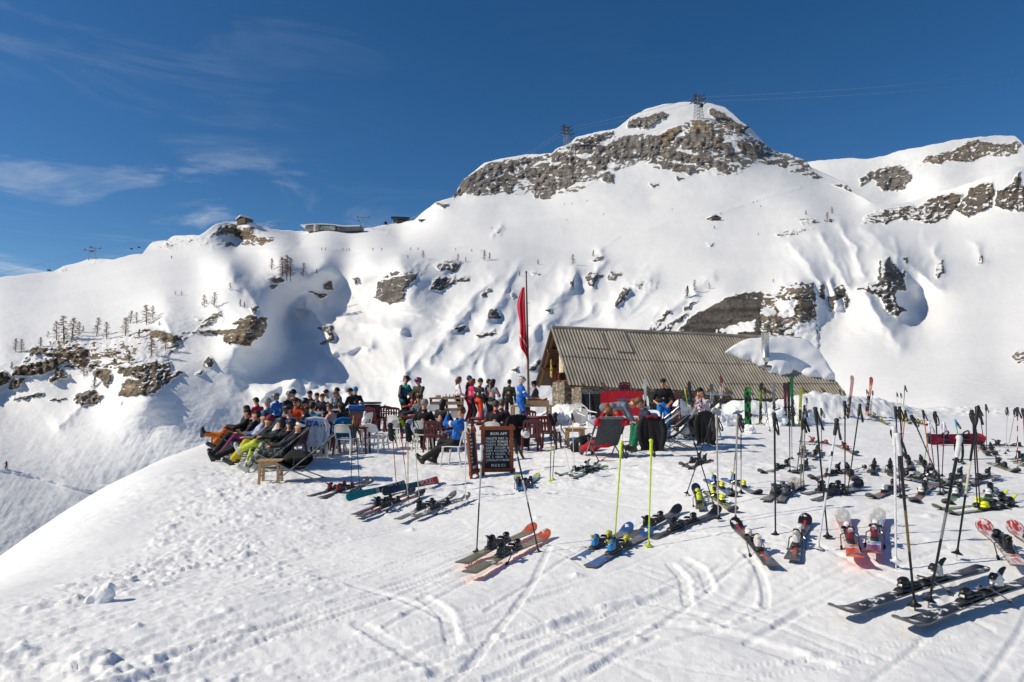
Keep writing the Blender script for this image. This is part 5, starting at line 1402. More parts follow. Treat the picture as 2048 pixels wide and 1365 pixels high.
for k, lab in enumerate(('folded grey deck chair leaning on the hut wall, left of two', 'folded grey deck chair leaning on the hut wall beside red tables')):
    p = at(1180 + 17 * k, 846); o = thing('folded_deck_chair', lab, 'deck chair', (p.x, p.y + .1, p.z - .12), math.radians(-5), 'folded deck chairs')
    o.rotation_euler = (math.radians(-12), 0, math.radians(-5))
    for d, nm in ((0, 'back_frame'), (.06, 'seat_frame')):
        mb = MB(); w = .27 - d * .4
        for sx in (-1, 1): mb.tube([(sx * w, d, 0), (sx * w, d, 1.18 - d)], .016, 7)
        mb.tube([(-w, d, 1.18 - d), (w, d, 1.18 - d)], .016, 7); mb.tube([(-w, d, .03), (w, d, .03)], .016, 7); mb.build(nm, STEEL, o)
    MB().sheet([[(x, .03 + .03 * math.sin(3 * z), z) for x in np.linspace(-.25, .25, 5)] for z in np.linspace(.12, 1.12, 7)], .02).build('sling', cloth('#202326'), o, 60)
# blocks and heaps of cleared snow
def snow_block(px, py, s, label, seed):
    p = at(px, py); V, Q = [], []
    rr_ = random.Random(seed); caps = [((rr_.uniform(-.5, .5) * s[0], rr_.uniform(-.4, .4) * s[1], rr_.uniform(-.1, .75) * s[2]), (rr_.uniform(-.5, .5) * s[0], rr_.uniform(-.4, .4) * s[1], rr_.uniform(-.1, .75) * s[2]), s[2] * rr_.uniform(.12, .32), s[2] * rr_.uniform(.1, .26)) for i in range(14)]
    hh = max(.014, min(.04, s[2] * .07)); V, Q = blob(caps, hh, hh * .5); V = np.array(V); fq = 2.2 / s[2]
    V += .10 * s[2] * np.stack([fbm(V[:, 1] * fq, V[:, 2] * fq + seed, 3), fbm(V[:, 0] * fq, V[:, 2] * fq + seed, 3), fbm(V[:, 0] * fq + seed, V[:, 1] * fq, 3)], 1)
    mb = MB(); mb.v = [tuple(map(float, v)) for v in V]; mb.f = [tuple(map(int, q)) for q in Q]; mb.m = [0] * len(mb.f)
    o = mb.build('snow_block', M_SNOW, None, 75); o.location = (p.x, p.y, p.z); tag(o, label, 'snow', 'shovelled snow blocks'); return o
for a in [(1368, 846, (.5, .4, .75), 'big white snow block right of the maroon chair stack', 1), (1408, 842, (.55, .4, .6), 'snow block behind the man in the patterned shirt', 2), (1182, 852, (.25, .25, .35), 'pointed snow lump below the folded deck chairs', 3),
          (1458, 852, (.7, .4, .4), 'flat-topped snow block left of the green snowboard', 4), (1552, 848, (.45, .4, .55), 'upright snow slab between standing skis by the low wall', 5), (1500, 866, (.22, .2, .26), 'small loose snow ball lying before the bank', 6),
          (1612, 846, (.5, .35, .5), 'snow block below the low eaves right of the green skis', 7), (205, 1208, (.16, .12, .16), 'lone snow lump on the left foreground slope', 8), (262, 1162, (.10, .1, .06), 'small snow clod above the lone lump', 9), (1120, 845, (.5, .4, .4), 'heaped snow in front of the hut doorway', 10)]: snow_block(*a)
# ---------------------------------------------------------------- terrace
def lower(px, py): p = at(px, py); return p
# deck chairs and their loungers
dproto = deck_chair(); dused = [False]
GD = 'deck chairs on the terrace'
def dchair(label, x, y, rz, z=None):
    loc = (x, y, (gz(x, y) if z is None else z) - .02)
    if not dused[0]: dused[0] = True; o = dproto; o.location = loc; o.rotation_euler = (0, 0, rz); o['label'] = label; o['group'] = GD
    else: o = dup(dproto, loc, rz, label, GD)
    return o
def lounger(label, clabel, hx, hy, rz, lean=-42, stool_=None, Y=None, **kw):
    if Y is None:
        x, y = place_head(hx, hy, 'lounge', kw.get('H', 1.72), .36, lean)
    else: x, y = float(raydir(hx, hy)[0]) * Y, Y
    r = math.radians(rz); off = -head_top('lounge', 1.72, .36, lean)[1]        # head sits behind the pelvis
    x += -math.sin(r) * off; y += math.cos(r) * off
    root, inf = person(label, x, y, r, pose='lounge', lean=lean, pabs=.36, **kw)
    if clabel: dchair(clabel, x, y, r)
    return root
lounger('lounging person in checked trousers with a white headband', 'deck chair holding the person in checked trousers', 601, 857, 104, Y=14.0, jacket='#23262b', trousers='#4a5148/#a8ab92/check', boots='#c9c9c4', head='band', headcol='#e4e2dc', hair='#15110e', hands=((-.1, .2, .30), (.08, .16, .32)), feet=((-.12, .66), (.13, .54)), fz=(0, .03))
lounger('lounging person in lime green trousers and navy helmet', 'deck chair under the lime-trousered lounger', 584, 847, 106, Y=14.5, jacket='#1a1b1f', trousers='#b5c543', boots='#b9b7b0', head='helmet', headcol='#1c2433', goggles='#1d6fc0', hands=((-.06, .26, .38), (.08, .26, .38)), feet=((-.02, .66), (.05, .50)), fz=(.30, 0))
lounger('lounging person in bright yellow trousers with goggles on a dark helmet', 'deck chair behind the lime-trousered lounger', 565, 842, 106, Y=15.0, jacket='#25282c', trousers='#c9b81f', boots='#3a3b3d', head='helmet', headcol='#24262b', goggles='#6f86a0', hands=((-.14, .08, .30), (.06, .22, .34)))
lounger('lounging person in black trousers with a maroon and grey beanie', 'deck chair under the maroon-beanie lounger', 540, 836, 105, Y=15.6, jacket='#5d6167', trousers='#151518', boots='#1b1b1d', head='beanie', headcol='#6b2436', feet=((-.16, .82), (.12, .74)))
lounger('dark-haired lounging man in purple trousers and white-blue jacket', 'deck chair under the purple-trousered lounger', 531, 822, 105, Y=16.2, lean=-34, jacket='#a9b3cf', trousers='#6b1d56', boots='#232327', hair='#17110d', stripe='#2b4a9b', hands=((-.2, .05, .28), (.06, .18, .33)))
lounger('dark-haired lounging person in an all black jacket', 'deck chair left of the purple-trousered lounger', 514, 816, 104, Y=16.8, lean=-30, jacket='#1b1a1d', trousers='#17171a', boots='#202022', hair='#1a130f')
lounger('lounging man in orange trousers, feet up on a stool', 'deck chair under the orange-trousered lounger', 496, 806, 106, lean=-22, jacket='#22241f', trousers='#cf6a1d', boots='#2f3338', hair='#15100d', feet=((-.1, .84), (.1, .62)), fz=(.40, .1), hands=((-.05, .30, .40), (.05, .30, .40)), pitch=26, Y=17.2)
lounger('man in dark jacket sitting up behind the orange-trousered lounger', 'deck chair behind the orange-trousered lounger', 494, 797, 108, lean=-16, jacket='#16171a', trousers='#1d1d20', hair='#241a12', pitch=24, Y=18.3)
p = at(720, 0) if False else None
st = stool(); q = P(441, 842, 17.3); st.location = (q.x, q.y, gz(q.x, q.y)); st['label'] = 'pale wooden stool under the orange-trousered feet'; st['group'] = 'pale wooden stools'; st.rotation_euler = (0, 0, .2)
g = at(541, 967); dup(st, (g.x, g.y, gz(g.x, g.y) - .01), .12, 'pale wooden stool alone in front of the loungers', 'pale wooden stools')
g = at(445, 905); dup(st, (g.x + .35, g.y + 1.2, gz(g.x + .35, g.y + 1.2) - .01), .3, 'pale wooden stool beside the black-trousered legs', 'pale wooden stools')
g = at(1150, 890); dup(st, (g.x, g.y, gz(g.x, g.y) - .02), .1, 'pale wooden bench stool left of the red-clad sunbather', 'pale wooden stools', (1.25, 1, 1))
g = at(606, 964); dchair('empty deck chair in front of the row, next to the lone stool', g.x, g.y, math.radians(100))
o = thing('backpack', 'black backpack lying on the empty deck chair', 'backpack', (g.x - .1, g.y + .02, gz(g.x, g.y) + .36)); mb = MB()
blob_obj('bag', [((-.16, 0, .05), (.16, 0, .06), .13, .12), ((-.1, .05, .15), (.12, .02, .14), .09, .08)], [cloth('#141416')], o); MB().tube([(-.16, -.1, .05), (-.05, -.18, .12), (.1, -.15, .1)], .018, 5, 0, True, .4).build('strap', cloth('#101012'), o)
# sitters at the left tables
def sitter(label, hx, hy, rz, chairlabel=None, kind='w', H=1.70, Y=None, lean=8, **kw):
    if Y is None: x, y = place_head(hx, hy, 'sit', H, .52, lean)
    else: x, y = float(raydir(hx, hy)[0]) * Y, Y
    r = math.radians(rz); off = -head_top('sit', H, .52, lean)[1]; x += -math.sin(r) * off; y += math.cos(r) * off
    root, inf = person(label, x, y, r, H=H, pose='sit', lean=lean, pabs=.53, **kw)
    if chairlabel: chair(kind, chairlabel, loc=(x + math.sin(r) * .02, y - math.cos(r) * .02, gz(x, y) - .01), rot=(0, 0, r), group=GW if kind == 'w' else GM)
    return root, x, y
sitter('person in a raspberry red jacket sitting at the far left edge', 513, 792, 70, 'white chair under the raspberry-jacketed sitter', Y=19.5, jacket='#b3183f', hair='#1d1712', H=1.62, pitch=28)
sitter('person in bright blue jacket and grey helmet sitting at far left', 552, 783, 75, 'white chair under the grey-helmeted blue sitter', Y=20.5, jacket='#1d5fae', head='helmet', headcol='#6d7073', shades=True)
sitter('person in grey-blue jacket leaning on the far left lounger row', 536, 801, 80, None, Y=18.4, jacket='#3d7ea3', head='beanie', headcol='#9a9a96', lean=-10)
sitter('person in a patterned black and white beanie at the left table', 578, 784, -100, None, Y=21.3, jacket='#1c1c1f', head='beanie', headcol='#26262a/#b9b9bb/fleck')
sitter('man in black beanie and sunglasses behind the left table', 587, 777, 175, 'white chair of the black-beanie man in sunglasses', Y=22.4, jacket='#1a1a1c', head='beanie', headcol='#151517', shades=True)
sitter('man in orange jacket and sunglasses facing the camera at table', 592, 786, 172, 'white chair of the orange-jacketed man', Y=18.6, jacket='#c24418', hair='#2a1c14', shades=True, H=1.75)
sitter('person in pale pink jacket and black helmet beside the loungers', 577, 799, 70, 'maroon chair under the pink-jacketed helmeted sitter', 'm', Y=15.3, jacket='#c99a98', head='helmet', headcol='#1c1c20', goggles='#6b4a3a', fem=True, H=1.64)
sitter('person in black helmet seated right of the orange-jacketed man', 611, 792, 160, None, Y=19.0, jacket='#17181b', head='helmet', headcol='#131316', goggles='#30343a', H=1.62)
sitter('person seen from behind in a broad petrol blue jacket', 625, 793, -8, 'white chair under the petrol-blue jacket', Y=16.4, jacket='#1a6c8f', hair='#1f1611', H=1.74)
sitter('short-haired man in dark fleece beyond the petrol blue jacket', 620, 785, 165, None, Y=22.0, jacket='#2b2b2e', hair='#1d1611')
sitter('person in checked grey shirt in the middle of the far table', 634, 789, 180, None, Y=21.5, jacket='#3a3a40/#7a7a80/check', hair='#3a2a1e', H=1.6)
sitter('person in navy vest sitting between grey shirt and young man', 645, 791, 178, None, Y=21.0, jacket='#25283a', hair='#4a3524', H=1.6)
sitter('young man in white-sleeved black vest looking down at table', 653, 777, 150, 'white chair under the black-vested young man', Y=22.6, jacket='#bcbcc4', hair='#1b1410', pitch=30, H=1.74)
sitter('girl in light pink top with hair tied up, facing left', 660, 793, 78, 'white chair under the light pink top', Y=17.2, jacket='#d9a49a', trousers='#2a2d35', hair='#5a4330', fem=True, H=1.6, pitch=25)
sitter('blond person in dark coat bending over the table', 672, 783, 110, None, Y=21.8, jacket='#34363b', hair='#7a6344', fem=True, pitch=30)
sitter('person in black beanie behind the blond one', 675, 777, 120, None, Y=24.0, jacket='#4b4d52', head='beanie', headcol='#151518')
sitter('long dark-haired person in black coat with a blue bag behind', 682, 793, 60, 'maroon chair under the long dark hair', 'm', Y=17.6, jacket='#2a2b31', hair='#1b1411', hairlen=.22, fem=True, H=1.64, pitch=30)
sitter('person in black hooded jacket beside the blue bin', 701, 773, 60, None, Y=24.3, jacket='#1f2123', head='beanie', headcol='#1f2123', lean=18)
sitter('person in sky blue beanie behind the black hood', 711, 775, -160, None, Y=25.0, jacket='#1f2024', head='beanie', headcol='#2f86b8')
# standing pair beyond the bin
g = at(806, 850); person('person standing in teal jacket with purple backpack and black helmet', g.x, g.y, math.radians(-42), H=1.80, jacket='#0f6a70', trousers='#17171a', head='helmet', headcol='#1a1a1d', goggles='#26262a', pitch=30, hands=((-.2, .22, .48), (.26, .36, .5)), lean=10)
bp = thing('backpack', 'small purple backpack worn on the teal jacket', 'backpack', (g.x, g.y, gz(g.x, g.y)), math.radians(-42))
blob_obj('bag', [((0, -.135, 1.10), (0, -.115, 1.36), .105, .085, ((0, 1, 0), .62)), ((-.03, -.13, 1.05), (.03, -.13, 1.05), .09, .09, ((0, 1, 0), .6))], [cloth('#3b1a55')], bp, .02, .01)
MB().tube([(.03, -.20, 1.12), (.045, -.185, 1.26), (.03, -.165, 1.4)], .014, 5).build('piping', cloth('#d0d23a'), bp)
g = at(838, 852); person('person standing in olive jacket and purple helmet', g.x, g.y, math.radians(150), H=1.74, jacket='#3f3a2c', trousers='#1b1b1e', head='helmet', headcol='#7d2f74', goggles='#3a2030', pitch=20, hands=((-.1, .3, .52), (.1, .3, .54)), collar='#a09488')
sitter('person in red jacket sitting between the standing pair', 820, 795, 120, 'maroon chair behind the teal-jacketed skier', 'm', Y=23.8, jacket='#9a2a22', hair='#4a3322', H=1.6)
sitter('person in black coat and grey beanie seen from behind', 849, 799, -10, 'white chair under the black-coated person', Y=17.6, jacket='#18181a', head='beanie', headcol='#8d8a84', H=1.74)
sitter('long brown-haired person in dark jacket sitting near the counter', 886, 797, -30, 'white chair under the long brown-haired sitter', Y=18.4, jacket='#24262b', hair='#2a1b14', hairlen=.24, fem=True)
sitter('person in small dark top behind the black coat', 838, 806, 170, None, Y=20.5, jacket='#6d7178', hair='#1c1512', H=1.55)
x, y = place_head(925, 812, 'sit', 1.74, .52, -18)
person('reclining man in blue and white jacket with black ski boots out front', x - .15, y, math.radians(70), H=1.76, pose='sit', lean=-16, jacket='#1b62b5', trousers='#141417', boots='#1c1c1e', hair='#4a3020', stripe='#dfe3ea', hands=((.02, .2, .62), (.16, .3, .40)), feet=((-.10, .78), (.14, .60)), pitch=18, pabs=.50)
chair('w', 'white chair under the reclining blue and white jacket', loc=(x - .17, y - .02, gz(x, y) - .02), rot=(0, 0, math.radians(70)), group=GW)
sitter('man in black jacket with short grey hair, back to camera behind menu', 992, 813, -12, 'white chair under the short grey-haired man', Y=16.8, jacket='#202023', hair='#3a342e', H=1.72, collar='#9c2b2b')
sitter('woman with brown bun in plum jacket beside the grey-haired man', 1004, 807, -20, 'maroon chair under the woman with a bun', 'm', Y=17.8, jacket='#3a1c33', hair='#5a4028', fem=True, H=1.66)
# standing group at the counter
def stander(label, px, hy, Y, rz, **kw):
    a, b = map(float, raydir(px, hy)); x = a * Y; zt = CAMH + b * Y; z0 = gz(x, Y); H = max(1.5, min(1.9, (zt - z0) / 1.005)); return person(label, x, Y, math.radians(rz), H=H, **kw)
stander('woman in white jacket with long brown hair, black trousers', 915, 752, 24.6, -75, jacket='#e2dfe6', trousers='#17171a', hair='#5a3522', hairlen=.2, fem=True, hands=((-.1, .24, .6), (.1, .26, .58)))
stander('man in black sweater with bright blue headband and red trousers', 935, 750, 25.0, -85, jacket='#191a1e', trousers='#b81f33', head='band', headcol='#1f64b4', hair='#3a2418')
stander('woman in raspberry pink top with reddish hair, black trousers', 943, 756, 24.2, -60, jacket='#c01a5c', trousers='#18181b', hair='#6b3722', hairlen=.12, fem=True)
stander('person in orange trousers, navy top and dark beanie', 958, 757, 23.6, -50, jacket='#1c1d26', trousers='#d8431c', head='beanie', headcol='#35353a', hair='#3a2a1e', feet=((-.1, .1), (.14, -.12)))
stander('brown-haired person in dark jacket behind the pink-grey jacket', 974, 757, 25.2, -70, jacket='#232329', trousers='#1a1a1d', hair='#3c2618', fem=True)
stander('woman in pink and grey jacket with long black hair', 984, 757, 23.4, -40, jacket='#777477', trousers='#19191c', hair='#1a1110', hairlen=.34, fem=True, stripe='#d61f7c', hands=((-.12, .24, .68), (.12, .26, .66)))
stander('man in long dark olive coat, back to camera', 1018, 758, 25.6, -15, jacket='#33332b', trousers='#27272a', hair='#1a130f', H_=0) if False else stander('man in long dark olive coat, back to camera', 1018, 758, 25.6, -15, jacket='#33332b', trousers='#27272a', hair='#1a130f')
stander('man in royal blue ski suit with silver helmet looking at his hands', 1040, 752, 22.6, -70, jacket='#1a63b8', trousers='#1b66bd', boots='#8a8d90', head='helmet', headcol='#b9bcbf', goggles='#b8762c', stripe='#e9e9ea', pitch=32, hands=((-.06, .3, .6), (.06, .32, .6)))
sitter('man in black hat and dark coat at the pot table', 1069, 772, 75, None, Y=26.5, jacket='#26272b', head='hat', headcol='#141415', hair='#17110d', shades=True, H=1.78)
# right-hand group
def red_sun():
    Y = 13.3; x = float(raydir(1216, 845)[0]) * Y; y = Y; r = math.radians(8)
    person('sunbather in red suit with hands clasped behind the head', x, y + .45, r, H=1.74, pose='lounge', lean=-34, pabs=.36, jacket='#b01527', trousers='#a51426', boots='#3b3b3d', hair='#6b4a2e', hands=((-.13, -.42, .545), (.13, -.42, .545)), feet=((-.3, .80), (-.05, .86)))
    dchair('deck chair seen from behind, under the red-suited sunbather', x, y + .45, r)
red_sun()
g = at(1212, 888); person('man bending over in grey-blue shirt, orange trousers and striped beanie', g.x, g.y, math.radians(-88), H=1.75, pose='bend', jacket='#6c7684', trousers='#b8501d', head='beanie', headcol='#8f3a2a', hair='#4a3322')
y = 14.4; x = float(raydir(1300, 840)[0]) * y; person('man in navy sweater and green trousers hunched on a deck chair', x + .1, y, math.radians(95), H=1.78, pose='sit', pabs=.42, lean=28, jacket='#27344d', trousers='#15694a', boots='#2b2b2e', hair='#6d5136', pitch=45, hands=((-.1, .42, .34), (.1, .42, .33)), feet=((-.14, .52), (.14, .48)))
dchair('deck chair under the navy-sweatered man, black jacket on its back', x + .1, y, math.radians(75))
a, b = map(float, raydir(1326, 756)); Y = 17.4; person('man standing in black half-sleeved shirt and bright blue trousers with yellow glasses', a * Y, Y, math.radians(172), H=1.80, jacket='#15171c', trousers='#1473c4', hair='#15100d', sleeves='half', hands=((-.13, .2, .54), (.22, .2, .57)), goggles='#b07a1c', shades='eyes', pitch=14, yaw=-18) if False else None
zt = CAMH + b * Y; H = (zt - gz(a * Y, Y)); person('man standing in black half-sleeved shirt and bright blue trousers with yellow glasses', a * Y, Y, math.radians(168), H=min(1.9, H), jacket='#15171c', trousers='#1473c4', hair='#15100d', sleeves='half', hands=((-.15, .22, .55), (.17, .22, .57)), shades=True, pitch=14, yaw=-14)
sitter('man in white and plum patterned shirt leaning on his hand', 1401, 800, 110, 'white chair under the man in patterned shirt', Y=17.0, jacket='#c9c0c6/#5d2340/fleck', trousers='#25252a', hair='#17110d', H=1.74, hands=((-.05, .3, .58), (.12, .34, .44)), lean=14)
for (px, py, rz, lab) in [(1345, 898, 80, 'deck chair left of the white helmet, turned to the hut'), (1386, 892, 76, 'deck chair right of the white helmet with rucksack'), (1318, 880, 70, 'deck chair with grey head pad behind the hanging black jacket')]:
    g = at(px, py); dchair(lab, g.x, g.y, math.radians(rz))
# loose chairs
for kind, lab, px, py, rz in [
 ('w', 'white chair seen from behind, left of the paired poles', 694, 910, -14), ('w', 'white chair seen from behind, right of the paired poles', 746, 908, -8), ('w', 'white chair turned sideways behind the gloved poles', 770, 897, 70), ('w', 'white chair with a lime bag, before the teal-jacketed skier', 797, 884, -28),
 ('w', 'white chair with a blue bag between two gloved poles', 833, 898, -150), ('w', 'white chair right of the black-coated person, back to camera', 882, 880, 6), ('w', 'white chair tucked behind the right maroon table', 904, 872, 25), ('w', 'white chair beside the clear plastic bag', 722, 876, 75),
 ('w', 'white chair alone at the back by the purple helmet', 862, 853, 20), ('w', 'white chair by the row of far maroon chairs', 752, 854, 90), ('w', 'white armless chair left of the pale bench', 1137, 888, 40), ('w', 'white chair with blue cushion behind the navy sweater', 1298, 886, 150),
 ('w', 'white chair carrying the white jacket with blue letters', 634, 916, 12),
 ('m', 'maroon chair at the left table, back to camera', 656, 905, -6), ('m', 'maroon chair turned sideways left of the left table', 652, 882, -80), ('m', 'maroon chair across the left table', 699, 890, 170), ('m', 'maroon chair at the back, middle of three by the bin', 772, 862, 4), ('m', 'maroon chair at the back, leftmost of three by the bin', 752, 866, -30), ('m', 'maroon chair at the back, beside the teal-jacketed skier', 783, 866, 15),
 ('m', 'maroon chair alone in front of the right table, back to camera', 869, 904, -6), ('m', 'maroon chair at the right end of the right table, sideways', 911, 900, 85), ('m', 'maroon chair beside the hanging black jacket by the menu', 1060, 906, 8), ('m', 'maroon chair with black gloves on its back', 1099, 897, -18), ('m', 'maroon chair behind the round helmet, facing the camera', 1056, 880, 175), ('m', 'maroon chair under the black jacket right of the menu', 1033, 905, 20)]:
    chair(kind, lab, px, py, rz, group=GW if kind == 'w' else GM)
# tables
tproto = cafe_table(); tu = [0]
def table(label, px, py, rz=0, sc=(1, 1, 1)):
    g = at(px, py); loc = (g.x, g.y, gz(g.x, g.y) - .02); tu[0] += 1
    if tu[0] == 1: tproto.location = loc; tproto.rotation_euler = (0, 0, math.radians(rz)); tproto['label'] = label; tproto['group'] = 'maroon cafe tables'; tproto.scale = sc; return Vector(loc)
    dup(tproto, loc, math.radians(rz), label, 'maroon cafe tables', sc); return Vector(loc)
T1 = table('maroon table with bottles, behind the two white chairs', 704, 908, 4, (1.15, 1, 1)); T2 = table('maroon table beside the black-coated person', 884, 897, 2, (1.0, 1, 1)); T3 = table('maroon table behind the round silver helmet', 1080, 885, 6)
T4 = table('maroon table in front of the purple-helmeted skier', 828, 880, 8); T5 = table('maroon table beside the raised pink flask', 968, 885, 0)
wt = cafe_table(WHITEP); g = at(616, 872); wt.location = (g.x, g.y, gz(g.x, g.y)); wt['label'] = 'white table of the sunglasses group at left'; wt['category'] = 'table'
wt2 = dup(wt, (at(664, 862).x, at(664, 862).y, gz(at(664, 862).x, at(664, 862).y)), .1, 'white table between the pink girl and the far sitters'); g = at(1030, 886); dup(wt, (g.x, g.y, gz(g.x, g.y)), .05, 'white table behind the menu board', None, (.8, .8, 1)); g = at(1262, 880); dup(wt, (g.x, g.y + .3, gz(g.x, g.y)), .1, 'white table in front of the hunched navy sweater', None, (.7, .7, .8))
GLASS = pm('clear_glass', hexc('#9fb0ae'), .08, .1); AMB = pm('amber_bottle', hexc('#c9a436'), .15, .2)
def bottle(label, base, off, mat, cap='#c8b23a', h=.24):
    o = thing('bottle', label, 'bottle', (base.x + off[0], base.y + off[1], base.z + .731)); MB().lathe([(.032, 0), (.035, .01), (.035, h * .55), (.014, h * .78), (.013, h)], n=10).build('glass', mat, o); MB().lathe([(.015, h - .005), (.015, h + .02)], n=8).build('cap', pm('cap_' + cap.strip('#'), hexc(cap)), o)
def glass(label, base, off, mat=GLASS):
    o = MB().lathe([(.026, 0), (.036, .11), (.033, .11), (.024, .01)], n=10).build('glass', mat); o.name = 'drinking_glass'; o.location = (base.x + off[0], base.y + off[1], base.z + .731); tag(o, label, 'glass')
def plate(label, base, off, col='#e7e5df', food='#b9772f'):
    o = thing('plate', label, 'plate', (base.x + off[0], base.y + off[1], base.z + .731)); MB().lathe([(.07, 0), (.12, .018), (.118, .022), (.07, .006)], n=16).build('dish', pm('crockery_' + col.strip('#'), hexc(col), .3), o); MB().ell((0, 0, .02), (.07, .06, .02), None, 10, 5, 0, 0, 1, .12).build('food', pm('food_' + food.strip('#'), hexc(food), .7, .4, 40), o)
bottle('clear bottle with yellow label on the left maroon table', T1, (.05, -.1), AMB); bottle('second bottle near the table edge on the left maroon table', T1, (.13, .05), pm('brown_bottle', hexc('#8a3a1c'), .15), '#b02a2a', .2); glass('empty glass at the left of the left maroon table', T1, (-.22, -.12)); plate('green salad plate on the left maroon table', T1, (-.08, .0), '#d9d9d2', '#8fae2a')
glass('glass at the right end of the left maroon table', T1, (.36, -.05)); o = MB().box((0, 0, .03), (.12, .09, .06), None, 0, .9, .01).build('tub', pm('terracotta_tub', hexc('#a8492c'))); o.name = 'condiment_tub'; o.location = T2 + Vector((.14, .1, .732)); tag(o, 'small terracotta coloured tub on the right maroon table', 'tub')
plate('plate of food on the table before the purple helmet', T4, (-.1, .1)); bottle('water bottle on the table before the purple helmet', T4, (.1, .12), GLASS, '#2f62b4'); bottle('blue-capped bottle behind the menu board', wt2.location if False else Vector(at(1036, 884)), (.05, 0), GLASS, '#2b59b0')
o = thing('flask', 'raised pink plastic jug on the table left of the menu', 'jug', T5 + Vector((-.05, -.1, .731))); MB().lathe([(.06, 0), (.075, .02), (.07, .2), (.078, .24), (.07, .24)], n=14).build('body', pm('pink_plastic', hexc('#b0455f'), .25), o); MB().tube([(.07, 0, .19), (.13, 0, .16), (.12, 0, .07), (.07, 0, .05)], .012, 6).build('handle', pm('pink_plastic', hexc('#b0455f'), .25), o)
for i, (dx, dy) in enumerate(((-.2, .1), (.0, .0), (.2, .12))): plate(('plate at the left of the sunglasses table', 'plate in the middle of the sunglasses table', 'plate at the right of the sunglasses table')[i], Vector(wt.location), (dx, dy))
# bin, crate, bag
g = at(741, 860); o = thing('litter_bin', 'black ribbed waste bin beside the plastic bag', 'bin', (g.x, g.y, g.z - .05)); prof = []
for i in range(22): prof += [(.30 + .012 * (i % 2) + .03 * i / 22, .05 + .04 * i)]
MB().lathe(prof, n=22).build('drum', pm('black_rubber', (.022, .022, .024), .6, .3), o); MB().lathe([(.33, .92), (.36, .93), (.36, .97), (.32, .98)], n=22).build('rim', BLACK, o)
g = at(714, 862); o = thing('drinks_crate', 'blue and speckled box standing left of the bin', 'box', (g.x, g.y, g.z - .03), .15); MB().box((0, 0, .36), (.5, .45, .72), None, 0, 1, .02).build('carton', pm('speckled_grey_fabric', hexc('#6e6a66'), .8, .6, 60), o); MB().box((0, 0, .80), (.54, .48, .16), None, 0, 1, .02).build('lid', pm('blue_box_lid', hexc('#2b62b0'), .5), o)
g = at(728, 872); o = blob_obj('bag', [((0, 0, .12), (.03, 0, .45), .17, .12), ((.04, 0, .45), (.02, .02, .72), .10, .05), ((-.08, .03, .15), (.1, -.02, .3), .14, .1)], [pm('white_plastic_film', hexc('#c9ccd2'), .25, .15, 12, 0, .5, .6)], None, .03, .02); o.name = 'plastic_bag'; o.location = g; tag(o, 'crumpled white plastic bag hanging by the black bin', 'bag')
q = P(686, 818, 16.9); drape('bright blue jacket hung behind the long dark-haired person', (q.x, q.y, gz(q.x, q.y)), .5, '#1a78b0', .34, .46, top=.86)
# serving counter and pot table
g = at(890, 850); o = thing('wooden_counter', 'rough wooden serving counter left of the standing group', 'counter', (g.x, g.y + .6, gz(g.x, g.y + .6)), .1); mb = MB()
for i in range(4): mb.box((0, -.3 + .2 * i, .93), (1.3, .18, .05), None, 0, 1, .008)
mb.build('top', W_PALE, o); mb = MB(); [mb.box((0, -.38, z), (1.2, .04, .12)) for z in (.3, .52, .76)]; mb.build('front_boards', W_PALE, o)
for sx in (-1, 0, 1): MB().box((sx * .58, -.3, .45), (.09, .09, .9)).build('leg', W_OLD, o)
cb_ = Vector((g.x, g.y + .6, gz(g.x, g.y + .6) + .956))
o = thing('plate_stack', 'stack of white plates on the wooden counter', 'plates', cb_ + Vector((-.35, 0, 0))); MB().lathe([(.1, 0), (.13, .02), (.13, .09), (.1, .1)], n=14).build('dishes', pm('crockery', hexc('#d9d8d2'), .3), o)
o = thing('serving_tray', 'grey tray with cups on the wooden counter', 'tray', cb_ + Vector((.1, .02, 0))); MB().box((0, 0, .02), (.5, .35, .03), None, 0, 1.05, .006).build('tray_base', STEEL, o); [MB().lathe([(.03, .036), (.038, .12), (.034, .12), (.02, .05)], (q * .14 - .14, 0, 0), None, 9).build('cup', WHITEP, o) for q in range(3)]
g = at(1062, 852); o = thing('wooden_table', 'wooden table carrying the pot and the orange crate', 'table', (g.x, g.y, gz(g.x, g.y)), .12); mb = MB(); [mb.box((0, -.3 + .2 * i, .70), (1.5, .19, .04), None, 0, 1, .006) for i in range(4)]; mb.build('tabletop', W_PALE, o)
for sx in (-1, 1):
    for sy in (-1, 1): MB().box((sx * .65, sy * .3, .34), (.08, .08, .68)).build('leg', W_PALE, o)
tb = Vector((g.x, g.y, gz(g.x, g.y) + .722))
o = thing('cooking_pot', 'large steel cooking pot on the wooden table', 'pot', tb + Vector((.10, .15, 0))); MB().lathe([(.19, 0), (.2, .02), (.2, .26), (.21, .27), (.19, .275), (.185, .05)], n=22).build('pan', pm('brushed_steel', hexc('#b4b4b2'), .3, .1, 9, .8), o); [MB().tube([(sx * .2, -.05, .2), (sx * .25, 0, .21), (sx * .2, .05, .2)], .012, 6).build('handle', STEEL, o) for sx in (-1, 1)]
o = thing('orange_crate', 'wooden crate filled with oranges in front of the steel pot', 'crate', tb + Vector((.22, -.22, 0))); mb = MB(); mb.box((0, -.13, .09), (.8, .02, .18)); mb.box((0, .13, .09), (.8, .02, .18)); [mb.box((sx * .39, 0, .09), (.02, .24, .18)) for sx in (-1, 1)]; mb.box((0, 0, .012), (.76, .24, .02)); mb.build('box', W_PALE, o); mb = MB()
for i in range(26): mb.ell((rng.uniform(-.34, .34), rng.uniform(-.09, .09), .17 + rng.uniform(0, .06)), (.042,) * 3, None, 8, 6)
mb.build('oranges', pm('orange_peel', hexc('#d9661f'), .5, .2), o)
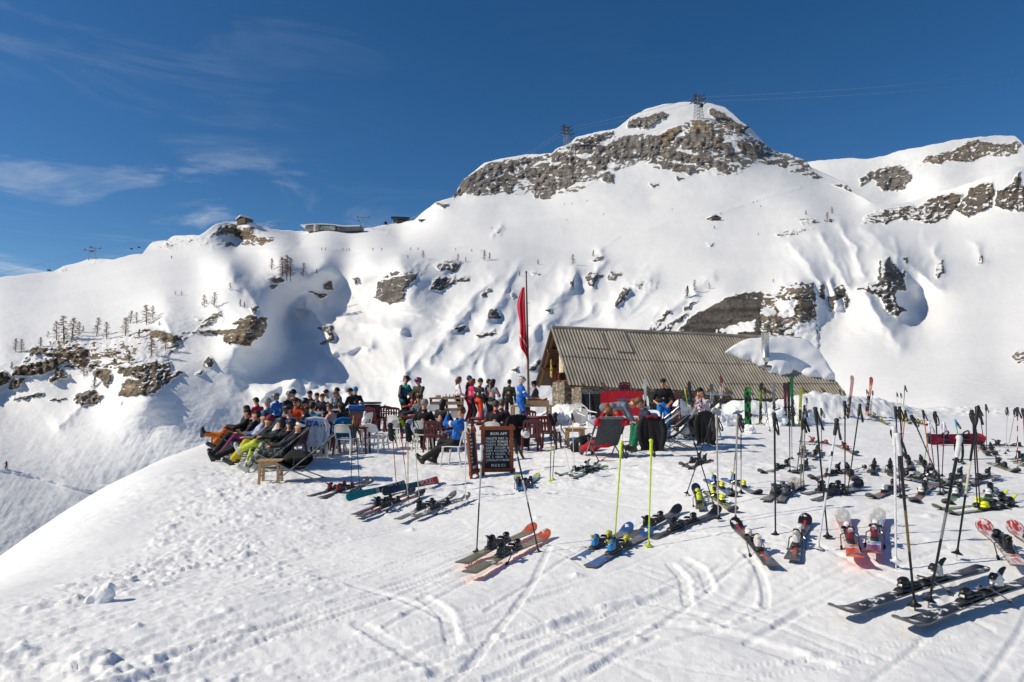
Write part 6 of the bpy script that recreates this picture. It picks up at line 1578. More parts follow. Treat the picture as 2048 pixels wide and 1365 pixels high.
o = thing('teapot', 'dark round jug left of the steel pot', 'jug', tb + Vector((-.32, .05, 0))); MB().lathe([(.1, 0), (.16, .06), (.17, .18), (.12, .3), (.08, .36), (.09, .4)], n=16).build('body', pm('dark_stoneware', hexc('#3a2620'), .35), o); MB().tube([(-.16, 0, .2), (-.24, 0, .26), (-.12, 0, .36)], .018, 6).build('handle', pm('dark_stoneware', hexc('#3a2620'), .35), o)
# menu board
A0 = G(1028, 945); A1 = G(951, 951); HT = 1.0
g0_ = A1.lerp(A0, .5); sg = thing('menu_board', 'two-leaf brown framed menu blackboard with white chalk writing', 'menu board', (g0_.x, g0_.y, gz(g0_.x, g0_.y)))
A0l = A0 - sg.location; A1l = A1 - sg.location; CHK = pm('blackboard_paint', hexc('#1d1d20'), .75, .25, 5); WHT = pm('white_chalk_paint', hexc('#dcdcd8'), .85, .12)
def leaf(a, b, h, name, lines, head=None, foot=None, dim=1.0):
    d = (b - a); d.z = 0; Lw = d.length; ux = d.normalized(); nrm = Vector((ux.y, -ux.x, 0)); 
    if nrm.y > 0: nrm = -nrm
    M = Matrix(((ux.x, 0, nrm.x, a.x), (ux.y, 0, nrm.y, a.y), (0, 1, 0, a.z), (0, 0, 0, 1)))
    lean_ = Matrix.Translation((0, 0, 0)) @ Matrix.Rotation(math.radians(-5), 4, 'X'); M = M @ lean_
    mb = MB(); mb.box((.045, h / 2, 0), (.075, h + .04, .035)); mb.box((Lw - .045, h / 2, 0), (.075, h + .04, .035)); mb.box((Lw / 2, h - .055, .002), (Lw + .05, .075, .038)); mb.box((Lw / 2, .095, .002), (Lw + .05, .075, .038)); mb.xf(M); mb.build(name, W_RED, sg)
    MB().box((Lw / 2, h / 2 + .02, -.004), (Lw - .15, h - .22, .02)).xf(M).build('panel', CHK, sg)
    y = h - .13; ih = h - .26
    if head: textmesh('heading', head, .075, WHT, sg, M @ Matrix.Translation((Lw / 2 + .03, y - .035, .0085)), .002, bold=.002, spacing=1.1); y -= .11
    n = len(lines); bot = .20 if foot else .15
    for i, s in enumerate(lines):
        yy = y - (y - bot - .05) * (i + .35) / n; textmesh('chalk_line', s, .058 if dim == 1 else .05, WHT, sg, M @ Matrix.Translation((.10, yy, .0085)) @ Matrix.Scale(.80 if dim == 1 else .52, 4, (1, 0, 0)), .0015, 'LEFT', .001)
    if foot: textmesh('footing', foot, .075, WHT, sg, M @ Matrix.Translation((Lw / 2 + .02, .185, .0085)), .002, bold=.002, spacing=1.45 if dim == 1 else 1.0)
hgt = (CAMH + float(raydir(985, 846)[1]) * A0.y) - gz(A0.x, A0.y)
leaf(A1l + Vector((.10, -.0, 0)), A0l, hgt, 'frame', ['OMELETTE  PORT.  5.-', 'POLENTA  FROMAGE  8-', 'POLENTA  GOULASH  9-', 'SOUPE   GOULASH  10-', 'TARTE  AUX FRUITS   5-', 'CAFÉ  3  +ALCOOL   7.-', 'THÉ   3-  +RHUM    7.-', 'CHOCOLAT 4-+RHUM 7-'], 'BON APP', 'MERCI')
B0 = G(941, 958) - sg.location; leaf(B0, A1l + Vector((.055, .02, 0)), hgt * .97, 'side_frame', ['SOUPE', 'OMELETTE', 'POLENTA 8', 'POLENTA 9', 'CAFÉ 3', 'THÉ 3', 'SOUPE 10', 'TARTE 5'], None, 'MERCI', .8)
# jackets, helmets, bags left on chairs
def gl(px, py): g = at(px, py); return (g.x, g.y, gz(g.x, g.y))
drape('black jacket hanging on the maroon chair right of the menu', (gl(1035, 905)[0], gl(1035, 905)[1] - .30, gl(1035, 905)[2]), .2, '#141416', .44, .72)
drape('black jacket hanging from the deck chair behind the yellow poles', (gl(1302, 915)[0], gl(1302, 915)[1] - .1, gl(1302, 915)[2]), -.15, '#161418', .36, .64, top=.80, lining='#7a1c24')
drape('black jacket hanging from the chair of the patterned-shirt man', (gl(1410, 905)[0], gl(1410, 905)[1] - .05, gl(1410, 905)[2]), -.1, '#19191b', .28, .62, top=.82)
ja = drape('white team jacket with blue ITA letters hung over a chair', (gl(634, 916)[0] + .04, gl(634, 916)[1] - .34, gl(634, 916)[2]), .25, '#d5d5dc', .46, .66, top=.95)
textmesh('lettering', 'ITA', .19, pm('blue_print', hexc('#1d55a8'), .6), ja, Matrix.Translation((-.05, -.085, .84)) @ Matrix.Rotation(math.radians(80), 4, 'X'), .004, bold=.006)
for k, cc in enumerate(('#1b7a45', '#e9e9ec', '#b3202c')): MB().box((.15 + .03 * k, -.092, .80), (.03, .006, .06)).build('flag_patch', pm('patch_' + cc.strip('#'), hexc(cc)), ja)
def helmet(label, loc, col, rot=(0, 0, 0), sc=1.0):
    o = thing('ski_helmet', label, 'helmet', loc, 0, None, rot=rot); m = shell(col)
    MB().lathe([(.125 * math.sin(a) * sc, .125 * math.cos(a) * sc) for a in np.linspace(1.8, .02, 10)], n=18).build('shell', m, o, 50); MB().lathe([(.118 * sc, -.045), (.09 * sc, -.03), (.085 * sc, .02)], n=16).build('padding', cloth('#232325'), o); mb = MB()
    for a in (-.5, 0, .5): mb.box((.09 * math.sin(a), -.09 * math.cos(a), .075), (.02, .03, .01), rotz(a))
    mb.build('vents', BLACK, o)
helmet('round silver-white helmet hanging on the maroon chair by the menu', P(1052, 867, at(1055, 905).y - .35), '#d3d3d6', (.9, 0, .2)); helmet('white helmet with three dark vents on the right deck chairs', P(1369, 861, at(1372, 895).y - .1), '#dfe0e0', (.7, .2, .1)); helmet('black helmet on top of the white team jacket', P(612, 836, at(634, 916).y - .1), '#17171a', (.2, 0, 1))
def glovepair(label, loc, n=2, col='#131315', h=.0):
    for k in range(n):
        o = thing('ski_glove', label[k], 'glove', Vector(loc) + Vector((.09 * k - .045 * (n - 1), .02 * k, 0)), 0, None, rot=(math.radians(rng.uniform(-12, 12)), math.radians(rng.uniform(150, 200)), rng.uniform(-.6, .6)))
        caps = [((0, 0, -.10), (0, 0, .0), .05, .048, ((0, 1, 0), .75)), ((0, 0, 0), (0, 0, .06), .048, .05, ((0, 1, 0), .6))]
        for q, (x, L) in enumerate(((-.036, .09), (-.012, .11), (.013, .105), (.036, .08))): caps.append(((x, 0, .07), (x * 1.3, .012, .07 + L), .0165, .0145))
        caps.append(((-.045, 0, .0), (-.085, .01, .075), .02, .016)); blob_obj('glove', caps, [cloth(col)], o, .012, .006); MB().lathe([(.052, -.12), (.056, -.11), (.05, -.08)], n=10).build('cuff', cloth('#2a2a2d'), o)
bag = lambda lab, loc, col, s=1.0: (lambda o: (blob_obj('bag', [((-.14 * s, 0, .1 * s), (.14 * s, 0, .1 * s), .13 * s, .12 * s), ((-.05 * s, 0, .2 * s), (.08 * s, .03, .25 * s), .11 * s, .09 * s)], [cloth(col)], o), MB().tube([(-.1 * s, -.1 * s, .15 * s), (0, -.17 * s, .25 * s), (.1 * s, -.1 * s, .28 * s)], .018, 5, 0, True, .5).build('strap', cloth('#0f0f11'), o)))(thing('backpack', lab, 'backpack', loc))
bag('lime and black bag on the white chair before the teal jacket', (gl(797, 884)[0], gl(797, 884)[1], gl(797, 884)[2] + .44), '#8a9a1c', .8); bag('bright blue bag on the white chair between gloved poles', (gl(833, 898)[0], gl(833, 898)[1], gl(833, 898)[2] + .44), '#1d62b0', .8)
bag('black rucksack lying on the right deck chair', (gl(1386, 892)[0] - .1, gl(1386, 892)[1], gl(1386, 892)[2] + .36), '#161618', 1.1); bag('black rucksack on the snow left of the red sunbather', (gl(1168, 905)[0], gl(1168, 905)[1], gl(1168, 905)[2]), '#151517', 1.2); bag('black rucksack on snow under the left loungers', (gl(560, 935)[0], gl(560, 935)[1] + .3, gl(560, 935)[2]), '#131315', .9); bag('dark patterned rucksack on the chair before the black coat', (gl(808, 880)[0], gl(808, 880)[1] + .4, gl(808, 880)[2] + .45), '#26262c', 1.2)
o = blob_obj('cushion', [((-.15, 0, 0), (.15, 0, 0), .1, .1, ((0, 1, 0), .4)), ((-.15, 0, .15), (.15, 0, .15), .1, .1, ((0, 1, 0), .4))], [cloth('#1f62b4')], None); o.name = 'cushion'; o.location = P(1297, 846, at(1298, 886).y - .1); tag(o, 'blue cushion on the white chair behind the navy sweater', 'cushion')
# ---------------------------------------------------------------- skis and poles on the snow
GS = 'skis lying on the snow'; GP = 'ski poles stuck in the snow'; GU = 'skis standing in the snow bank'
def pair(desc, a, b, where, **kw):
    """a, b: (tail, tip) places; the two labels tell the pair apart"""
    for i, (t, q) in enumerate((a[:2], b[:2])):
        ski_at(desc.replace('@', (a, b)[i][2]) + ' ' + where, t, q, GS, **kw)
# nearest right: long black pair with white heel bindings
pair('@ long black ski with patchy snow and white heel binding,', ((1955, 1150), (1680, 1240), 'farther'), ((2075, 1168), (1803, 1268), 'nearer'), 'bottom right corner', mid='#17181c', fleck='#2b2d33', snow=.62, bind='#1a1a1c', bind2='#d9d9d6', toe='#1c1c1e', wd=.125, Lmax=1.8, Lmin=1.7, lift=.03)
pair('@ black ski with red stripe and white binding,', ((1545, 1143), (1470, 1058), 'left'), ((1583, 1130), (1612, 1050), 'right'), 'of the splayed pair', mid='#232022', fleck='#5a5557', stripe='#c4281e', snow=.45, bind='#d8d6d2', bind2='#c9c4c0', wd=.12, lift=.03, Lmin=1.45)
ski_at('white ski with grey tip and orange end, left of the white pair', (1713, 1138), (1684, 1040), GS, mid='#d9d5d0', fleck='#c2503a', tip='#b9bab8', tail='#d9512a', stripe=None, snow=.4, bind='#e2dfda', bind2='#6d2330', wd=.13, lift=.035, Lmin=1.4, twin=True, base='#e2562a')
ski_at('white ski with grey tip and purple end, right of the white pair', (1745, 1130), (1757, 1040), GS, mid='#dcd8d6', fleck='#3d86b8', tip='#b9bab8', tail='#7a3a78', snow=.4, bind='#e2dfda', bind2='#6d2330', wd=.13, lift=.035, Lmin=1.4, twin=True, base='#c0392f')
ski_at('white and red ski with black binding at the right edge, left one', (2045, 1148), (1966, 1064), GS, mid='#d8d2cd', fleck='#b9433c', tip='#a83a3c', snow=.6, bind='#151517', wd=.13, lift=.03, base='#9a9a98')
ski_at('white and red ski cut by the right edge of the photo', (2110, 1140), (2028, 1068), GS, mid='#d8d2cd', fleck='#b9433c', tip='#a83a3c', snow=.6, bind='#151517', wd=.13, lift=.03)
# centre
ski_at('olive ski with orange tip, farther of the pair before the menu', (917, 1143), (1070, 1068), GS, mid='#6a6444', fleck='#8d8560', tip='#d4562a', tail='#5e5d3c', snow=.3, bind='#19191b', wd=.13, lift=.05, base='#e08a5c')
ski_at('olive ski with orange tip, nearer of the pair before the menu', (925, 1166), (1100, 1080), GS, mid='#6a6444', fleck='#8d8560', tip='#d4562a', tail='#5e5d3c', snow=.5, bind='#19191b', wd=.13, lift=.05, base='#e08a5c')
for w, t, q in (('farther', (1150, 1127), (1260, 1062)), ('nearer', (1178, 1140), (1300, 1070))): ski_at('blue-tailed ski with blue tip and yellow toe binding, %s one by yellow poles' % w, t, q, GS, mid='#4a4c55', fleck='#7d7f88', tip='#1c5598', tail='#1f4f94', snow=.35, bind='#b9b62a', bind2='#1f7fc0', wd=.125, Lmax=1.7)
for w, t, q in (('left', (1262, 1079), (1358, 1024)), ('right', (1308, 1082), (1437, 1028))): ski_at('plain black ski with black binding, %s one beside the yellow poles' % w, t, q, GS, mid='#1b1b1e', fleck='#3b3b40', snow=.35, bind='#161618', wd=.12)
for w, t, q in (('upper', (1040, 986), (1034, 958)), ('lower', (1036, 986), (1078, 955))): ski_at('short bright blue ski with yellow tip before the menu, %s one' % w, t, q, GS, mid='#1c68b8', fleck='#2a8fd0', tip='#c9c83a', snow=.2, bind='#1d1d22', wd=.12, Lmin=1.15, Lmax=1.3)
for w, t, q in (('left', (1190, 934), (1121, 953)), ('right', (1201, 939), (1154, 956))): ski_at('lime and teal ski with black tip by thin white poles, %s one' % w, t, q, GS, mid='#7f9a4c', fleck='#3d7d8a', tip='#1d2226', snow=.25, bind='#2a2c2e', bind2='#c7c9c6')
for w, t, q in (('farther', (618, 996), (735, 964)), ('nearer', (640, 999), (746, 967))): ski_at('dark grey ski with dark red bindings at left, %s one' % w, t, q, GS, mid='#4a4548', fleck='#2d2a2c', snow=.3, bind='#7d1a22', bind2='#8a2028')
for w, t, q in (('farther', (702, 1036), (832, 985)), ('nearer', (716, 1038), (848, 990))): ski_at('black-red ski with black binding under the teal skis, %s one' % w, t, q, GS, mid='#2a2326', fleck='#8a2a30', snow=.3, bind='#151517')
for w, t, q in (('farther', (793, 1043), (910, 994)), ('nearer', (828, 1038), (938, 997))): ski_at('snow-dusted grey ski with black binding before white pole, %s one' % w, t, q, GS, mid='#66625f', fleck='#8d8a86', snow=.6, bind='#1c1c1f')
# wide teal skis tipped on edge, base to the viewer
def edge_ski(label, tail, tip, cols, words, lift):
    a = G(*tail); b = G(*tip); d = b - a; c = (a + b) / 2; L = min(max(d.length, 1.5), 1.85); h = math.atan2(-d.x, d.y); zc = gz(c.x, c.y)
    o = thing('ski', label, 'ski', (c.x, c.y, zc + lift), 0, GS, rot=(Matrix.Rotation(h, 3, 'Z') @ roty(math.radians(-112))).to_euler())
    mb = MB(); prof = ski_outline(L, .135, 28, True); n = len(prof); vs = []; fs = []; ms = []
    for y, w, z in prof: vs += [(-w, y, z), (w, y, z), (w, y, z + .016), (-w, y, z + .016)]
    for i in range(n - 1):
        u = (prof[i][0] + prof[i + 1][0]) / 2 / L + .5; m = 0
        for k, (lim, mi) in enumerate(cols[1]):
            if u < lim: m = mi; break
        a_ = i * 4
        for p_, mm in (((a_ + 1, a_, a_ + 4, a_ + 5), m), ((a_ + 2, a_ + 1, a_ + 5, a_ + 6), len(cols[0])), ((a_ + 3, a_ + 2, a_ + 6, a_ + 7), len(cols[0]) + 1), ((a_, a_ + 3, a_ + 7, a_ + 4), len(cols[0]))): fs.append(p_); ms.append(mm)
    fs += [(0, 1, 2, 3), tuple((n - 1) * 4 + q for q in (3, 2, 1, 0))]; ms += [0, 0]
    mb.v = vs; mb.f = fs; mb.m = ms; mb.build('board', [pm('base_' + q.strip('#'), hexc(q), .3, .12) for q in cols[0]] + [EDGE, pm('topsheet_dark', (.03, .03, .033), .3)], o, 40)
    for s, yy, size, col in words:
        M = Matrix.Translation((0, yy * L, -.002)) @ Matrix(((0, 1, 0, 0), (1, 0, 0, 0), (0, 0, -1, 0), (0, 0, 0, 1)))
        textmesh('lettering', s, size, pm('print_' + col.strip('#'), hexc(col), .4), o, M, .001, bold=.003)
    mb = MB(); mb.box((0, .05, .05), (.07, .2, .06), None, 0, .8, .01); mb.build('toe_binding', BLACK, o); mb = MB(); mb.box((0, -.27, .06), (.07, .22, .09), None, 0, .8, .01); mb.build('heel_binding', BLACK, o)
    return o
edge_ski('wide ski tipped on edge, teal then dark grey base with white letters', (707, 1006), (812, 978), (['#14807f', '#33373d', '#b9bfbf'], [(.44, 0), (.47, 2), (1.1, 1)]), [('VOLKL', .27, .15, '#d9d9d6')], .10)
edge_ski('wide ski tipped on edge, dark teal base with bright red tip', (775, 994), (880, 968), (['#1d5c62', '#d23a35', '#33373d'], [(.25, 2), (.60, 0), (1.1, 1)]), [('VOLKL', .22, .13, '#e8c9c4')], .09)
# field of skis on the right
for w, t, q in (('left', (1401, 1020), (1392, 983)), ): ski_at('navy ski with neon yellow binding facing camera, left of crossed poles', t, q, GS, mid='#20283c', fleck='#5a6c30', tip='#1d2a4c', snow=.3, bind='#c9d32a', Lmin=1.3)
ski_at('navy and yellow ski with neon binding under the crossed poles', (1416, 990), (1466, 1026), GS, mid='#2a3358', fleck='#b9c23a', tip='#1d2a4c', snow=.2, bind='#c9d32a')
for w, t, q in (('left', (1413, 964), (1470, 998)), ('right', (1448, 962), (1520, 995))): ski_at('blue-ended ski with dark red tip behind grey poles, %s one' % w, t, q, GS, mid='#4a5b70', fleck='#2d6fa8', tip='#6b2a2c', tail='#2a62a8', snow=.35, bind='#c9c62c', bind2='#1f6fb0')
for w, t, q in (('left', (1528, 1007), (1590, 970)), ('right', (1556, 1008), (1602, 973))): ski_at('silver-grey ski with pale raised tip, %s of its pair, mid right' % w, t, q, GS, mid='#86827c', fleck='#5a5754', tip='#b9b6b0', snow=.4, bind='#5d5e60')
for w, t, q in (('farther', (1612, 992), (1718, 974)), ('nearer', (1628, 1006), (1722, 978))): ski_at('black ski with bright blue dot on tip, %s one' % w, t, q, GS, mid='#25262a', fleck='#77787c', tip='#15161b', snow=.35, bind='#141416')
ski_at('grey-red ski with white binding, left of two facing camera', (1808, 974), (1738, 1003), GS, mid='#55504f', fleck='#a03a34', tip='#3a3537', snow=.25, bind='#d9d4d0', bind2='#2a2628', Lmax=1.65); ski_at('grey-red ski with white binding, right of two facing camera', (1860, 974), (1827, 1012), GS, mid='#55504f', fleck='#a03a34', tip='#3a3537', snow=.25, bind='#d9d4d0', bind2='#2a2628', Lmax=1.65)
ski_at('green-black ski with white binding, left of two facing camera', (1932, 978), (1893, 1015), GS, mid='#3d4a42', fleck='#2f9a4a', tip='#2a2c2c', snow=.3, bind='#d6d6d4', bind2='#3a3a3c', Lmax=1.65); ski_at('green-black ski with white binding, right of two facing camera', (1986, 980), (1970, 1015), GS, mid='#3d4a42', fleck='#2f9a4a', tip='#2a2c2c', snow=.3, bind='#d6d6d4', bind2='#3a3a3c', Lmax=1.65)
for w, t, q in (('farther', (2068, 1006), (1868, 1026)), ('nearer', (2075, 1018), (1890, 1034))): ski_at('long black ski with neon edge and neon binding at right, %s one' % w, t, q, GS, mid='#1d1f22', fleck='#3a3d40', tip='#a9c23a', stripe='#b5cf2a', snow=.2, bind='#d8e01e', bind2='#1a1a1c', Lmax=1.75)
for w, t, q in (('left', (1700, 944), (1620, 963)), ('right', (1690, 944), (1712, 966))): ski_at('dark ski with red-brown tip lying crossed, %s one' % w, t, q, GS, mid='#3a3031', fleck='#8a3a34', tip='#2a2426', snow=.3, bind='#1a1a1c')
for w, t, q in (('left', (1598, 934), (1519, 951)), ('right', (1622, 936), (1589, 953))): ski_at('green-tipped grey ski beside thin dark poles, %s one' % w, t, q, GS, mid='#5d6660', fleck='#4a8a58', tip='#3d7d45', snow=.35, bind='#26282a')
for w, t, q in (('left', (1752, 935), (1742, 952)), ('right', (1782, 935), (1778, 952))): ski_at('black ski with neon yellow tip and heavy black binding, %s one' % w, t, q, GS, mid='#232526', tip='#b9c42c', snow=.1, bind='#17181a', bind2='#3f4520', Lmin=1.2)
for w, t, q in (('left', (1816, 925), (1822, 945)), ('right', (1834, 925), (1862, 944))): ski_at('pale ski with black binding amid the right poles, %s one' % w, t, q, GS, mid='#8f8a82', fleck='#3a3a3c', snow=.4, bind='#17171a')
for w, t, q in (('farther', (1850, 956), (1890, 970)), ('nearer', (1808, 958), (1868, 972))): ski_at('dark ski with black binding lying along the pole bases, %s one' % w, t, q, GS, mid='#3c3c40', fleck='#8a8a8c', snow=.35, bind='#151517')
for w, t, q in (('left', (1935, 955), (1880, 972)), ('right', (1985, 958), (1940, 970))): ski_at('grey ski with olive tip behind the green-black skis, %s one' % w, t, q, GS, mid='#77756f', fleck='#4c4a45', tip='#8a8050', snow=.35, bind='#1a1b1d')
ski_at('yellow-edged dark ski lying alone at the far right', (1980, 930), (2036, 949), GS, mid='#3a3c2c', fleck='#b5b83a', tip='#a8a83a', snow=.2, bind='#1a1a1c'); ski_at('yellow ski end cut by the right edge, mid distance', (2036, 930), (2085, 944), GS, mid='#a8a83a', snow=.2, bind='#1a1a1c')
for w, t, q in (('left', (1960, 897), (1975, 911)), ('right', (1978, 897), (1990, 911))): ski_at('reddish white ski with dark binding near blue pole, %s one' % w, t, q, GS, mid='#b0a49c', fleck='#8d3a34', snow=.4, bind='#222226')
ski_at('dark ski lying flat at right edge, behind red-white pole', (1992, 894), (2060, 897), GS, mid='#3a3b3f', snow=.4, bind='#202022'); ski_at('grey ski lying flat at right edge, before red-white pole', (2020, 922), (2075, 914), GS, mid='#55565a', snow=.4, bind='#1b1b1d')
for w, t, q in (('farther', (1618, 887), (1672, 893)), ('nearer', (1672, 893), (1716, 912))): ski_at('thin brown ski with red binding far right of the hut, %s one' % w, t, q, GS, mid='#6d5a4c', snow=.4, bind='#8a2028')
for w, t, q in (('left', (1612, 903), (1600, 915)), ('right', (1640, 903), (1622, 920))): ski_at('dark ski with black and yellow binding behind poles, %s one' % w, t, q, GS, mid='#3a3a3d', tip='#7d5a4a', snow=.3, bind='#1a1a1c', bind2='#7a6a2a')
for w, t, q in (('left', (1412, 920), (1362, 936)), ('right', (1418, 926), (1380, 940))): ski_at('red-tipped dark ski before the hanging black jacket, %s one' % w, t, q, GS, mid='#7d2f2a', fleck='#2d2a2c', tip='#2a2224', snow=.3, bind='#1c1c1f')
for w, t, q in (('left', (1742, 848), (1775, 852)), ('middle', (1800, 846), (1822, 851)), ('right', (1828, 848), (1856, 853))): ski_at('yellow ski far off before the right slope, %s of three' % w, t, q, GS, mid='#a8a52c', snow=.3, bind='#b9a81c', Lmin=1.2)
def snowboard(label, loc, rot, cols, L=1.52, group=None, binds=True):
    o = thing('snowboard', label, 'snowboard', loc, 0, group, rot=rot); mb = MB(); n = 30; rows = []
    for i in range(n + 1):
        u = i / n; y = -L / 2 + L * u; e = min(u, 1 - u); w = .125 + .025 * (2 * abs(u - .5)) ** 2
        if e < .11: w *= math.sqrt(max(.01, 1 - ((.11 - e) / .11) ** 2))
        z = .09 * max(0, (.15 - e) / .15) ** 2; rows.append((y, w, z))
    vs = []; fs = []; ms = []
    for y, w, z in rows: vs += [(x * w, y, z) for x in (-1, -.33, .33, 1)] + [(x * w, y, z + .012) for x in (-1, -.33, .33, 1)]
    for i in range(n):
        for j in range(3):
            a = i * 8 + j; ms.append((i // 4 + j) % 2); fs.append((a + 1, a, a + 8, a + 9)); b_ = a + 4; fs.append((b_, b_ + 1, b_ + 9, b_ + 8)); ms.append(2 if (i // 3 + j) % 3 else 3)
        for a, b_ in ((i * 8, i * 8 + 4), (i * 8 + 7, i * 8 + 3)): fs.append((a, b_, b_ + 8, a + 8)); ms.append(4)
    mb.v = vs; mb.f = fs; mb.m = ms; mb.build('deck', [top_mat('b' + c.strip('#'), c, None, .15) for c in cols] + [EDGE], o, 40)
    if binds:
        for y in (-.26, .26):
            mb = MB(); mb.box((0, y, .03), (.24, .13, .03), None, 0, 1, .01); mb.tube([(-.06, y - .08, .05), (-.11, y - .06, .17), (-.12, y, .22), (-.11, y + .06, .17), (-.06, y + .08, .05)], .018, 7); mb.tube([(.04, y - .07, .05), (.05, y - .05, .11), (.06, y, .13), (.05, y + .05, .11), (.04, y + .07, .05)], .016, 7); mb.build('foot_binding', BLACK, o)
    return o
g = at(1905, 892); g2 = at(1962, 890); snowboard('red and dark patterned snowboard lying base-up among right poles', (g.x + .1, g.y + .1, gz(g.x, g.y) + .14), (math.radians(0), math.radians(62), math.radians(-84)), ['#a3203a', '#5d2030', '#7d1a2a', '#a3203a'], 1.5)
g = at(1498, 850); snowboard('green, white and black snowboard standing in the snow bank', (g.x, g.y + .1, g.z + .55), (math.radians(78), math.radians(10), math.radians(20)), ['#2b2b2e', '#35a83a', '#3fae3d', '#1c1c1f'], 1.35)
# skis standing upright
for lab, f, t, kw in [
 ('white ski standing upright beside the dark-shirted man', (1291, 850), (1290, 758), dict(mid='#dcdcda', fleck='#8a8a8c', bind='#3a3a3c', snow=.1, turn=0.0)),
 ('black ski with white logo fleck standing by the patterned shirt', (1388, 850), (1377, 763), dict(mid='#1d1e21', fleck='#44464a', bind='#262628', snow=.05, turn=0.0)),
 ('dark ski standing upright right of the patterned-shirt man, left of two', (1424, 848), (1424, 768), dict(mid='#3a3b3e', fleck='#9a9a98', bind='#1c1c1e', snow=.1, turn=-.6)),
 ('red-black ski standing upright right of the patterned-shirt man', (1440, 850), (1444, 752), dict(mid='#5a2a2e', fleck='#c9c4c0', bind='#1c1c1e', snow=.1, turn=-.7)),
 ('green-black ski standing in bank right of the snowboard, front one', (1520, 848), (1522, 766), dict(mid='#3a4a2c', fleck='#a8c23a', tip='#1d1f1c', bind='#17181a', snow=.1, turn=0.0)),
 ('grey ski with black patches standing upright in the bank', (1548, 850), (1547, 764), dict(mid='#8a8b8c', fleck='#35363a', bind='#2a2a2c', snow=.15, turn=0.0)),
 ('red-edged black ski standing left of the green ski', (1572, 848), (1570, 766), dict(mid='#24191c', fleck='#8a2a34', bind='#1a1a1c', snow=.1, turn=-.5)),
 ('bright green ski standing tallest in the bank', (1586, 850), (1582, 753), dict(mid='#1c6b30', fleck='#2f9a4a', bind='#17191a', snow=.05, turn=0.0)),
 ('black ski standing between red-edged and green skis', (1578, 849), (1577, 764), dict(mid='#1b1c1e', fleck='#4c4e50', bind='#151516', snow=.05, turn=-.3)),
 ('lime-yellow ski standing tail-up right of the green ski', (1599, 852), (1602, 775), dict(mid='#8a9438', fleck='#b0b87a', bind='#b9c21f', bind2='#2a2a2c', snow=.1, turn=-.2)),
 ('red-white ski standing on the far bank, left of two', (1697, 836), (1706, 752), dict(mid='#8d7470', fleck='#8a2a30', bind='#5a5054', snow=.1, turn=-.8)),
 ('red-orange ski standing on the far bank, right of two', (1734, 830), (1744, 755), dict(mid='#8a3a2c', fleck='#b9907a', bind='#3a2424', bind2='#8a2a24', snow=.1, turn=-.7))]:
    ski_up(lab, f, t, GU, depth=.12, **kw)
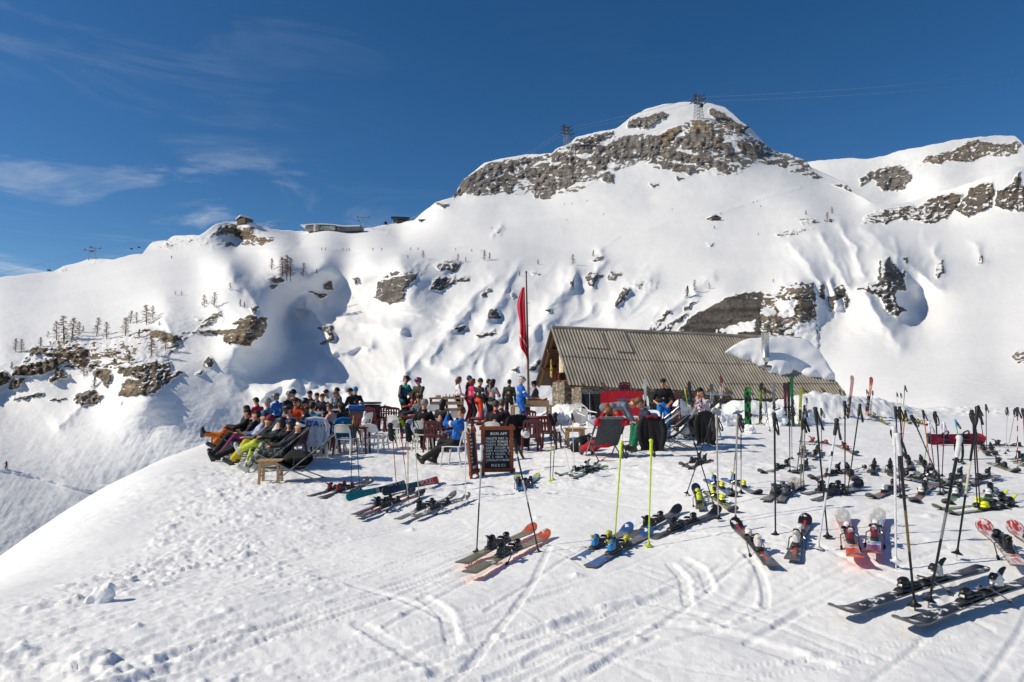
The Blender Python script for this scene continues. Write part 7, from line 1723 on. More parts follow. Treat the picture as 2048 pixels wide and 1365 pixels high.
# poles: (label, bottom, top, options)
PL = [
 ('thin black pole with black strap, left of the two before white chairs', (701, 989), (706, 850), dict(d=.05)), ('thin teal-black pole, right of the two before white chairs', (720, 983), (711, 850), dict(shaft='#1c2f30', d=-.1)),
 ('orange-red pole wearing a black glove, leftmost by the teal skis', (793, 975), (785, 868), dict(shaft='#a83a26', shaft2='#c9972c')), ('pole red above and cream below, leaning, by the teal skis', (817, 1000), (800, 848), dict(shaft='#d8d2b8', shaft2='#b02a2c', seg=[0, .5, 1])),
 ('amber-black pole wearing a black glove beside the cream pole', (816, 985), (816, 868), dict(shaft='#b5862a', shaft2='#4a2f24')), ('cream pole with black bands and dark grip by the teal skis', (839, 1002), (826, 838), dict(shaft='#d2c9a4', shaft2='#2a2a26', seg=[0, .72, .76, .84, .88, 1])),
 ('plain white pole left of the menu board', (931, 1004), (931, 846), dict(shaft='#dcdcda', grip='#d8d8d6', strap='#c9c9c7', basket='#dcdcda')), ('grey-white pole with white-topped grip before the menu board', (953, 1110), (964, 893), dict(shaft='#2a2a2d', shaft2='#a9a9ab', seg=[0, .52, .92, .96, 1], grip='#c9c9c7', r=.0095)),
 ('black-silver pole with white shark grip right of the menu board', (1079, 1112), (1028, 880), dict(shaft='#1d1d20', shaft2='#b9b9bb', seg=[0, .5, .72, .95, 1], grip='#1b1b1d', r=.0095, straplen=.2)),
 ('black pole with neon band, left of two by the gloved chair', (1100, 966), (1103, 862), dict(shaft='#1c1c1e', shaft2='#c4d21f', seg=[0, .68, .8, 1], basket='#c4d21f')), ('black pole with neon band, right of two by the gloved chair', (1105, 962), (1111, 860), dict(shaft='#1c1c1e', shaft2='#c4d21f', seg=[0, .68, .8, 1], basket='#c4d21f')),
 ('thin white pole leaning left, one of two by lime skis', (1141, 950), (1120, 852), dict(shaft='#d9d9dc', r=.007, basket='#d9d9dc', grip='#d9d9dc')), ('thin white pole with black grip by the lime skis', (1149, 948), (1144, 828), dict(shaft='#d9d9dc', r=.007, basket='#d9d9dc')),
 ('neon yellow pole, left of two in front of the black jacket', (1229, 1088), (1243, 884), dict(shaft='#c6da1e', grip='#c6da1e', strap='#1c1c1e', basket='#15160f', r=.0095)), ('neon yellow pole, right of two in front of the black jacket', (1297, 1098), (1303, 881), dict(shaft='#c6da1e', grip='#c6da1e', strap='#1c1c1e', basket='#b5c81e', r=.0095)),
 ('black pole leaning right, crossing another before the patterned shirt', (1372, 992), (1424, 838), dict(shaft='#1b1b1d', d=.1)), ('black pole leaning left, crossing another before the patterned shirt', (1430, 1018), (1377, 848), dict(shaft='#1b1b1d', d=.2)),
 ('beige-grey pole with black strap, left of two', (1437, 1043), (1433, 832), dict(shaft='#a8a29c', grip='#a8a29c', r=.0095)), ('beige-grey pole with black strap, right of two', (1471, 1043), (1474, 834), dict(shaft='#a8a29c', grip='#a8a29c', r=.0095)),
 ('grey and black banded pole behind the right beige pole, left', (1463, 986), (1479, 830), dict(shaft='#a8a29c', shaft2='#1d1d20', seg=[0, .45, .8, 1])), ('grey and black banded pole behind the right beige pole, right', (1482, 990), (1482, 832), dict(shaft='#b0aaa4', shaft2='#1d1d20', seg=[0, .5, .85, 1])),
 ('sturdy black pole with round strap standing before the grey ski', (1551, 1076), (1549, 828), dict(shaft='#17171a', shaft2='#4a1d28', seg=[0, .48, .56, 1], r=.01, straplen=.2)),
 ('slim blue-black pole in front of the green ski', (1580, 947), (1579, 826), dict(shaft='#1e2a44')), ('slim grey pole right of the blue-black pole', (1584, 921), (1583, 812), dict(shaft='#8a8a8c')),
 ('dark pole leaning right with long strap, mid right group', (1594, 946), (1609, 812), dict(shaft='#2a2c3a')), ('grey-beige pole behind the long-strapped dark pole', (1606, 982), (1610, 838), dict(shaft='#9a948c')), ('grey pole crossing behind the beige one', (1601, 983), (1605, 840), dict(shaft='#77726c')),
 ('black pole with wide open strap leaning left, right group', (1656, 1080), (1631, 817), dict(shaft='#1b1b1e', r=.0095, straplen=.2)), ('dull pole far behind with looped strap, right group', (1644, 919), (1642, 818), dict(shaft='#5a4a4c')),
 ('thick white pole with tall black grip leaning right', (1635, 1103), (1674, 840), dict(shaft='#d9d9dc', shaft2='#2a2a2d', seg=[0, .48, .52, .62, .65, .8, .84, 1], r=.011, basket='#d9d9dc')),
 ('black pole with looped strap, left of two left of shark poles', (1690, 993), (1690, 804), dict(shaft='#1b1b20', straplen=.2)), ('black pole with looped strap leaning right, left of shark poles', (1694, 993), (1720, 810), dict(shaft='#1b1b20', straplen=.2)),
 ('tall white pole with black-white shark grip in the near right', (1792, 1130), (1789, 856), dict(shaft='#dedee0', grip='#cfcfd0', r=.0105, basket='#dedee0', straplen=.12)), ('near black pole with gold specks, left of the closest pair', (1830, 1220), (1796, 870), dict(shaft='#17171a', shaft2='#6a5a2a', seg=[0, .35, .62, 1], r=.0105, grip='#cfcfd0')),
 ('near black pole with white shark grip, right of the closest pair', (1857, 1211), (1921, 875), dict(shaft='#17171a', shaft2='#7d7d80', seg=[0, .42, .6, 1], r=.0105, grip='#cfcfd0')), ('long white and black pole with black grip behind the shark grip', (1913, 1115), (1956, 816), dict(shaft='#17171a', shaft2='#d2cdb4', seg=[0, .45, .7, 1], r=.0105, straplen=.12)),
 ('black pole close behind the tall white pole, left', (1801, 999), (1791, 815), dict(shaft='#1b1b20')), ('black pole close behind the tall white pole, right', (1809, 997), (1800, 815), dict(shaft='#1b1b20')),
 ('orange-red pole behind the tall white pole', (1800, 934), (1811, 822), dict(shaft='#c43a2a')), ('neon yellow topped pole far behind the white pole', (1803, 870), (1810, 772), dict(shaft='#4a4a50', shaft2='#d3dc3a', seg=[0, .3, .65, 1])),
 ('black banded pole leaning far left in the right cluster', (1891, 990), (1824, 832), dict(shaft='#1b1b1e', shaft2='#77777a', seg=[0, .5, .6, .7, .8, 1])), ('black pole upright crossing the leaning banded pole', (1881, 994), (1871, 825), dict(shaft='#1b1b1e')),
 ('bright orange pole with black grip in the right cluster', (1861, 935), (1846, 822), dict(shaft='#d4422c')), ('purple pole with white strap, left of two', (1870, 949), (1858, 845), dict(shaft='#5a2350', grip='#d6d0dc', strap='#d6d0dc')), ('purple pole with white strap, right of two', (1884, 957), (1889, 846), dict(shaft='#6a2350', grip='#d6d0dc', strap='#d6d0dc')),
 ('thin green pole in the right cluster', (1847, 933), (1857, 868), dict(shaft='#3fae4a', r=.007, grip='#3a7d45')), ('green pole with light blue grip behind the shark grip', (1928, 931), (1910, 840), dict(shaft='#4ab86a', grip='#4fb0d8', r=.007)),
 ('dark blue pole with looped strap at right, upright', (1973, 904), (1972, 810), dict(shaft='#223058')), ('black pole with lettered strap leaning left at right', (1971, 905), (1957, 812), dict(shaft='#1b1b20', straplen=.22)), ('dark red-black pole right of the white-black pole, left', (1955, 1021), (1945, 822), dict(shaft='#2a1822')), ('dark red-black pole right of the white-black pole, right', (1961, 1021), (1950, 860), dict(shaft='#341822')),
 ('pale pole with black grip at right, left of three', (2011, 911), (2015, 816), dict(shaft='#c9c2ba')), ('pale pole leaning right at right, middle of three', (2015, 905), (2031, 818), dict(shaft='#a8a09a')), ('red and white banded pole at the right edge', (2035, 942), (2035, 816), dict(shaft='#d8d2d0', shaft2='#9a2434', seg=[0, .1, .2, .3, .4, .5, .6, .7, .8, .9, 1])), ('pole with dark red strap cut by the right edge', (2052, 930), (2046, 818), dict(shaft='#8a2a30', strap='#8a2430')),
 ('thin white pole stuck in the bank behind, left of two', (1794, 838), (1794, 786), dict(shaft='#dcdcdc', r=.007)), ('thin white pole stuck in the bank behind, right of two', (1802, 838), (1802, 787), dict(shaft='#dcdcdc', r=.007)),
 ('thin dark pole beside the far red-white ski', (1680, 838), (1680, 780), dict(shaft='#3a2a2e', r=.007)), ('second thin dark pole beside the far red-white ski', (1688, 838), (1688, 782), dict(shaft='#3a2a2e', r=.007)), ('black pole beside the far red-orange ski', (1738, 832), (1733, 780), dict(shaft='#26262a', r=.007)), ('black pole right of the far red-orange ski', (1741, 832), (1746, 782), dict(shaft='#26262a', r=.007)),
 ('neon yellow curved-grip pole left of the black standing ski', (1385, 868), (1370, 780), dict(shaft='#3a3c1e', shaft2='#cfdc1e', seg=[0, .6, 1], grip='#cfdc1e')), ('neon yellow curved-grip pole above the patterned-shirt man', (1396, 852), (1396, 784), dict(shaft='#cfdc1e', grip='#cfdc1e')),
 ('black pole leaning on the green-black standing ski, left', (1536, 850), (1530, 776), dict(shaft='#1f2022')), ('black pole leaning on the green-black standing ski, right', (1540, 864), (1527, 778), dict(shaft='#1f2022')), ('dark pole with looped strap behind the lime-yellow ski', (1612, 850), (1614, 796), dict(shaft='#2a2a2e'))]
for lab, b_, t_, kw in PL: pole(lab, b_, t_, group=GP, **kw)
def flatpole(label, a, b, col):
    p, q = at(*a), at(*b); p.z += .03; q.z += .03; ax = q - p; L = ax.length; o = thing('ski_pole', label, 'ski pole', p, 0, GP, rot=Vector((0, 0, 1)).rotation_difference(ax.normalized()).to_euler()); MB().tube([(0, 0, 0), (0, 0, L - .12)], [.006, .009], 7).build('shaft', pm('pole_' + col.strip('#'), hexc(col), .3), o); MB().tube([(0, 0, L - .13), (0, 0, L - .06), (0, 0, L)], [.014, .017, .02], 8).build('grip', BLACK, o); MB().lathe([(.01, .05), (.04, .055), (.04, .062), (.01, .08)], n=12).build('basket', BLACK, o)
flatpole('pole lying flat with round basket, beside the blue-dotted skis', (1731, 937), (1690, 950), '#3a3a3c'); flatpole('dark pole lying flat behind the white shark grip', (2005, 921), (1906, 923), '#3a2a30')
glovepair('', P(781, 856, at(793, 975).y), 1) if False else None
glovepair(['black glove on the leftmost orange-red pole'], P(781, 862, at(793, 975).y), 1); glovepair(['black glove on the amber-black pole'], P(816, 863, at(816, 985).y), 1)
glovepair(['left black glove hung on the maroon chair back', 'right black glove hung on the maroon chair back'], P(1106, 838, at(1099, 897).y - .35), 2)
# ---------------------------------------------------------------- things on the mountain
BARK = pm('larch_bark', hexc('#4a3a30'), .85, .3, 20); TWIG = pm('bare_larch_twigs', hexc('#8a6b57'), .9, .3, 3); NEED = pm('dark_conifer_needles', (.022, .034, .02), .8, .5, 2); BWOOD = pm('brush_twigs', hexc('#7a5f4a'), .9, .3, 3)
def larch(seed, name='bare_larch', evergreen=False, dens=1.0):
    r = random.Random(seed); o = thing(name, '', 'tree'); mb = MB(); lean_ = r.uniform(-.04, .04)
    mb.tube([(0, 0, -.15), (lean_ * .5, 0, .4), (lean_, 0, .75), (lean_, 0, 1.0)], [.016, .012, .007, .002], 6); mb.build('trunk', BARK, o)
    mb = MB(); n = int(64 * dens)
    for i in range(n):
        z = .10 + .88 * (i / n) ** .9; L = (.24 if not evergreen else .26) * (1 - z) ** .6 * r.uniform(.35, 1.3) + .012; a = r.uniform(0, 6.283)
        d = Vector((math.cos(a), math.sin(a), 0)); b0 = Vector((lean_ * z, 0, z)); droop = r.uniform(-.12, .10) if not evergreen else r.uniform(-.35, -.05)
        tip = b0 + d * L + Vector((0, 0, droop * L)); mid = b0.lerp(tip, .55) + Vector((0, 0, .02 * L))
        mb.tube([b0, mid, tip], [.0065, .005, .0025], 3, 0, False)
        k = 7 if not evergreen else 9
        for q in range(k):
            f = r.uniform(.3, 1); p = b0.lerp(tip, f); e = Vector((r.uniform(-1, 1), r.uniform(-1, 1), r.uniform(-.5, .8 if not evergreen else .1))).normalized() * (.045 if not evergreen else .055) * r.uniform(.6, 1.3)
            if evergreen:
                s = d.cross(Vector((0, 0, 1))) * .022 * r.uniform(.6, 1.4); mb.add([p - s, p + s, p + e + s * .4, p + e - s * .4], [(0, 1, 2, 3)])
            else: mb.tube([p, p + e * 1.2], [.0055, .003], 3, 0, False)
    mb.build('crown', NEED if evergreen else TWIG, o, smooth=False); return o
protos = {'L': [larch(1), larch(2), larch(3, dens=.8)], 'C': [larch(5, 'dark_conifer', True), larch(6, 'dark_conifer', True, 1.2)], 'B': [larch(8, 'mountain_shrub', dens=.6)]}
pu = set()
def tree(kind, px, py, h, label, group):
    k = protos[kind][int(px) % len(protos[kind])]; p = MT(px, py); s = h / F * p.y * (1.22 if kind == 'L' else 1.1); rot = (rng.uniform(-.06, .06), rng.uniform(-.06, .06), rng.uniform(0, 6))
    sc = (s * (1.9 if kind == 'B' else 1.35 if kind == 'L' else 1.15),) * 2 + (s,)
    if k.name in pu: dup(k, p, rot, label, group, sc)
    else: pu.add(k.name); k.location = p; k.rotation_euler = rot; k.scale = sc; k['label'] = label; k['group'] = group
TL = [('L', 30, 704, 22, 'leftmost bare larch on the left cliff top'), ('L', 42, 703, 20, 'bare larch right beside the leftmost one on the left cliff'), ('L', 113, 681, 32, 'bare larch left of the tallest larch on the left cliff'), ('L', 128, 683, 43, 'tallest bare larch in the left cliff cluster'), ('L', 142, 681, 38, 'bare larch right of the tallest on the left cliff'),
 ('L', 158, 672, 24, 'small slender larch between the left cliff clusters'), ('C', 166, 665, 13, 'tiny dark conifer beside the slender larch'), ('L', 194, 672, 31, 'bare larch, left of the pair above the long cliff'), ('L', 212, 678, 29, 'bare larch, right of the pair above the long cliff'), ('C', 80, 695, 20, 'small dark conifer on the leftmost rock shelf'), ('C', 127, 686, 16, 'dark young conifer at the foot of the tallest larch'), ('C', 24, 738, 14, 'dark conifer at the left end of the long rock face'),
 ('L', 250, 673, 31, 'bare larch standing alone left of the upper cluster'), ('L', 261, 648, 22, 'small larch, left one in the upper cluster'), ('L', 272, 648, 19, 'smallest larch in the upper cluster'), ('L', 294, 650, 33, 'wide bare larch in the upper cluster'), ('L', 305, 640, 24, 'leaning bare larch at the right of the upper cluster'), ('C', 279, 677, 17, 'dark conifer clump below the wide larch'),
 ('L', 303, 711, 32, 'dark bare larch on the middle ledge'), ('L', 331, 703, 26, 'bare larch right of the dark one on the middle ledge'), ('L', 168, 752, 34, 'bare larch standing in the snow gully'), ('C', 259, 727, 24, 'slim dark conifer above the big brown cliff'), ('C', 228, 733, 16, 'small dark conifer left of the big brown cliff'), ('C', 187, 776, 22, 'dark conifer above the rounded boulder'), ('C', 408, 735, 12, 'dark shrub conifer right of the big brown cliff'),
 ('L', 407, 616, 22, 'bare larch on the nose, left one'), ('L', 428, 615, 25, 'bare larch on the nose, right one'), ('C', 413, 609, 9, 'tiny conifer between the nose larches'), ('C', 319, 652, 9, 'tiny dark conifer at the upper ledge edge'), ('C', 480, 614, 14, 'dark bushy conifer on top of the nose cliff'), ('C', 488, 616, 12, 'second bushy conifer on the nose cliff'),
 ('L', 565, 553, 32, 'bare larch in the bowl, left of three'), ('L', 573, 556, 38, 'tallest bare larch in the bowl, middle of three'), ('L', 581, 557, 34, 'bare larch in the bowl, right of three'), ('L', 605, 553, 23, 'small lone larch right of the bowl group'), ('L', 543, 541, 20, 'faint larch left of the bowl group'), ('C', 633, 548, 9, 'small dark conifer at the right of the bowl'),
 ('L', 846, 517, 14, 'small larch above the big grey boulder'), ('C', 817, 518, 7, 'tiny conifer left of the larch above the boulder'), ('L', 916, 523, 13, 'small larch above the second boulder'), ('C', 932, 523, 9, 'small conifer right of the second boulder'), ('L', 969, 522, 18, 'larch bush clump on the bench edge'), ('C', 978, 519, 14, 'dark conifer in the bench edge clump'), ('C', 1077, 530, 10, 'dark conifer above the flagpole top'), ('L', 1147, 531, 18, 'lone larch above the couloirs'), ('C', 1186, 514, 12, 'dark conifer beside the perched boulder'), ('C', 1039, 553, 9, 'small conifer left of the flagpole'),
 ('C', 1375, 598, 24, 'dark conifer on the left edge of the dark crag'), ('L', 1388, 582, 19, 'pale larch above the dark crag'), ('C', 1430, 458, 7, 'small conifer below the ruined stone shed'), ('C', 1612, 431, 9, 'lone conifer above the right gullies'), ('L', 1654, 441, 14, 'larch above the right gullies, left one'), ('L', 1665, 429, 12, 'larch above the right gullies, right one'), ('C', 1517, 470, 5, 'tiny conifer on the open slope right of shed'), ('C', 1547, 566, 7, 'small shrub conifer above the tan crag')]
for k, x, y, h, lab in TL: tree(k, x, y, h, lab, 'bare larches on the mountain' if k == 'L' else 'dark conifers on the mountain')
for i, (x, y, h, lab) in enumerate([(460, 582, 14, 'pale shrub on the rim of the bowl'), (362, 592, 9, 'low shrub on the open left slope, right one'), (350, 590, 8, 'low shrub on the open left slope, left one'), (95, 676, 12, 'pale shrub left of the tallest larches'), (242, 812, 8, 'bare shrub sticking out of the shaded run-out'), (983, 458, 6, 'faint shrub by the rock spur'), (1420, 578, 12, 'pale shrub beside the crag larch')]): tree('B', x, y, h, lab, 'low shrubs on the mountain')
for k in protos:
    for q in protos[k]:
        if q.name not in pu: 
            for c in list(q.children): bpy.data.objects.remove(c)
            bpy.data.objects.remove(q)
# lift masts, cables, buildings
GAL = pm('galvanised_steel', hexc('#9aa0a5'), .5, .2, 3, .4); DARKM = pm('dark_machinery', hexc('#2c3036'), .5, .3)
def lattice_pylon(label, px, py, top, rotz_=.3, lean=0):
    p = MT(px, py) + Vector((0, -1.0, 0)); H = (py - top) / F * p.y; o = thing('cable_pylon', label, 'pylon', p, rotz_); w0, w1 = H * .14, H * .07; 
    leg = lambda sx, sy, z: Vector((sx * (w0 + (w1 - w0) * z) + lean * z * H, sy * (w0 + (w1 - w0) * z), z * H))
    for sx in (-1, 1):
        for sy in (-1, 1): MB().tube([leg(sx, sy, -.06), leg(sx, sy, .9)], H * .009, 5).build('leg', GAL, o)
    mb = MB()
    for k in range(7):
        z0, z1 = k * .13, (k + 1) * .13
        for (ax, ay), (bx, by) in (((-1, -1), (1, -1)), ((1, -1), (1, 1)), ((1, 1), (-1, 1)), ((-1, 1), (-1, -1))): mb.tube([leg(ax, ay, z0), leg(bx, by, z1)], H * .0045, 4); mb.tube([leg(bx, by, z0), leg(ax, ay, z1)], H * .0045, 4); mb.tube([leg(ax, ay, z1), leg(bx, by, z1)], H * .0045, 4)
    mb.build('bracing', GAL, o); mb = MB()
    for z, l in ((.62, .26), (.78, .22), (.92, .18)):
        mb.box((lean * z * H, 0, z * H), (H * l * 1.5, H * .12, H * .015))
        for q in (-1, -.5, 0, .5, 1): mb.tube([(lean * z * H + q * l * H, -H * .1, z * H), (lean * z * H + q * l * H, -H * .1, (z + .09) * H)], H * .006, 4)
        for sx in (-1, 1): mb.tube([(lean * z * H + sx * H * l, -H * .16, (z + .02) * H), (lean * z * H + sx * H * l, H * .16, (z + .02) * H)], H * .02, 6)
    mb.build('cable_saddles', DARKM, o); return o
lattice_pylon('steel lattice cable pylon standing on the main summit', 1396, 240, 188); lattice_pylon('steel lattice cable pylon on the shoulder left of the summit', 1136, 297, 250, .5, -.1)
def t_mast(label, px, py, top, rz=.5, w=.75):
    p = MT(px, py) + Vector((0, 1.0, 0)); H = (py - top) / F * p.y; o = thing('lift_mast', label, 'lift mast', p, rz); MB().tube([(0, 0, -H * .2), (0, 0, H)], [H * .05, H * .032], 9).build('post', GAL, o); MB().box((0, 0, H * .98), (H * w, H * .07, H * .07)).build('crossarm', GAL, o)
    for sx in (-1, 1): MB().box((sx * H * w * .5, 0, H * 1.02), (H * .05, H * .5, H * .08)).build('sheave_train', DARKM, o)
t_mast('lift mast at left skyline, left of two', 175, 521, 500, .9); t_mast('lift mast at left skyline, right of two', 189, 519, 496, .9); t_mast('small lift mast on the saddle right of the knoll', 549, 461, 448, .3, 1.4); t_mast('tall lift mast at the end of the grey building', 726, 459, 434, .2, .9)
def cable(label, pts, r, group='ropeway cables'):
    P_ = []
    for i in range(len(pts) - 1):
        a, b = Vector(pts[i]), Vector(pts[i + 1]); sag = (a - b).length * .012
        for k in range(10): t = k / 10; P_.append(a.lerp(b, t) - Vector((0, 0, sag * 4 * t * (1 - t))))
    P_.append(Vector(pts[-1])); o = MB().tube(P_, r, 4).build('ropeway_cable', GAL); tag(o, label, 'cable', group)
s1 = MT(1396, 240); s2 = MT(1136, 297); s3 = MT(815, 440)
cable('ropeway cable rising from the blue-roofed station over the pylons', [P(815, 441, s3.y), P(1134, 257, s2.y), P(1392, 195, s1.y), P(2200, 110, 1500)], .16); cable('lower ropeway cable rising over the two pylons', [P(815, 443, s3.y + 6), P(1137, 262, s2.y + 5), P(1399, 203, s1.y + 6), P(2200, 128, 1520)], .12)
cable('chairlift cable along the left skyline', [P(-60, 560, 330), P(175, 501, 420), P(189, 498, 435), P(549, 448, 560), P(726, 436, 640)], .06)
def cabin(label, px, py, Y, s, col):
    o = thing('cable_cabin', label, 'gondola', P(px, py, Y), .4); MB().box((0, 0, 0), (2.2 * s, 2.0 * s, 2.1 * s), None, 0, .9, .25 * s).build('body', pm('cabin_' + col.strip('#'), hexc(col), .35), o); MB().box((0, 0, .25 * s), (2.26 * s, 1.6 * s, .9 * s), None, 0, .95, .1 * s).build('window', pm('cabin_glass', (.03, .04, .05), .1), o); MB().tube([(0, 0, 1 * s), (.2 * s, 0, 2 * s), (0, 0, 2.9 * s)], .09 * s, 5).build('hanger', DARKM, o)
cabin('dark cable cabin hanging by the summit pylon', 1403, 212, s1.y - 8, 1.7, '#24272c'); cabin('dark cable cabin left of the blue-roofed station', 771, 447, s3.y - 5, 1.5, '#2a2d38')
def chairl(label, px, py, Y, s=1.0):
    o = thing('lift_chair', label, 'lift chair', P(px, py, Y), .5); MB().box((0, 0, 0), (1.6 * s, .5 * s, .12 * s)).build('bench', DARKM, o); MB().box((0, .25 * s, .4 * s), (1.6 * s, .1 * s, .7 * s)).build('backrest', DARKM, o); MB().tube([(0, 0, .1), (.3 * s, .1, 1.4 * s), (0, 0, 2.6 * s)], .06 * s, 5).build('hanger', GAL, o)
for x, y, Y, lab in [(98, 542, 380, 'lift chair low at the left skyline'), (263, 499, 460, 'lift chair left of the rocky knoll, pale one'), (278, 496, 465, 'lift chair left of the rocky knoll, dark one'), (183, 504, 425, 'lift chair between the two left masts'), (718, 443, 640, 'lift chair by the tall mast')]: chairl(lab, x, y, Y, 1.1)
def far_hut(label, px, py, wpx, hpx, name, wallc, roofc, rz=.4, deep=.8, snow=True):
    p = MT(px, py) + Vector((0, 1.5, 0)); k = p.y / F; w, h = wpx * k, hpx * k; o = thing(name, label, 'building', p, rz); d = w * deep; MB().box((0, 0, h * .15), (w, d, h * .9)).build('wall', pm('wall_' + wallc.strip('#'), hexc(wallc), .8, .25, .6), o)
    prof = [(-w * .58, h * .52), (0, h), (w * .58, h * .52), (w * .56, h * .44), (0, h * .90), (-w * .56, h * .44)]; M = Matrix(((1, 0, 0, 0), (0, 0, 1, 0), (0, 1, 0, 0), (0, 0, 0, 1))); MB().prism(prof, -d * .56, d * .56, M).build('roof', pm('roof_' + roofc.strip('#'), hexc(roofc), .6, .2, .6), o)
    if snow: pr = [(-w * .6, h * .53), (-.02 * w, h * 1.03), (-.02 * w, h * 1.22), (-w * .3, h * .98), (-w * .58, h * .66)]; MB().prism(pr, -d * .57, d * .57, M).build('snow_cover', M_SNOW, o, 70)
    MB().box((w * .15, -d * .502, h * .05), (w * .16, .1, h * .4)).build('door', DARKM, o); MB().box((-w * .2, -d * .502, h * .2), (w * .14, .1, h * .22)).build('window', DARKM, o); return o
far_hut('small wooden hut on top of the rocky knoll', 489, 446, 24, 12, 'mountain_hut', '#5a4a3c', '#4a4640', -.5)
far_hut('ruined stone shed half buried on the open slope', 1428, 441, 22, 10, 'stone_shed', '#7a6f60', '#6a655c', .35, .7)
pb = MT(662, 462) + Vector((0, 4, 0)); k = pb.y / F; o = thing('lift_station', 'long grey lift station with rounded silo and mural on the saddle', 'building', pb); MB().box((-20 * k, 0, 4 * k), (60 * k, 14, 10 * k), None, 0, 1, 1).build('wall', pm('station_concrete', hexc('#9a9690'), .8, .2, .3), o); MB().lathe([(5.5 * k, -4 * k), (5.5 * k, 9 * k), (5 * k, 10 * k)], (-26 * k, -7, 0), None, 18).build('silo', pm('station_concrete_light', hexc('#a8a096'), .8, .2, .3), o); MB().box((-3 * k, -7.3, 3.5 * k), (28 * k, .4, 8.5 * k)).build('mural', pm('faded_green_mural', hexc('#939a90'), .8, .5, .35), o)
MB().add([(16 * k, -5, -3 * k), (62 * k, -5, 0), (62 * k, -5, 10 * k), (16 * k, -5, 3 * k), (16 * k, 6, -3 * k), (62 * k, 6, 0), (62 * k, 6, 10 * k), (16 * k, 6, 3 * k)], [(0, 1, 2, 3), (7, 6, 5, 4), (0, 4, 5, 1), (1, 5, 6, 2), (2, 6, 7, 3), (3, 7, 4, 0)]).build('annex', pm('annex_grey', hexc('#6d7075'), .7, .2, .4), o)
rows = [[(x * k, y, (9.5 + 2.2 * math.sin(math.pi * min(1, max(0, (x + 58) / 75))) * (1 if y < 6 else .8) - .1 * max(0, x - 12) + (.13 * max(0, x - 30))) * k) for x in np.linspace(-58, 60, 24)] for y in (-7.6, -4, 0, 4, 7.6)]; MB().sheet(rows, 1.6 * k).build('roof_snow', M_SNOW, o, 70)
pb = MT(802, 446) + Vector((0, 3, 0)); k = pb.y / F; o = thing('ropeway_station', 'ropeway station with flat dark blue roof on the skyline', 'building', pb, .05); MB().box((0, 0, 7.5 * k), (37 * k, 16, 4.5 * k), roty(.03), 0, 1, .4).build('roof', pm('dark_blue_roof', hexc('#15293f'), .4, .2, .3), o); MB().box((4 * k, 2, 2 * k), (26 * k, 10, 8 * k)).build('wall', pm('station_brown', hexc('#6d5a50'), .8, .3, .4), o)
for x in (-15, -9, 15): MB().tube([(x * k, -5, -3 * k), (x * k, -5, 6 * k)], .35, 7).build('post', GAL, o)
pb = MT(846, 443); k = pb.y / F; o = thing('snow_fence', 'dark low shed roof right of the ropeway station', 'shed', pb, -.1); MB().box((0, 0, 1.2 * k), (17 * k, 6, 1.4 * k)).build('roof', DARKM, o); [MB().tube([(x * k, -2, -2 * k), (x * k, -2, 1 * k)], .2, 5).build('post', GAL, o) for x in (-7, 0, 7)]
o.name = 'shed'
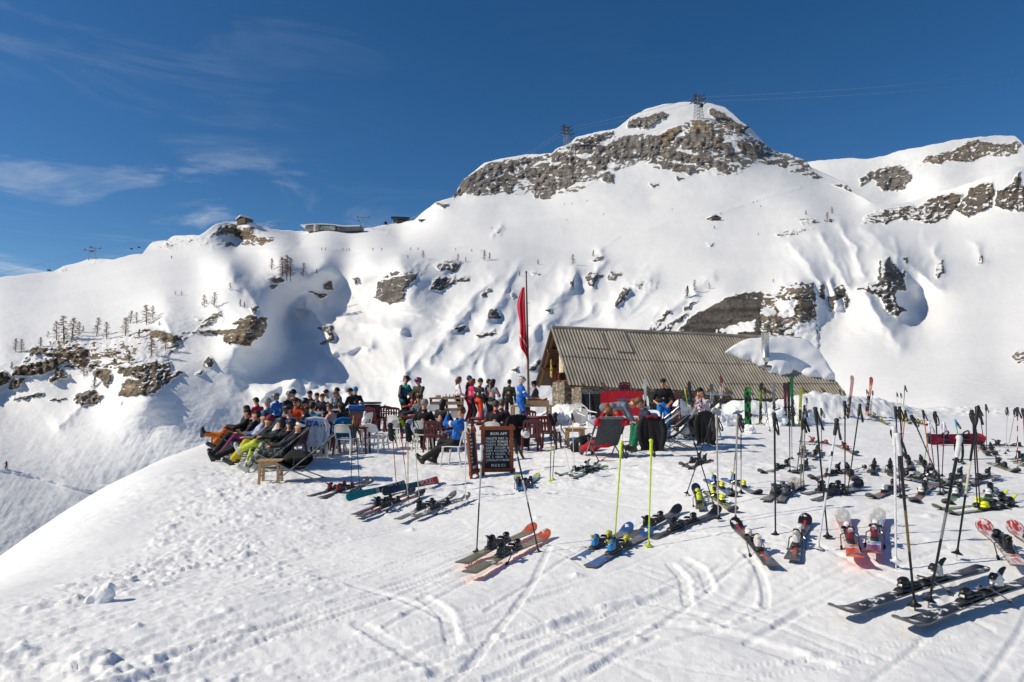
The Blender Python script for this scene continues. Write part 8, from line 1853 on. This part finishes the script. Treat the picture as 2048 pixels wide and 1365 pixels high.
# skiers far away
def far_skier(seed, col, tr):
    r = random.Random(seed); o = thing('person', '', 'person'); caps = [((0, 0, .9), (.02, .12, 1.4), .15, .16), ((0, .13, 1.62), (0, .14, 1.66), .11, .1)]
    V, Q = blob(caps + [((-.2, .1, 1.35), (-.36, .3, 1.05), .07, .06), ((.2, .1, 1.35), (.36, .3, 1.05), .07, .06)], .05, .03); mb = MB(); mb.v = [tuple(map(float, v)) for v in V]; mb.f = [tuple(map(int, q)) for q in Q]; mb.m = [0] * len(mb.f); mb.build('jacket', cloth(col), o)
    V, Q = blob([((-.09, 0, .95), (-.14, .1, .5), .1, .08), ((-.14, .1, .5), (-.14, -.02, .08), .08, .07), ((.09, 0, .95), (.14, .1, .5), .1, .08), ((.14, .1, .5), (.14, -.02, .08), .08, .07)], .05, .03); mb = MB(); mb.v = [tuple(map(float, v)) for v in V]; mb.f = [tuple(map(int, q)) for q in Q]; mb.m = [0] * len(mb.f); mb.build('trousers', cloth(tr), o)
    for sx in (-1, 1): MB().box((sx * .14, .1, .02), (.09, 1.6, .03)).build('ski', BLACK, o); MB().tube([(sx * .36, .3, 1.05), (sx * .4, -.2, .05)], .015, 4).build('pole', BLACK, o)
    return o
fsp = [far_skier(1, '#1f2126', '#17171a'), far_skier(2, '#3a2a2a', '#202024'), far_skier(3, '#8a2a2a', '#1c1c20')]
used_fs = set()
for i, (x, y, k, lab) in enumerate([(687, 501, 0, 'far skier on the traverse, left of the row of three'), (694, 501, 1, 'far skier on the traverse, middle of the row of three'), (699, 501, 0, 'far skier on the traverse, right of the row of three'), (643, 500, 1, 'far skier on the traverse, leftmost of all'), (650, 501, 0, 'far skier just right of the leftmost on the traverse'), (745, 502, 0, 'far skier alone on the traverse below the mast'), (763, 501, 1, 'far skier on the traverse under the cable cabin'), (821, 501, 1, 'far skier on the traverse above the big boulder'), (835, 500, 0, 'far skier on the traverse right of the big boulder'), (910, 502, 0, 'far skier on the traverse above the second boulder'), (944, 503, 1, 'far skier at the right end of the traverse'),
 (1128, 410, 0, 'far skier below the cliffs, left of two'), (1143, 409, 1, 'far skier below the cliffs, right of two'), (1174, 404, 0, 'far skier below the small tan rock'), (1207, 430, 1, 'far skier in the middle of the wide slope'), (1135, 442, 0, 'far skier low on the wide slope'), (1345, 420, 0, 'far skier alone left of the stone shed'), (1506, 407, 1, 'far skier on the ridge path, left of two'), (1513, 404, 0, 'far skier on the ridge path, right of two'), (1522, 415, 1, 'far skier below the ridge path'), (1442, 430, 0, 'far skier next to the ruined stone shed'), (344, 518, 0, 'far skier on the open left slope below the knoll'), (12, 939, 2, 'tiny red-jacketed skier on the groomed valley road')]):
    p = MT(x, y); rz = rng.uniform(0, 6); 
    if k in used_fs: dup(fsp[k], p, rz, lab, 'skiers far up the slopes')
    else: used_fs.add(k); fsp[k].location = p; fsp[k].rotation_euler = (0, 0, rz); fsp[k]['label'] = lab; fsp[k]['group'] = 'skiers far up the slopes'
o = thing('marker_pole', 'thin blue marker pole on the slope right of the hut', 'marker pole', P(1649, 733, 75)); MB().tube([(0, 0, -.6), (0, 0, .85)], .05, 7).build('rod', pm('blue_marker', hexc('#2b5aa0'), .5), o)
